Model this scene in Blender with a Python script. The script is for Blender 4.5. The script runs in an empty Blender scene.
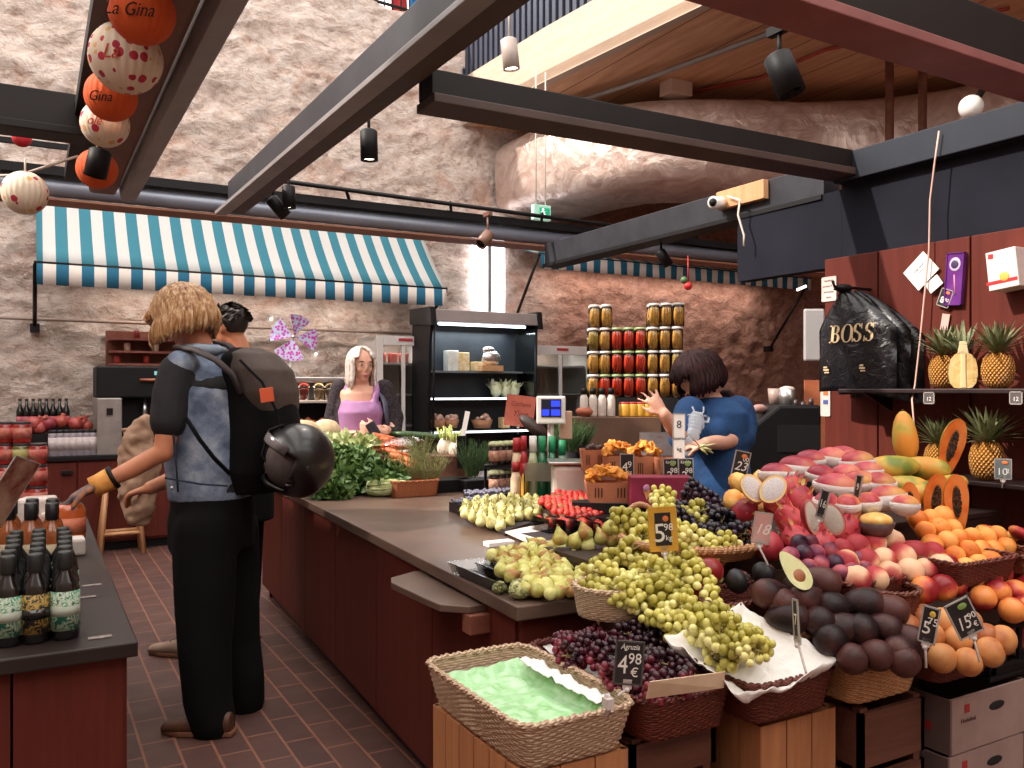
import bpy, math, random
from mathutils import Vector as V, Matrix, noise
random.seed(7)
rnd = random.random
def U(a, b): return a + (b - a) * random.random()
PI = math.pi
R = math.radians
COL = bpy.context.scene.collection
H = 1.40                      # eye height of the camera
TH = R(29.5)
FW = V((math.sin(TH), math.cos(TH), 0)); RT = V((math.cos(TH), -math.sin(TH), 0)); UP = V((0, 0, 1))
EYE = V((0, 0, H)); FPX = 850.0; HOR = 390.0
def ray(u, v): return FW + RT * ((u - 512) / FPX) + UP * ((HOR - v) / FPX)
def PD(u, v, d): return EYE + ray(u, v) * d              # point at a depth
def PZ(u, v, z): r = ray(u, v); return EYE + r * ((z - H) / r.z)
def PX(u, v, x): r = ray(u, v); return EYE + r * (x / r.x)
def PY(u, v, y): r = ray(u, v); return EYE + r * (y / r.y)
def PS(u, v, y0, z0, k):                                   # point on a display slope z = z0 + k (y - y0)
    r = ray(u, v); t = (z0 - H - k * y0) / (r.z - k * r.y); return EYE + r * t

# ------------------------------------------------------------------ mesh builder
class MB:
    def __init__(s): s.v = []; s.f = []; s.sm = []; s.mi = []
    def add(s, vs, fs, sm=False, mi=0):
        b = len(s.v); s.v += [tuple(p) for p in vs]
        for f in fs: s.f.append(tuple(i + b for i in f)); s.sm.append(sm); s.mi.append(mi)
        return s
    def box(s, c, d, m=None, mi=0):
        c = V(c); hx, hy, hz = d[0] / 2, d[1] / 2, d[2] / 2
        P = [V((x, y, z)) for z in (-hz, hz) for y in (-hy, hy) for x in (-hx, hx)]
        P = [c + (m @ p if m else p) for p in P]
        return s.add(P, [(0, 2, 3, 1), (4, 5, 7, 6), (0, 1, 5, 4), (2, 6, 7, 3), (0, 4, 6, 2), (1, 3, 7, 5)], False, mi)
    def span(s, a, b, mi=0):
        return s.box([(a[i] + b[i]) / 2 for i in range(3)], [abs(a[i] - b[i]) for i in range(3)], None, mi)
    def quad(s, *p, mi=0): return s.add(p, [tuple(range(len(p)))], False, mi)
    def prism(s, poly, off, mi=0, sm=False):
        n = len(poly); off = V(off); P = [V(p) for p in poly] + [V(p) + off for p in poly]
        F = [tuple(range(n))[::-1], tuple(range(n, 2 * n))] + [(i, (i + 1) % n, (i + 1) % n + n, i + n) for i in range(n)]
        s.add(P, F, sm, mi); return s
    def tube(s, path, r, n=8, cap=True, mi=0, sq=1.0, sm=True, up=None):
        P = [V(p) for p in path]; k = len(P); rr = r if isinstance(r, (list, tuple)) else [r] * k
        rings = []; prev = None
        for i in range(k):
            t = (P[min(i + 1, k - 1)] - P[max(i - 1, 0)]).normalized()
            if prev is None:
                a = V(up) if up else (UP if abs(t.z) < .9 else V((1, 0, 0)))
                x = (a - t * a.dot(t)).normalized()
            else:
                x = prev - t * prev.dot(t)
                x = x.normalized() if x.length > 1e-6 else t.orthogonal().normalized()
            prev = x; y = t.cross(x)
            q = rr[i]; ra, rb = (q if isinstance(q, tuple) else (q, q * sq))
            rings.append([P[i] + x * (math.cos(2 * PI * j / n) * ra) + y * (math.sin(2 * PI * j / n) * rb) for j in range(n)])
        vs = [p for g in rings for p in g]; fs = []
        for i in range(k - 1):
            for j in range(n):
                a = i * n + j; b = i * n + (j + 1) % n
                fs.append((a, b, b + n, a + n))
        if cap: fs.append(tuple(range(n))[::-1]); fs.append(tuple(range((k - 1) * n, k * n)))
        return s.add(vs, fs, sm, mi)
    def lathe(s, prof, n=16, m=None, mi=0, sm=True, fn=None):
        vs = []; fs = []; k = len(prof)
        for i, (r, z) in enumerate(prof):
            for j in range(n):
                a = 2 * PI * j / n; q = r * (fn(a, i / (k - 1)) if fn else 1)
                p = V((q * math.cos(a), q * math.sin(a), z)); vs.append(m @ p if m else p)
        for i in range(k - 1):
            for j in range(n):
                a = i * n + j; b = i * n + (j + 1) % n; fs.append((a, b, b + n, a + n))
        if prof[0][0] > 1e-4: fs.append(tuple(range(n))[::-1])
        if prof[-1][0] > 1e-4: fs.append(tuple(range((k - 1) * n, k * n)))
        return s.add(vs, fs, sm, mi)
    def ball(s, c, r, n=12, k=8, rot=None, mi=0, fn=None):
        c = V(c); r = (r, r, r) if not isinstance(r, (tuple, list)) else r
        vs = []; fs = []
        for i in range(1, k):
            ph = PI * i / k
            for j in range(n):
                a = 2 * PI * j / n; p = V((math.sin(ph) * math.cos(a), math.sin(ph) * math.sin(a), math.cos(ph)))
                if fn: p = p * fn(p)
                vs.append(p)
        t = V((0, 0, 1)); b = V((0, 0, -1))
        if fn: t = t * fn(t); b = b * fn(b)
        vs += [t, b]; T = len(vs) - 2; Bt = T + 1
        for i in range(k - 2):
            for j in range(n):
                a = i * n + j; d = i * n + (j + 1) % n; fs.append((a, a + n, d + n, d))
        for j in range(n):
            fs.append((T, j, (j + 1) % n)); q = (k - 2) * n; fs.append((Bt, q + (j + 1) % n, q + j))
        out = []
        for p in vs:
            p = V((p.x * r[0], p.y * r[1], p.z * r[2])); out.append(c + (rot @ p if rot else p))
        return s.add(out, fs, True, mi)
    def leaf(s, p, d, w, up=UP, mi=0, bend=.25, n=4):
        p = V(p); d = V(d); L = d.length; t = d.normalized(); x = t.cross(V(up))
        x = x.normalized() if x.length > 1e-4 else t.orthogonal().normalized(); nn = x.cross(t)
        vs = []; fs = []
        for i in range(n + 1):
            q = i / n; ww = w * math.sin(PI * (.08 + .9 * q) ** .8) if i < n else w * .05
            c = p + t * (L * q) - nn * (bend * L * q * q)
            vs += [c - x * ww, c + nn * (-.25 * ww), c + x * ww]
        for i in range(n):
            a = 3 * i; fs += [(a, a + 1, a + 4, a + 3), (a + 1, a + 2, a + 5, a + 4)]
        return s.add(vs, fs, True, mi)
def frame(z, x=None):                                         # rotation whose z axis is z
    z = V(z).normalized(); x = V(x) if x is not None else z.orthogonal()
    x = (x - z * x.dot(z)).normalized(); y = z.cross(x)
    return Matrix((x, y, z)).transposed()
def M4(loc=(0, 0, 0), rot=(0, 0, 0), sc=1.0):
    from mathutils import Euler
    return Matrix.Translation(V(loc)) @ Euler(rot).to_matrix().to_4x4() @ Matrix.Scale(sc, 4)

def tag(o, label=None, cat=None, group=None, kind=None):
    if label: o['label'] = label
    if cat: o['category'] = cat
    if group: o['group'] = group
    if kind: o['kind'] = kind
    return o
def mk(name, mb, mat, parent=None, bevel=0, sub=0, seg=2, solid=0, org=None):
    me = bpy.data.meshes.new(name)
    o_ = V(org) if org is not None else (parent.matrix_world.translation.copy() if parent and 'loc0' in parent.keys() else V((0, 0, 0)))
    if parent is not None: o_ = PLOC.get(parent.name, V((0, 0, 0)))
    elif org is not None: o_ = V(org)
    else: o_ = V((0, 0, 0))
    me.from_pydata([(p[0] - o_.x, p[1] - o_.y, p[2] - o_.z) for p in mb.v], [], mb.f)
    mats = mat if isinstance(mat, (list, tuple)) else [mat]
    for m in mats: me.materials.append(m)
    me.polygons.foreach_set('use_smooth', mb.sm)
    if len(mats) > 1: me.polygons.foreach_set('material_index', mb.mi)
    me.update()
    o = bpy.data.objects.new(name, me); COL.objects.link(o)
    if parent is not None: o.parent = parent
    else: o.location = o_
    PLOC[o.name] = o_
    if solid:
        m = o.modifiers.new('s', 'SOLIDIFY'); m.thickness = solid; m.offset = 0
    if bevel:
        m = o.modifiers.new('b', 'BEVEL'); m.width = bevel; m.segments = seg; m.limit_method = 'ANGLE'; m.angle_limit = R(40)
    if sub:
        m = o.modifiers.new('u', 'SUBSURF'); m.levels = sub; m.render_levels = sub
    return o
PLOC = {}
def empty(name, loc=(0, 0, 0), label=None, cat=None, group=None):
    o = bpy.data.objects.new(name, None); COL.objects.link(o); o.location = V(loc); o.empty_display_size = .1
    PLOC[o.name] = V(loc); tag(o, label, cat, group); return o
def struct(name, mb, mat, **k):
    o = mk(name, mb, mat, **k); o['kind'] = 'structure'; return o
KIDS = {}
def freeze(*os):                                             # remember the children of prototypes
    for o in os:
        KIDS[o.name] = [c for c in bpy.data.objects if c.parent == o]
        for c in KIDS[o.name]: KIDS[c.name] = [g for g in bpy.data.objects if g.parent == c]
PUSED = set()
def inst(proto, loc, rot=(0, 0, 0), sc=1.0, label=None, group=None):
    if proto.name not in KIDS: freeze(proto)
    sc = sc if isinstance(sc, (tuple, list)) else (sc, sc, sc)
    if proto.name not in PUSED:
        PUSED.add(proto.name); r = proto
    else:
        r = proto.copy(); COL.objects.link(r)
        for ch in KIDS[proto.name]:
            c = ch.copy(); COL.objects.link(c); c.parent = r
            for g in KIDS.get(ch.name, []):
                d = g.copy(); COL.objects.link(d); d.parent = c
    r.location = V(loc); r.scale = sc
    if hasattr(rot, 'to_euler'): rot = rot.to_euler()
    r.rotation_euler = rot
    if label: r['label'] = label
    if group: r['group'] = group
    return r
def proto(name, cat, parts):                                  # parts: (name, mb, mat); a first part with name None is the body
    o = empty(name, (0, 0, 0), name.replace('_', ' '), cat)
    for p in parts: mk(p[0], p[1], p[2], o)
    return o
def remesh(name, mb, mat, parent, vox=.012, it=4, extra=None):
    me = bpy.data.meshes.new(name); o0 = PLOC.get(parent.name, V((0, 0, 0))) if parent else V((0, 0, 0))
    me.from_pydata([(p[0] - o0.x, p[1] - o0.y, p[2] - o0.z) for p in mb.v], [], mb.f)
    o = bpy.data.objects.new('tmp', me); COL.objects.link(o)
    m = o.modifiers.new('r', 'REMESH'); m.mode = 'VOXEL'; m.voxel_size = vox; m.use_smooth_shade = True
    m = o.modifiers.new('s', 'SMOOTH'); m.factor = .5; m.iterations = it
    dg = bpy.context.evaluated_depsgraph_get(); dg.update()
    nm = bpy.data.meshes.new_from_object(o.evaluated_get(dg)); nm.name = name
    bpy.data.objects.remove(o); bpy.data.meshes.remove(me)
    nm.materials.clear()
    mats = mat if isinstance(mat, (list, tuple)) else [mat]
    for q in mats: nm.materials.append(q)
    for p in nm.polygons: p.use_smooth = True
    if extra:
        extra(nm, o0)
    n = bpy.data.objects.new(name, nm); COL.objects.link(n)
    if parent is not None: n.parent = parent
    PLOC[n.name] = o0
    return n
def text(name, s, size, m, mat, parent, ext=.0006, bold=0, shear=0, sx=1.0, align='CENTER', sp=1.0):
    c = bpy.data.curves.new(name, 'FONT'); c.body = s; c.size = size; c.extrude = ext; c.offset = bold; c.shear = shear
    c.align_x = align; c.align_y = 'CENTER'; c.space_character = sp; c.resolution_u = 3
    o = bpy.data.objects.new('tmp', c); COL.objects.link(o)
    dg = bpy.context.evaluated_depsgraph_get(); dg.update()
    me = bpy.data.meshes.new_from_object(o.evaluated_get(dg)); bpy.data.objects.remove(o)
    me.name = name; me.transform(m @ Matrix.Diagonal((sx, 1, 1, 1)))
    o0 = PLOC.get(parent.name, V((0, 0, 0))); me.transform(Matrix.Translation(-o0))
    me.materials.clear(); me.materials.append(mat)
    n = bpy.data.objects.new(name, me); COL.objects.link(n); n.parent = parent; PLOC[n.name] = o0
    return n

# ------------------------------------------------------------------ materials
def lin(c):
    if isinstance(c, str):
        c = c.lstrip('#'); c = [int(c[i:i + 2], 16) / 255 for i in (0, 2, 4)]
        c = [x / 12.92 if x <= .04045 else ((x + .055) / 1.055) ** 2.4 for x in c]
    return (c[0], c[1], c[2], 1)
class NT:
    def __init__(s, name):
        s.m = bpy.data.materials.new(name); s.m.use_nodes = True; s.t = s.m.node_tree; s.n = s.t.nodes; s.l = s.t.links
        s.b = s.n['Principled BSDF']; s.co = s.n.new('ShaderNodeTexCoord')
    def N(s, ty, **k):
        x = s.n.new('ShaderNode' + ty)
        for a, b in k.items():
            if a in x.inputs: s.set(x.inputs[a], b)
            else:
                try: setattr(x, a, b)
                except Exception: s.set(x.inputs[a.replace('_', ' ')], b)
        return x
    def set(s, i, v):
        if hasattr(v, 'node'): s.l.new(v, i)
        elif isinstance(v, str): i.default_value = lin(v)
        else: i.default_value = v
    def noise(s, sc, det=4, rough=.6, co=None, ty='Object', dist=0):
        x = s.N('TexNoise'); s.set(x.inputs['Scale'], sc); x.inputs['Detail'].default_value = det; x.inputs['Roughness'].default_value = rough
        x.inputs['Distortion'].default_value = dist
        s.l.new(co or s.co.outputs[ty], x.inputs['Vector']); return x.outputs['Fac']
    def ramp(s, f, *st):
        x = s.N('ValToRGB'); e = x.color_ramp.elements
        for i, (p, c) in enumerate(st):
            el = e[i] if i < 2 else e.new(p)
            el.position = p; el.color = lin(c)
        s.l.new(f, x.inputs['Fac']); return x.outputs['Color']
    def mix(s, f, a, b, bt='MIX'):
        x = s.N('Mix', data_type='RGBA', blend_type=bt)
        s.set(x.inputs[0], f); s.set(x.inputs[6], a); s.set(x.inputs[7], b); return x.outputs[2]
    def math(s, op, a, b=0, c=None):
        x = s.N('Math', operation=op); s.set(x.inputs[0], a); s.set(x.inputs[1], b)
        if c is not None: s.set(x.inputs[2], c)
        return x.outputs[0]
    def bump(s, h, st=.3, d=.01):
        x = s.N('Bump'); x.inputs['Strength'].default_value = st; x.inputs['Distance'].default_value = d
        s.l.new(h, x.inputs['Height']); s.l.new(x.outputs[0], s.b.inputs['Normal']); return x
    def col(s, c): s.set(s.b.inputs['Base Color'], c)
    def rgh(s, r): s.set(s.b.inputs['Roughness'], r)
    def xyz(s, ty='Object'):
        x = s.N('SeparateXYZ'); s.l.new(s.co.outputs[ty], x.inputs[0]); return x.outputs
_MC = {}
def mat(name, c, c2=None, r=.6, sc=8, metal=0, bump=0, bs=60, rn=0, spec=.5, emit=0, sss=0, coat=0, c3=None, trans=0, alpha=1):
    if name in _MC: return _MC[name]
    t = NT(name)
    if c2:
        st = [(.35, c), (.65, c2)] if not c3 else [(.3, c), (.5, c2), (.7, c3)]
        k = t.ramp(t.noise(sc), *st)
        if rn:
            oi = t.N('ObjectInfo'); vv = t.math('MULTIPLY_ADD', oi.outputs['Random'], rn, 1 - rn / 2)
            h = t.N('HueSaturation'); t.l.new(vv, h.inputs['Value']); t.l.new(k, h.inputs['Color'])
            t.set(h.inputs['Hue'], t.math('MULTIPLY_ADD', oi.outputs['Random'], rn * .07, .5 - rn * .035)); k = h.outputs[0]
        t.col(k)
    else: t.col(c if isinstance(c, str) else c)
    if not c2: t.b.inputs['Base Color'].default_value = lin(c)
    t.rgh(r); t.b.inputs['Metallic'].default_value = metal; t.b.inputs['Specular IOR Level'].default_value = spec
    if bump: t.bump(t.noise(bs, 3), bump, .004)
    if emit: t.b.inputs['Emission Color'].default_value = lin(c); t.b.inputs['Emission Strength'].default_value = emit
    if sss: t.b.inputs['Subsurface Weight'].default_value = sss; t.b.inputs['Subsurface Scale'].default_value = .01
    if coat: t.b.inputs['Coat Weight'].default_value = coat; t.b.inputs['Coat Roughness'].default_value = .15
    if trans: t.b.inputs['Transmission Weight'].default_value = trans
    if alpha < 1: t.b.inputs['Alpha'].default_value = alpha
    _MC[name] = t.m; return t.m
def clearmat(name, tint='#ffffff', gl=.12, rough=.1):
    if name in _MC: return _MC[name]
    t = NT(name); tr = t.N('BsdfTransparent'); tr.inputs[0].default_value = lin(tint)
    g = t.N('BsdfGlossy'); g.inputs['Roughness'].default_value = rough; mx = t.N('MixShader')
    fr = t.N('Fresnel'); fr.inputs[0].default_value = 1.45
    f = t.math('ADD', fr.outputs[0], gl); t.l.new(f, mx.inputs[0]); t.l.new(tr.outputs[0], mx.inputs[1]); t.l.new(g.outputs[0], mx.inputs[2])
    t.l.new(mx.outputs[0], t.n['Material Output'].inputs['Surface']); _MC[name] = t.m; return t.m
def stripemat(name, period, c1, c2, off=0.0):
    t = NT(name); x = t.xyz()[0]; f = t.math('FRACT', t.math('DIVIDE', t.math('ADD', x, off), period))
    g = t.math('GREATER_THAN', f, .5); n = t.noise(3, 4)
    a = t.mix(n, c1, t.mix(.15, c1, '#000000')); b = t.mix(n, c2, t.mix(.1, c2, '#555555'))
    t.col(t.mix(g, a, b)); t.rgh(.85); t.bump(t.noise(25, 2), .15, .01); return t.m
def woodmat(name, a, b, ax=0, sc=3, r=.55, stretch=12, bump=.15):
    if name in _MC: return _MC[name]
    t = NT(name); mp = t.N('Mapping'); t.l.new(t.co.outputs['Object'], mp.inputs[0])
    s = [stretch] * 3; s[ax] = 1.0; mp.inputs['Scale'].default_value = s
    f = t.noise(sc, 6, .65, mp.outputs[0], dist=.6)
    k = t.ramp(f, (.3, a), (.7, b)); t.col(k); t.rgh(r); t.bump(f, bump, .004); _MC[name] = t.m; return t.m
def wickermat(name, a, b, sc=1.0):
    if name in _MC: return _MC[name]
    t = NT(name); x = t.xyz(); w = t.noise(90, 3); z = t.math('SINE', t.math('MULTIPLY', x[2], 1100 * sc))
    f = t.math('MULTIPLY_ADD', z, .25, t.math('MULTIPLY', w, 1.0)); t.col(t.ramp(f, (.25, a), (.75, b))); t.rgh(.55)  # troughs of the weave painted darker as occlusion, over random tone
    t.bump(f, .6, .002); _MC[name] = t.m; return t.m

BLACK = mat('black_paint', '#0e0d0f', '#151315', r=.55, sc=4, spec=.25)
DARKMETAL = mat('dark_metal', '#150f0f', '#1e1615', r=.5, sc=3, spec=.25)
BEAMSIDE = mat('beam_grey', '#24242a', '#2f2f35', r=.5, sc=6, spec=.3)
BEAMLIP = mat('beam_lip', '#8a8484', '#787171', r=.45, sc=4)
BEAMBROWN = mat('beam_brown', '#3c2924', '#4a342d', r=.6, sc=4)
BEAMRED = mat('beam_red', '#8c5350', '#7c4644', r=.5, sc=4)
STEEL = mat('brushed_steel', '#b9b6b4', '#d0cecc', r=.3, sc=10, metal=.9)
WHITEP = mat('white_plastic', '#d9d4cf', '#e6e2de', r=.4, sc=6)
PAPER = mat('paper_white', '#e2dad4', '#f0e9e4', r=.8, sc=12)
CHALK = mat('chalk_white', '#e6e0d8', r=.9)
CARDBLACK = mat('price_card_black', '#1b1719', '#2a2325', r=.5, sc=20)
CLEAR = clearmat('clear_plastic', '#f4f4f4', .04, .08)
GLASS = clearmat('glass_pane', '#e8eeee', .03, .03)
BLKCORD = mat('black_cord', '#111012', r=.6)
WHCORD = mat('white_cord', '#cfc0b4', r=.6)
LAMPON = mat('lamp_glow', '#fff0d8', r=.5, emit=9)
REDPANEL = None
def redpanel():
    t = NT('red_panel'); n = t.noise(2.5, 6, .6); mp = t.N('Mapping'); t.l.new(t.co.outputs['Object'], mp.inputs[0]); mp.inputs['Scale'].default_value = (14, 14, .8)
    n2 = t.noise(2, 5, .6, mp.outputs[0]); k = t.ramp(n2, (.3, '#54241d'), (.7, '#662e24')); k = t.mix(t.math('MULTIPLY', n, .3), k, '#4a1b18')
    t.col(k); t.rgh(.55); t.b.inputs['Specular IOR Level'].default_value = .15; t.bump(n2, .08, .003); return t.m
REDPANEL = redpanel()
def stone():
    t = NT('limestone_wall'); mp = t.N('Mapping'); t.l.new(t.co.outputs['Object'], mp.inputs[0]); mp.inputs['Scale'].default_value = (1.2, 1.2, 1.75)
    a = t.noise(2.2, 8, .66, mp.outputs[0], dist=.9); b = t.noise(8, 6, .65, mp.outputs[0], dist=.5); c = t.noise(.5, 3, .5)
    k = t.ramp(a, (.3, '#a88e80'), (.45, '#cdb8ac'), (.65, '#dccfc7')); k2 = t.ramp(b, (.34, '#8c6a5a'), (.47, '#cbb6aa'), (.65, '#e2d8d2'))
    k = t.mix(.5, k, k2); o = t.ramp(t.noise(.9, 5, .6, mp.outputs[0], dist=1), (.55, '#000000'), (.72, '#ffffff'))
    k = t.mix(t.math('MULTIPLY', o, .5), k, '#b06c48')
    x = t.xyz(); s = t.ramp(t.math('ADD', x[0], t.math('MULTIPLY', c, 2.0)), (.0, '#000000'), (1, '#ffffff'))
    br = t.N('TexBrick'); t.l.new(mp.outputs[0], br.inputs[0])
    sw = t.N('MapRange'); t.l.new(t.math('ADD', x[0], t.math('MULTIPLY', a, 1.2)), sw.inputs[0]); sw.inputs[1].default_value = 5.6; sw.inputs[2].default_value = 6.6
    warm_shade = t.ramp(b, (.3, '#84503f'), (.7, '#b07c66')); k = t.mix(t.math('MULTIPLY', sw.outputs[0], .85), k, warm_shade)  # reddish tone at right puts the warm shade under the mezzanine into the colour
    t.col(k); t.rgh(.95); h = t.math('ADD', t.math('MULTIPLY', a, 1.4), t.math('MULTIPLY', b, .6)); t.bump(t.math('ADD', h, t.math('MULTIPLY', t.noise(22, 4, .6, mp.outputs[0]), .35)), .8, .07); return t.m
STONE = stone()
def floortile():
    t = NT('floor_tiles'); x = t.xyz(); cb = t.N('CombineXYZ'); t.l.new(x[1], cb.inputs[0]); t.l.new(x[0], cb.inputs[1])
    b = t.N('TexBrick'); t.l.new(cb.outputs[0], b.inputs[0]); b.inputs['Scale'].default_value = 1; b.inputs['Brick Width'].default_value = .26; b.inputs['Row Height'].default_value = .125
    b.inputs['Mortar Size'].default_value = .006; b.inputs['Mortar Smooth'].default_value = .3; b.inputs['Color1'].default_value = lin('#563833'); b.inputs['Color2'].default_value = lin('#66453c'); b.inputs['Mortar'].default_value = lin('#a06a54')
    n = t.noise(5, 5); t.col(t.mix(t.math('MULTIPLY', n, .6), b.outputs[0], '#3a2624')); t.rgh(t.math('MULTIPLY_ADD', n, .3, .4))
    t.bump(t.math('MULTIPLY_ADD', b.outputs['Fac'], -1.0, t.math('MULTIPLY', n, .3)), .4, .004); return t.m
def foil():
    t = NT('foil_insulation'); a = t.noise(3, 6, .6, dist=1.2); v = t.N('TexVoronoi'); v.inputs['Scale'].default_value = 9; t.l.new(t.co.outputs['Object'], v.inputs[0])
    t.col(t.ramp(a, (.3, '#b8998c'), (.7, '#ead8ce'))); t.rgh(.35); t.b.inputs['Metallic'].default_value = .5
    t.bump(t.math('ADD', a, t.math('MULTIPLY', v.outputs[0], .25)), .5, .06); return t.m
def ceilmat():
    t = NT('mezzanine_boards'); x = t.xyz(); f = t.math('FRACT', t.math('DIVIDE', x[0], .62)); g = t.math('LESS_THAN', f, .02)
    mp = t.N('Mapping'); t.l.new(t.co.outputs['Object'], mp.inputs[0]); mp.inputs['Scale'].default_value = (9, .9, 1)
    n = t.noise(1.5, 6, .6, mp.outputs[0]); k = t.ramp(n, (.3, '#bd8a66'), (.7, '#dcae88')); t.col(t.mix(g, k, '#5c3a2c')); t.rgh(.7); return t.m
def worktopmat():
    t = NT('worktop_brown'); n = t.noise(6, 6, .6); n2 = t.noise(60, 3); t.col(t.ramp(n, (.3, '#54423a'), (.7, '#695347')))
    t.rgh(t.math('MULTIPLY_ADD', n, .2, .25)); t.bump(n2, .04, .001); return t.m
WORKTOP = worktopmat(); FLOORM = floortile(); FOIL = foil(); CEILM = ceilmat()
FASCIA = woodmat('cream_fascia', '#b09c88', '#c0ac9a', ax=1, sc=2, r=.8)
SLATE = mat('slate_blue_panel', '#191a22', '#21222b', r=.8, sc=2, spec=.1)
CRATEWOOD = woodmat('crate_wood', '#9a6240', '#b87c52', ax=2, sc=3)
CRATEDARK = woodmat('crate_wood_dark', '#4e2c20', '#6a4030', ax=0, sc=3)
PALEWOOD = woodmat('pale_wood', '#b9835a', '#cf9c70', ax=2, sc=3)

# ------------------------------------------------------------------ camera, world, light
sc = bpy.context.scene
cam = bpy.data.cameras.new('camera'); co = bpy.data.objects.new('camera', cam); COL.objects.link(co); sc.camera = co
cam.sensor_width = 36; cam.lens = 36 * FPX / 1024; cam.shift_y = 6 / 1024; cam.clip_start = .05
co.location = EYE; co.rotation_euler = (PI / 2, 0, -TH)
sc.view_settings.view_transform = 'Standard'; sc.view_settings.look = 'None'; sc.view_settings.gamma = 1; sc.view_settings.exposure = 0.0
sc.view_settings.use_curve_mapping = False
try: sc.cycles.use_denoising = True; sc.cycles.max_bounces = 7; sc.cycles.transparent_max_bounces = 12
except Exception: pass
w = bpy.data.worlds.new('world'); sc.world = w; w.use_nodes = True
bg = w.node_tree.nodes['Background']; bg.inputs[0].default_value = (1.0, .95, .90, 1); bg.inputs[1].default_value = 3.4
def light(ty, name, loc, d=None, e=100, c=(1, 1, 1), size=1, size_y=None, spot=None, blend=.5):
    l = bpy.data.lights.new(name, ty); l.energy = e; l.color = c
    if ty == 'AREA':
        l.size = size
        if size_y: l.shape = 'RECTANGLE'; l.size_y = size_y
    elif ty == 'SUN': l.angle = size
    else: l.shadow_soft_size = size
    if spot: l.spot_size = spot; l.spot_blend = blend
    o = bpy.data.objects.new(name, l); COL.objects.link(o); o.location = loc
    if d is not None: o.rotation_euler = V(d).to_track_quat('-Z', 'Y').to_euler()
    return o
light('SUN', 'sun', (0, 0, 10), (1, -.26, -.82), 5.6, (1.0, .90, .80), R(1.2))
# ================================================================== SETTING
WY = 9.2                                                       # back wall
m = MB().quad((-6, -3, 0), (14, -3, 0), (14, 12, 0), (-6, 12, 0)); struct('floor', m, FLOORM)
def roughwall(x0, x1, z1, y, nx, nz):
    m = MB(); vs = []; fs = []
    for j in range(nz + 1):
        for i in range(nx + 1):
            x = x0 + (x1 - x0) * i / nx; top = z1 + .12 * noise.noise(V((x * 1.5, 3, 0))); z = top * j / nz
            p = V((x * 1.3, 0, z * 1.9)); d = .045 * noise.fractal(p * 2.2, .9, 2, 6) + .05 * abs(noise.noise(p * 5.5))
            vs.append((x, y + d, z))
    for j in range(nz):
        for i in range(nx):
            a = j * (nx + 1) + i; fs.append((a, a + 1, a + nx + 2, a + nx + 1))
    b = len(vs)
    for i in range(nx + 1): vs.append((vs[nz * (nx + 1) + i][0], y + .5, vs[nz * (nx + 1) + i][2]))
    for i in range(nx): a = nz * (nx + 1) + i; fs.append((a, a + 1, b + i + 1, b + i))
    m.add(vs, fs, True); return m
struct('wall_back', roughwall(-5, 14, 5.85, WY, 420, 150), STONE)
m = MB().span((-4.2, 3.95, 0), (-4.0, 9.8, 5.1)).span((-4.2, -3, 0), (-4.0, 3.95, 7)); struct('shade_wall_left', m, mat('left_wall_plaster', '#b09a8c', '#a08a7c', r=.9, sc=3))  # unseen wall added, stepped height keeps sun off low and near parts
m = MB().span((-4.2, -3.2, 0), (14, -3, 4.4)); struct('shade_wall_front', m, mat('front_wall_plaster', '#a08a7c', '#b09a8c', r=.9, sc=2))  # unseen wall behind the camera, added and sized to cut sky light
m = MB().span((13.8, -3, 0), (14, 9.7, 5)); struct('wall_right', m, mat('right_wall_plaster', '#9a7260', '#a88270', r=.9, sc=2))
# mezzanine: boards, fascia, dark ribbed cladding
fa = [(4.50, WY + .3), (4.62, 7.5), (4.85, 5.3), (5.35, 1.5), (5.6, -3)]
m = MB().prism([(x, y, 4.6) for x, y in fa] + [(13.9, -3, 4.6), (13.9, WY + .3, 4.6)], (0, 0, .1)); struct('ceiling', m, CEILM)
m = MB().prism([(x, y, 4.59) for x, y in fa] + [(x + .1, y, 4.59) for x, y in fa[::-1]], (0, 0, .56)); struct('trim_1', m, FASCIA)
m = MB()
for i in range(len(fa) - 1):
    a = V((*fa[i], 0)); b = V((*fa[i + 1], 0)); n = max(1, int((b - a).length / .11))
    for k in range(n):
        p = a.lerp(b, k / n); q = a.lerp(b, (k + .6) / n)
        m.span((p.x + .02, p.y, 5.15), (p.x + .06, q.y, 7.2)); 
    m.prism([(a.x + .06, a.y, 5.15), (b.x + .06, b.y, 5.15), (b.x + .12, b.y, 5.15), (a.x + .12, a.y, 5.15)], (0, 0, 2.05))
struct('trim_2', m, mat('ribbed_cladding', '#2c3040', '#343949', r=.5, sc=3))
# window in the back wall
a = PY(470.5, 313, WY - .03); b = PY(503, 236, WY - .03)
m = MB().span((a.x, WY - .08, a.z), (b.x, WY - .05, b.z + .15)); 
win = struct('window_1', m, mat('window_daylight', '#f4f8ff', r=.5, emit=3.2))
cx = (a.x + b.x) / 2; m = MB().span((cx - .018, WY - .11, a.z), (cx + .018, WY - .07, b.z + .15)).span((a.x - .03, WY - .10, a.z - .05), (b.x + .03, WY - .02, a.z))
mk('window_frame', m, BEAMLIP, win)
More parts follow.
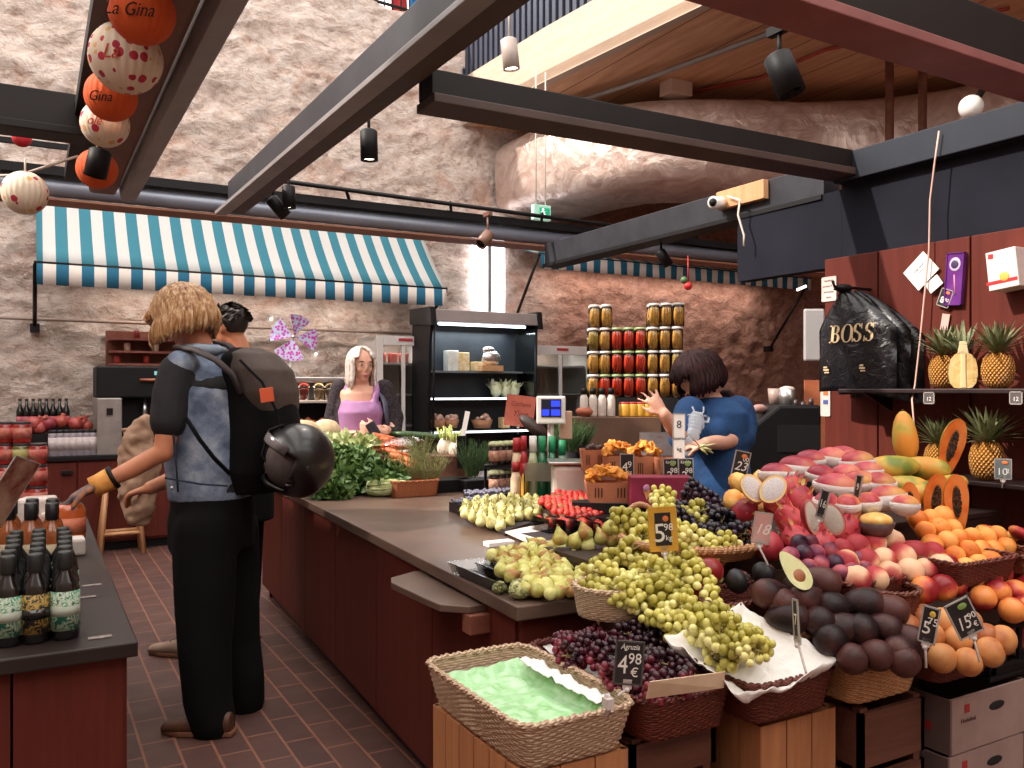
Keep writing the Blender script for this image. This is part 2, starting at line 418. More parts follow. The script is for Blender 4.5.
# railing on top of the wall, with coats of people seen through
g0 = PY(362, 6, WY + .1); rr = empty('gallery_railing', (g0.x, WY + .2, 5.9), 'dark metal railing along the gallery on top of the stone wall', 'railing')
m = MB().tube([(2.5, WY + .2, 6.5), (4.6, WY + .2, 6.35)], .03).tube([(2.5, WY + .2, 5.98), (4.6, WY + .2, 5.88)], .02); mk('rail', m, DARKMETAL, rr)
for i in range(20):
    x = 2.55 + i * .105; m = MB().tube([(x, WY + .2, 5.85), (x, WY + .2, 6.45)], .009, 6); mk('baluster', m, DARKMETAL, rr)
for k, (x, c, n, lb) in enumerate([(3.72, '#a8262c', 'red', 'red cloth hanging behind the gallery railing'), (3.95, '#2f6fa8', 'blue', 'blue cloth hanging behind the gallery railing')]):
    m = MB(); vs = []; fs = []
    for j in range(6):
        for i in range(7): vs.append((x + i * .035, WY + .3 + .02 * math.sin(i * 2 + j), 6.45 - j * .12))
    for j in range(5):
        for i in range(6): q = j * 7 + i; fs.append((q, q + 1, q + 8, q + 7))
    m.add(vs, fs, True); tag(mk('hanging_cloth', m, mat('cloth_' + n, c, r=.8), solid=.006), lb, 'cloth')
# ------------------------------------------------------------------ steel frame over the stalls
def rail_beam(name, mb, mt, label, cat='beam'):
    o = mk(name, mb, mt, bevel=.004); return tag(o, label, cat)
def cbeam(name, a, b, label, side=.15, wd=.12, lip=.075, ms=BEAMSIDE, ml=BEAMLIP, mg=BEAMBROWN, lipoff=.095):
    a = V(a); b = V(b); t = (b - a).normalized(); s = V((t.y, -t.x, 0)).normalized()
    o = empty(name, a, label, 'beam')
    def bar(o0, z0, o1, z1):
        P = [a + s * o0 + UP * z0, a + s * o1 + UP * z0, a + s * o1 + UP * z1, a + s * o0 + UP * z1]
        return MB().prism(P, b - a)
    mk('web', bar(0, .055, wd, .055 + side), ms, o, bevel=.004)
    mk('groove', bar(.02, .012, wd + .02, .054), mg, o)
    mk('flange', bar(wd * .25 + lipoff, -.012, wd * .25 + lip + lipoff, .011), ml, o, bevel=.003)
    return o
cbeam('roof_beam', (1.21, 5.6, 2.52), (1.24, .2, 2.45), 'long dark grey steel beam with a pale bottom flange above the counter edge')
# box beam over the left stall
o = empty('box_beam', (.0, 0, 0), 'wide brown boxed beam with a steel lip above the bottle counter', 'beam')
m = MB().prism([(.22, 5.3, 2.50), (.36, 5.3, 2.50), (.36, 5.3, 2.66), (.22, 5.3, 2.66)], (.0, -5.3, -.02)); mk('casing', m, mat('casing_brown', '#6a4840', '#7a564c', r=.55, sc=3), o, bevel=.02)
m = MB().prism([(.37, 5.25, 2.52), (.385, 5.25, 2.46), (.46, 5.25, 2.48), (.47, 5.25, 2.50), (.39, 5.25, 2.62)], (.0, -5.2, -.02)); mk('lip', m, BEAMLIP, o, bevel=.003)
m = MB().prism([(.10, 5.3, 2.56), (.21, 5.3, 2.56), (.21, 5.3, 2.62), (.10, 5.3, 2.62)], (0, -5.3, -.02)); mk('lighting_track', m, BLACK, o); o.location = (.06, 0, 0)
def xbeam(x0, x1, y, z0, z1, d, mt, label, name='cross_beam', lip=None, drop=0):
    o = empty(name, (x0, y, z0), label, 'beam')
    m = MB().prism([(x0, y, z0), (x0, y + d, z0), (x0, y + d, z1), (x0, y, z1)], (x1 - x0, 0, drop)); mk('web', m, mt, o, bevel=.004)
    if lip:
        m = MB().prism([(x0, y - .02, z0 - .035), (x0, y + d + .02, z0 - .035), (x0, y + d + .02, z0 - .001), (x0, y - .02, z0 - .001)], (x1 - x0, 0, drop)); mk('flange', m, lip, o, bevel=.004)
    return o
xbeam(1.24, 3.62, 2.77, 2.455, 2.545, .12, DARKMETAL, 'dark brown cross beam reaching from the pale-flanged beam to the slate blue fascia', lip=BEAMBROWN, drop=.02)
xbeam(1.40, 4.4, 1.65, 2.50, 2.66, .12, DARKMETAL, 'dark cross beam with a reddish underside, highest of the beams at the top right', lip=BEAMRED, drop=-.02)
xbeam(-3.0, .2, 4.0, 2.50, 2.64, .12, DARKMETAL, 'dark cross beam over the bottle counter behind the paper lanterns', lip=DARKMETAL)
# far conduit box along x
o = empty('service_duct', (-3, 5.8, 2.5), 'long pale grey and black service duct crossing over the whole hall below the awnings', 'duct')
m = MB().tube([(-3, 5.86, 2.62), (8.5, 5.86, 2.64)], .055, 16); mk('pipe', m, mat('pipe_grey', '#7f8492', '#8d92a0', r=.35, metal=.3, sc=3), o)
m = MB().prism([(-3, 5.78, 2.685), (-3, 5.95, 2.685), (-3, 5.95, 2.74), (-3, 5.78, 2.74)], (11.5, 0, .01)); mk('casing', m, BLACK, o)
m = MB().prism([(-3, 5.84, 2.545), (-3, 6.05, 2.545), (-3, 6.05, 2.56), (-3, 5.84, 2.56)], (11.5, 0, .02)); mk('soffit', m, mat('soffit_warm_bounce', '#9a6a52', '#8a5a46', r=.6, sc=3), o)  # brown plate paints warm bounce light onto the duct underside
m = MB().span((-3, 5.7, 2.83), (.2, 5.73, 2.86)); tag(mk('lighting_track', m, BLACK), 'black lighting track over the bottle counter, left of the boxed beam', 'track')
m = MB().tube([(1.25, 5.7, 2.80), (5.1, 5.7, 2.74)], .016, 8); tk = tag(mk('lighting_track', m, BLACK), 'thin black lighting track running above the grey service duct', 'track')
for x in (1.9, 2.7, 3.5): mk('bracket', MB().tube([(x, 5.7, 2.79), (x + .08, 5.85, 2.745)], .012, 6), BLACK, tk)
# right long beam + slate fascia
o = empty('long_beam', (3.52, 5.7, 2.4), 'dark grey long beam running from the service duct to the slate blue fascia', 'beam')
m = MB().prism([(3.55, 5.75, 2.40), (3.67, 5.75, 2.40), (3.67, 5.75, 2.56), (3.55, 5.75, 2.56)], (-.02, -2.75, -.0)); mk('web', m, BEAMSIDE, o, bevel=.004)
m = MB().prism([(3.53, 5.75, 2.375), (3.69, 5.75, 2.375), (3.69, 5.75, 2.398), (3.53, 5.75, 2.398)], (-.02, -2.75, 0)); mk('flange', m, BLACK, o)
o = empty('fascia_panel', (3.49, 2.9, 2.0), 'slate blue sign fascia above the red stall wall', 'panel')
mk('board', MB().span((3.52, .2, 2.02), (3.60, 2.88, 2.42)), SLATE, o)
mk('return_board', MB().prism([(3.52, 2.881, 2.02), (3.60, 2.881, 2.02), (3.60, 3.60, 2.02), (3.52, 3.60, 2.02)], (0, 0, .38)), SLATE, o)
mk('top_rail', MB().span((3.46, .2, 2.421), (3.62, 2.88, 2.56)), mat('slate_rail', '#1c2029', '#232833', r=.6, sc=3, spec=.3), o, bevel=.004)
# red stall wall
m = MB(); ys = [2.93, 2.62, 2.17, 1.79, 1.3, .8, .2]
for i in range(len(ys) - 1): m.span((3.45, ys[i] - .004, 0), (3.50, ys[i + 1] + .004, 2.05))
m.span((3.475, .2, 0), (3.55, 2.925, 2.04))
struct('wall_stall', m, REDPANEL, bevel=.003)
# ================================================================== AWNINGS
AWT = stripemat('awning_stripes', .197, '#2e7486', '#c2bfbc', .05)
def awning(name, x0, x1, zt, zf, yf, vh, label, arms=True, MT=AWT):
    o = empty(name, (x0, yf, zf), label, 'awning'); yw = WY - .12
    n = 40; vs = []; fs = []
    for j in range(7):
        t = j / 6; y = yw + (yf - yw) * t; z = zt + (zf - zt) * t - .05 * math.sin(PI * t)
        for i in range(n + 1): vs.append((x0 + (x1 - x0) * i / n, y, z))
    for j in range(6):
        for i in range(n): q = j * (n + 1) + i; fs.append((q, q + n + 1, q + n + 2, q + 1))
    m = MB().add(vs, fs, True); ob = mk('canopy', m, MT, o, solid=.004)
    vs = []; fs = []
    for j in range(3):
        for i in range(n * 2 + 1):
            x = x0 + (x1 - x0) * i / (2 * n); vs.append((x, yf - .012 + .012 * math.sin(i * .55) * j / 2, zf - .02 - vh * j / 2))
    for j in range(2):
        for i in range(2 * n): q = j * (2 * n + 1) + i; fs.append((q, q + 2 * n + 1, q + 2 * n + 2, q + 1))
    mk('valance', MB().add(vs, fs, True), stripemat(name + '_valance', .197, '#17607e', '#d8cdc4', .05), o, solid=.003)
    mk('front_bar', MB().tube([(x0 - .02, yf + .02, zf - .015), (x1 + .02, yf + .02, zf - .015)], .022, 10), DARKMETAL, o)
    mk('roller', MB().tube([(x0 - .05, yw, zt + .02), (x1 + .05, yw, zt + .02)], .06, 12), DARKMETAL, o)
    for x in ((x0 - .01, x1 + .01) if arms else ()):
        mk('arm', MB().tube([(x, yf + .02, zf - .03), (x, WY - .1, zf - (.5 if zf < 2.6 else .95))], .018, 8).box((x, WY - .06, zf - (.52 if zf < 2.6 else .97)), (.08, .12, .08)), DARKMETAL, o)
    return o
# object coordinates start at the awning's own corner
awning('awning', .04, 3.88, 3.36, 2.50, 8.3, .18, 'teal and white striped awning on the left part of the stone wall')
awning('awning', 5.10, 9.55, 3.25, 2.98, 8.35, .16, 'teal and white striped awning half hidden behind the service duct at right')
m = MB().tube([(-2, WY - .1, 2.07), (4.4, WY - .1, 2.05)], .016, 8); tag(mk('wall_pipe', m, mat('pipe_pale', '#a08c80', r=.5)), 'thin pale pipe running along the stone wall under the left awning', 'pipe')
# ================================================================== DUCT
def duct():
    pts = [(5.55, 9.15), (5.6, 8.3), (5.85, 7.5), (6.5, 7.0), (7.4, 6.6), (8.2, 5.9), (8.6, 5.1), (8.85, 4.0), (9.1, 2.2), (9.3, .5)]
    P = []
    for i in range(len(pts) - 1):
        a = V((*pts[max(i - 1, 0)], 0)); b = V((*pts[i], 0)); c = V((*pts[i + 1], 0)); d = V((*pts[min(i + 2, len(pts) - 1)], 0))
        for k in range(6):
            t = k / 6; P.append(.5 * ((2 * b) + (c - a) * t + (2 * a - 5 * b + 4 * c - d) * t * t + (3 * b - a - 3 * c + d) * t ** 3))
    P.append(V((*pts[-1], 0)))
    vs = []; fs = []; n = 28
    for i, p in enumerate(P):
        t = (P[min(i + 1, len(P) - 1)] - P[max(i - 1, 0)]).normalized(); s = V((t.y, -t.x, 0))
        for j in range(n):
            a = 2 * PI * j / n; c, q = math.cos(a), math.sin(a); e = .45
            x = .62 * math.copysign(abs(c) ** e, c); z = .47 * math.copysign(abs(q) ** e, q)
            w = p + s * x + UP * (3.99 + z); w += V((1, 1, 1)) * .02 * noise.noise(w * 3.1) + s * .03 * noise.noise(w * 7)
            vs.append(w)
    for i in range(len(P) - 1):
        for j in range(n): a = i * n + j; b = i * n + (j + 1) % n; fs.append((a, b, b + n, a + n))
    return MB().add(vs, fs, True)
o = tag(mk('ventilation_duct', duct(), FOIL), 'huge crumpled foil-wrapped ventilation duct hanging under the wooden ceiling', 'duct')
for i, (x, y) in enumerate([(7.15, 5.3), (7.36, 5.1)]): tag(mk('drop_pipe', MB().tube([(x, y, 4.6), (x, y, 0)], .04, 10), mat('pipe_rust', '#7a4f42', '#94685a', r=.5, metal=.4)), '%s of the two reddish vertical pipes in front of the foil duct' % ('left one', 'right one')[i], 'pipe')
tag(mk('conduit', MB().tube([PZ(560, 107, 4.52), PZ(648, 78, 4.52), PZ(770, 33, 4.52), PZ(900, -30, 4.52)], .03, 8), mat('conduit_grey', '#8c8480', r=.4, metal=.4)), 'grey metal conduit running across the wooden ceiling', 'pipe')
a = PZ(676, 92, 4.5); tag(mk('junction_box', MB().span(a - V((.14, .1, .05)), a + V((.14, .1, .1))), mat('box_cream', '#c8b0a0', r=.6), bevel=.01), 'cream square junction box on the wooden ceiling', 'box')
tag(mk('ceiling_cable', MB().tube([PZ(692, 92, 4.56), PZ(760, 78, 4.57), PZ(825, 50, 4.57), PZ(1010, 8, 4.57)], .018, 6), mat('cable_red', '#a03a30', r=.5)), 'red cable running along the wooden ceiling from the junction box', 'cable')
a = PZ(909, 16, 4.57); tag(mk('smoke_detector', MB().lathe([(.0, 0), (.07, .0), (.09, .03), (.09, .05), (.0, .055)], 20, Matrix.Translation(a - V((0, 0, .05)))), WHITEP), 'round white smoke detector on the wooden ceiling', 'smoke detector')
a = PD(971, 107, 6.2); o = empty('dome_camera', a, 'small white dome camera in front of the foil duct at top right', 'camera')
mk('housing', MB().ball(a, .085, 16, 10), WHITEP, o); mk('bracket', MB().tube([a + V((.05, 0, .05)), a + V((.5, .2, .3))], .025, 8), DARKMETAL, o)
# exit sign
a = PD(541, 213, 7.2); o = empty('exit_sign', a, 'green exit sign hanging on two cords below the foil duct', 'sign')
mk('housing', MB().box(a, (.17, .05, .13)), mat('sign_housing', '#9fc9b8', r=.5, emit=.35), o, bevel=.006)
mk('symbol', MB().box(a + V((.02, -.028, 0)), (.10, .006, .08)), mat('sign_green', '#1f9a74', r=.5, emit=.5), o)
m = MB().ball(a + V((.0, -.033, .022)), .011, 8, 6).tube([a + V((0, -.033, .012)), a + V((.012, -.033, -.01)), a + V((-.008, -.033, -.03))], .005, 5).tube([a + V((.012, -.033, -.01)), a + V((.03, -.033, -.025))], .005, 5).tube([a + V((-.02, -.033, .0)), a + V((.022, -.033, .006))], .004, 5)
mk('running_figure', m, mat('sign_white', '#eefaf4', emit=.6), o)
for dx in (-.05, .045): mk('cord', MB().tube([a + V((dx, 0, .06)), a + V((dx, 0, 1.2))], .006, 5), WHCORD, o)
# ------------------------------------------------------------------ spotlights
def spot(u, v, d, L, rad, tilt, label, mt=BLACK, on=True, stem=.12, energy=18):
    c = PD(u, v, d); ax = V(tilt).normalized(); o = empty('spotlight', c, label, 'spotlight'); M = Matrix.Translation(c) @ frame(ax).to_4x4()
    mk('housing', MB().lathe([(rad * .7, -L / 2), (rad, -L / 2 + .01), (rad, L / 2), (rad * .86, L / 2), (rad * .82, L / 2 - .02), (0, L / 2 - .02)], 20, M), mt, o)
    mk('lens', MB().lathe([(0, L / 2 - .012), (rad * .8, L / 2 - .012)], 20, M), LAMPON if on else mat('lens_dark', '#3a3634', r=.2), o)
    top = c - ax * (L * .3); mk('stem', MB().tube([top, V((top.x, top.y, c.z + L / 2 + stem))], .008, 6).box((top.x, top.y, c.z + L / 2 + stem), (.03, .09, .03)), mt, o)
    if on and energy:
        l = light('SPOT', 'spot_lamp', c + ax * (L / 2 + .03), ax, energy, (1, .85, .68), .04, None, R(75), .6)
    return o
spot(369, 145, 4.1, .15, .042, (.03, .02, -1), 'black cylindrical spotlight hanging lit below the pale-flanged beam', stem=.10)
spot(289, 197, 5.2, .14, .04, (.05, 0, -1), 'upright black spotlight, right one of the pair at the far beam end', stem=.06)
spot(278, 207, 5.25, .14, .04, (.75, .1, -.75), 'tilted black spotlight, left one of the pair at the far beam end', stem=.1, on=False)
spot(485, 239, 6.2, .13, .045, (-.7, -.2, -.7), 'brown tilted spotlight in front of the bright window', mt=mat('lamp_bronze', '#6b4a3c', '#7a5848', r=.4), on=False)
spot(510, 54, 5.3, .19, .052, (.12, 0, -1), 'pale grey spotlight hanging lit in front of the cream fascia', mt=mat('lamp_pale', '#a89a92', '#b8aaa2', r=.4), stem=.3)
spot(784, 74, 2.9, .15, .048, (.22, -.3, -1), 'large black spotlight hanging below the wooden ceiling', on=False, stem=.08)
spot(664, 258, 5.6, .12, .035, (.5, -.2, -.8), 'small black spotlight next to the slate blue fascia over the jars', on=False)
spot(117, 93, 2.9, .075, .042, (-.15, -.25, -1), 'lit black spotlight among the hanging paper lanterns', stem=.04, energy=10)
spot(98, 163, 3.3, .11, .042, (-.2, .1, -1), 'black spotlight in front of the lowest orange paper lantern', on=False, stem=.05)
# bullet camera on a wood block
a = PX(746, 195, 3.53); o = empty('bullet_camera', a, 'white bullet camera on a wooden block with a dangling cable', 'camera')
mk('mounting_block', MB().span((3.49, a.y - .17, a.z - .055), (3.53, a.y + .20, a.z + .05)), PALEWOOD, o, bevel=.003)
b = PX(716, 203, 3.44); mk('housing', MB().tube([b + V((.05, .0, 0)), b + V((-.06, -.04, -.01))], .035, 14).ball(b + V((.03, 0, 0)), .04), WHITEP, o)
mk('lens', MB().ball(b + V((-.06, -.04, -.01)), .024), BLACK, o)
mk('cable', MB().tube([b + V((.03, -.06, .03)), PX(740, 200, 3.45), PX(738, 215, 3.45), PX(744, 235, 3.45), PX(744, 246, 3.45)], .006, 6), WHCORD, o)
# hanging cord down the red wall
tag(mk('hanging_rope', MB().tube([PX(939, 131, 3.44), PX(935, 160, 3.44), PX(930, 200, 3.43), PX(929, 250, 3.42), PX(920, 340, 3.40), PX(915, 385, 3.34), PX(912, 400, 3.2), PX(914, 424, 3.15)], .0038, 6), mat('cord_pink', '#c9a294', r=.6)), 'long pinkish cord hanging from the slate blue fascia down to the papaya', 'cord')

for (x0, x1, y_, z_, e, lb) in ((.5, 3.4, 8.9, 2.42, 13, 'added fluorescent tube brightening the wall under the left striped awning'), (5.5, 9.3, 8.95, 2.95, 22, 'fluorescent tube under the right striped awning')):  # left tube is added to brighten the wall below its awning
    o = empty('tube_lamp', ((x0 + x1) / 2, y_, z_), lb, 'lamp'); mk('housing', MB().span((x0, y_ - .03, z_ + .02), (x1, y_ + .03, z_ + .06)), WHITEP, o); mk('tube', MB().tube([(x0 + .02, y_, z_), (x1 - .02, y_, z_)], .013, 8), mat('tube_glow', '#fff0dc', emit=4), o)
    light('AREA', 'tube_light', ((x0 + x1) / 2, y_, z_ - .03), (0, .1, -1), e, (1, .88, .78), x1 - x0, .1)
# ================================================================== COUNTERS
TOPZ = .82
RP = REDPANEL
def board_run(mb, a, b, z0, z1, th=.02, step=.33):              # row of vertical boards from a to b
    a = V((*a, 0)); b = V((*b, 0)); t = (b - a); L = t.length; t.normalize(); s = V((-t.y, t.x, 0)); n = max(1, round(L / step))
    for k in range(n):
        p = a + t * (L * k / n + .003); q = a + t * (L * (k + 1) / n - .003)
        mb.prism([p + UP * z0, q + UP * z0, q + s * th + UP * z0, p + s * th + UP * z0], (0, 0, z1 - z0))
# island counter: side face x 1.15 -> 1.34
isl = empty('island_counter', (1.2, 2.0, 0), 'long dark red market counter with a brown worktop that carries figs, herbs and vegetables', 'counter')
m = MB(); board_run(m, (1.36, 5.83), (1.16, 2.03), .09, TOPZ - .045, step=.62); mk('side_boards', m, RP, isl)
m = MB(); board_run(m, (1.16, 2.0), (3.2, 1.99), .05, TOPZ - .045, step=.36); mk('front_boards', m, RP, isl)
m = MB().prism([(1.42, 5.8, 0), (1.22, 2.06, 0), (1.30, 2.06, 0), (1.50, 5.8, 0)], (0, 0, .10)); mk('plinth', m, mat('plinth_dark', '#1c1416', '#271c1e', r=.7), isl)
m = MB().prism([(1.33, 5.86, TOPZ - .04), (1.13, 1.97, TOPZ - .04), (1.62, 1.955, TOPZ - .04), (3.40, 1.95, TOPZ - .04), (3.40, 2.7, TOPZ - .04), (2.25, 2.75, TOPZ - .04), (2.3, 4.4, TOPZ - .04), (3.9, 4.8, TOPZ - .04), (4.0, 5.25, TOPZ - .04), (2.2, 5.5, TOPZ - .04), (1.8, 5.55, TOPZ - .04), (1.62, 5.84, TOPZ - .04)], (0, 0, .04))
mk('worktop', m, WORKTOP, isl, bevel=.004)
for pa, pb_ in (((1.40, 5.80), (1.60, 5.80)), ((1.82, 5.5), (3.95, 5.2)), ((2.23, 2.75), (2.27, 4.42)), ((3.38, 2.0), (3.38, 2.66)), ((3.36, 2.67), (2.28, 2.71)), ((2.33, 4.43), (3.9, 4.82))):
    m = MB(); board_run(m, pa, pb_, 0, TOPZ - .045); mk('inner_boards', m, RP, isl)
h = PX(307, 555, 1.30); mk('latch', MB().box(PX(283, 528, 1.335), (.02, .03, .05)), DARKMETAL, isl)
# flap shelf on the counter side
fs = empty('flap_shelf', (1.0, 2.4, .7), 'small brown flap shelf with rounded corners fixed to the side of the red counter', 'shelf')
P = [PZ(u, v, .748) for u, v in ((494, 602), (494, 610), (470, 614), (440, 612), (426, 606), (391, 589), (391, 584), (415, 577), (440, 575))]
m = MB().prism([p for p in P][::-1], (0, 0, .022)); mk('board', m, WORKTOP, fs, bevel=.003)
a = PZ(484, 614, .745); mk('support', MB().span((a.x - .05, a.y - .01, .69), (1.17, a.y + .045, .747)), woodmat('shelf_support', '#7a4636', '#93594a', ax=0), fs, bevel=.003)
# left bottle counter
lc = empty('bottle_counter', (.2, 2.2, 0), 'dark red counter with a dark worktop carrying rows of bottles at the left edge', 'counter')
m = MB().prism([(.215, 2.13, .785), (.225, 5.0, .785), (-1.4, 5.0, .785), (-1.4, 2.13, .785)], (0, 0, .035)); mk('worktop', m, mat('worktop_dark', '#241b1a', '#2f2523', r=.4, sc=5, spec=.3), lc, bevel=.004)
m = MB(); board_run(m, (-1.4, 2.165), (.19, 2.165), .0, .78, step=.235); board_run(m, (.195, 2.17), (.205, 4.95), 0, .78, step=.5); board_run(m, (.2, 4.97), (-1.4, 4.97), 0, .78); mk('boards', m, RP, lc)
# ------------------------------------------------------------------ far cabinets
def bpx(u0, u1, v0, v1, y, d):                                 # box front face by picture corners on plane y
    a = PY(u0, v1, y); b = PY(u1, v1, y); zt = (PY(u0, v0, y).z + PY(u1, v0, y).z) / 2
    return (a.x, y, max(0, (a.z + b.z) / 2)), (b.x, y + d, zt)
yb = 8.15
o = empty('back_cabinet', (-.6, yb, 0), 'low dark red cabinet run with a black worktop against the stone wall at left', 'cabinet')
mk('body', MB().span((-.6, yb + .02, .08), (1.75, yb + .75, .80)), RP, o)
mk('worktop', MB().span((-.62, yb - .02, .80), (1.78, yb + .8, .83)), BLACK, o)
mk('plinth', MB().span((-.58, yb + .06, 0), (1.73, yb + .7, .08)), BLACK, o)
for k in range(5):
    x = -.58 + k * .465; d = mk('door', MB().span((x, yb, .10), (x + .45, yb + .018, .78)), RP, o, bevel=.004); mk('handle', MB().box((x + .38, yb - .015, .70), (.09, .03, .035)), DARKMETAL, d, bevel=.004)
a = PY(45, 395, yb + .85); mk('back_panel', MB().span((-.62, yb + .78, .83), (a.x + .12, yb + .82, 1.06)), BLACK, o)
# espresso machine / oven
a, b = bpx(97, 122, 398, 456, yb + .05, .6); o = empty('coffee_machine', (a[0], yb + .05, .83), 'black and steel coffee machine standing on the far red cabinet', 'machine')
x0, x1, x2 = a[0], b[0], PY(186, 400, yb + .05).x; zt = PY(130, 366, yb + .05).z; zs = PY(100, 398, yb + .05).z
mk('side_panel', MB().span((x0, yb + .04, .83), (x1, yb + .6, zs)), mat('machine_silver', '#8f8784', '#a39a96', r=.35, metal=.4), o, bevel=.01)
mk('body', MB().span((x0, yb + .12, zs), (x2, yb + .62, zt)).span((x1, yb + .3, .83), (x2, yb + .62, zs)), BLACK, o, bevel=.015)
mk('drip_tray', MB().span((x1 + .01, yb + .02, .83), (x2, yb + .45, .87)), STEEL, o, bevel=.005)
mk('badge', MB().box(((x0 + x1) / 2, yb + .035, zs - .12), (.05, .01, .06)), BLACK, o)
mk('display', MB().box((x2 - .22, yb + .115, zt - .06), (.08, .01, .035)), mat('display_teal', '#7fc0c0', emit=.5), o)
mk('spout', MB().tube([(x1 + .2, yb + .25, zs), (x1 + .2, yb + .18, zs - .1), (x1 + .2, yb + .18, zs - .16)], .02).tube([(x1 + .32, yb + .25, zs), (x1 + .32, yb + .18, zs - .1)], .02), STEEL, o)
mk('handle', MB().tube([(x1 + .15, yb + .1, zs + .16), (x1 + .4, yb + .1, zs + .16)], .014), mat('handle_copper', '#a0604a', r=.3, metal=.5), o)
# rack of small red packets on the wall above the machine
o = empty('wall_rack', (x1, WY - .3, zt), 'wooden wall rack of red trays and small jars above the coffee machine', 'rack')
for k in range(3):
    z = zt + .02 + k * .12; mk('shelf', MB().span((x1 - .05, WY - .42, z), (x2 + .1, WY - .12, z + .02)), mat('rack_red', '#7a3a32', '#96564a', r=.6), o)
mk('back_board', MB().span((x1 - .07, WY - .15, zt - .05), (x2 + .12, WY - .11, zt + .36)), mat('rack_back', '#6a3a2c', '#80503e', r=.7), o)
for i in range(9):
    x = x1 + .02 + i * .085; z = zt + .04 + .12 * (i % 3); tag(mk('spice_jar', MB().lathe([(.028, 0), (.03, .07), (.022, .08), (0, .085)], 10, M4((x, WY - .3, z + .001))), mat('spice_%d' % (i % 3), ['#a8382c', '#c8a890', '#7a2a24'][i % 3], r=.4)), 'small jar in the wall rack above the coffee machine', 'jar', 'small jars in the wall rack')
# ------------------------------------------------------------------ glass door fridges
FRW = mat('fridge_white', '#c9c2be', '#d8d1cd', r=.35, sc=3)
def fridge(u0, u1, v0, y, label):
    a, b = bpx(u0, u1, v0, 470, y, .6); x0, x1, zt = a[0], b[0], b[2]; o = empty('glass_door_fridge', (x0, y, 0), label, 'fridge')
    m = MB().span((x0, y + .06, .1), (x0 + .04, y + .62, zt)).span((x1 - .04, y + .06, .1), (x1, y + .62, zt)).span((x0, y + .06, zt - .06), (x1, y + .62, zt)).span((x0, y + .06, 0), (x1, y + .62, .12)); mk('cabinet', m, FRW, o, bevel=.006); mk('back_wall', MB().span((x0 + .04, y + .58, .12), (x1 - .04, y + .6, zt - .06)), mat('fridge_back', '#a08c80', '#b09c90', r=.6, sc=2), o); light('AREA', 'fridge_lamp', ((x0 + x1) / 2, y + .25, zt - .08), (0, .2, -1), 3, (1, .95, .9), .3, .2)
    d = mk('door', MB().span((x0, y, .12), (x0 + .07, y + .05, zt)).span((x1 - .07, y, .12), (x1, y + .05, zt)).span((x0 + .07, y, zt - .1), (x1 - .07, y + .05, zt)).span((x0 + .07, y, .12), (x1 - .07, y + .05, .22)).span(((x0 + x1) / 2 - .02, y + .005, .22), ((x0 + x1) / 2 + .02, y + .04, zt - .1)), FRW, o, bevel=.005)
    mk('pane', MB().span((x0 + .07, y + .02, .22), (x1 - .07, y + .028, zt - .1)), GLASS, d)
    mk('badge', MB().box(((x0 + x1) / 2 + .02, y - .004, zt - .04), (.16, .008, .028)), mat('badge_red', '#b03038', r=.5), d)
    for k in range(5):
        z = .35 + k * .33; mk('shelf', MB().span((x0 + .05, y + .08, z), (x1 - .05, y + .58, z + .02)), FRW, o)
    return x0, x1, zt
f1 = fridge(377, 430, 336, 8.4, 'white glass-door fridge standing left of the dark open chiller')
f2 = fridge(529, 592, 346, 8.45, 'white glass-door fridge standing right of the dark open chiller')
TUB = mat('tub_brown', '#9a6a4c', '#b98460', r=.7, sc=6); 
for i in range(3):
    x = f1[0] + .14 + i * .13; tag(mk('food_tub', MB().lathe([(.05, 0), (.055, .10), (.05, .11), (0, .11)], 14, M4((x, 8.65, 1.69))), mat('tub_red', '#a8453c', r=.5)), 'small red tub on the top shelf of the left glass-door fridge', 'tub', 'red tubs in the left fridge')
# ------------------------------------------------------------------ open chiller
a, b = bpx(434, 536, 322, 470, 7.95, .8); x0, x1, zt = a[0], b[0], b[2]; y = 7.95
o = empty('open_chiller', (x0, y, 0), 'dark open display chiller with lit shelves in front of the bright window', 'chiller')
DK = mat('chiller_dark', '#1c2026', '#282d33', r=.5, sc=4)
mk('back_wall', MB().span((x0, y + .46, .1), (x1, y + .50, zt)), DK, o)
mk('side_panel', MB().prism([(x0 - .03, y + .15, .0), (x0 - .03, y + .5, .0), (x0 - .03, y + .5, zt + .1), (x0 - .03, y - .02, zt + .1), (x0 - .03, y + .05, zt - .2)], (.03, 0, 0)), BLACK, o)
sp = mk('side_glass', MB().prism([(x1, y + .05, .75), (x1, y + .48, .75), (x1, y + .48, zt), (x1, y + .02, zt)], (.012, 0, 0)), clearmat('chiller_glass', '#cfe0e0', .12, .1), o)
mk('side_frame', MB().tube([(x1 + .005, y, zt), (x1 + .005, y + .04, .75)], .016, 8), BLACK, o); mk('side_frame', MB().tube([(x0 + .005, y, zt), (x0 + .005, y + .04, .75)], .012, 8), BLACK, o)
mk('canopy', MB().prism([(x0, y - .05, zt - .02), (x0, y + .5, zt + .02), (x0, y + .5, zt + .13), (x0, y - .02, zt + .11)], (x1 - x0, 0, 0)), mat('canopy_grey', '#8b7f7e', '#9a8d8c', r=.4, metal=.2, sc=3), o, bevel=.01)
mk('end_cap', MB().prism([(x1, y - .07, zt - .06), (x1, y + .5, zt - .02), (x1, y + .5, zt + .14), (x1, y - .04, zt + .13)], (.05, 0, 0)), BLACK, o); mk('end_cap', MB().prism([(x0 - .06, y - .07, zt - .06), (x0 - .06, y + .5, zt - .02), (x0 - .06, y + .5, zt + .14), (x0 - .06, y - .04, zt + .13)], (.06, 0, 0)), BLACK, o)
mk('light_tube', MB().tube([(x0 + .04, y - .02, zt - .04), (x1 - .15, y - .02, zt - .04)], .014, 8), mat('chiller_light', '#eaf6ff', emit=5), o)
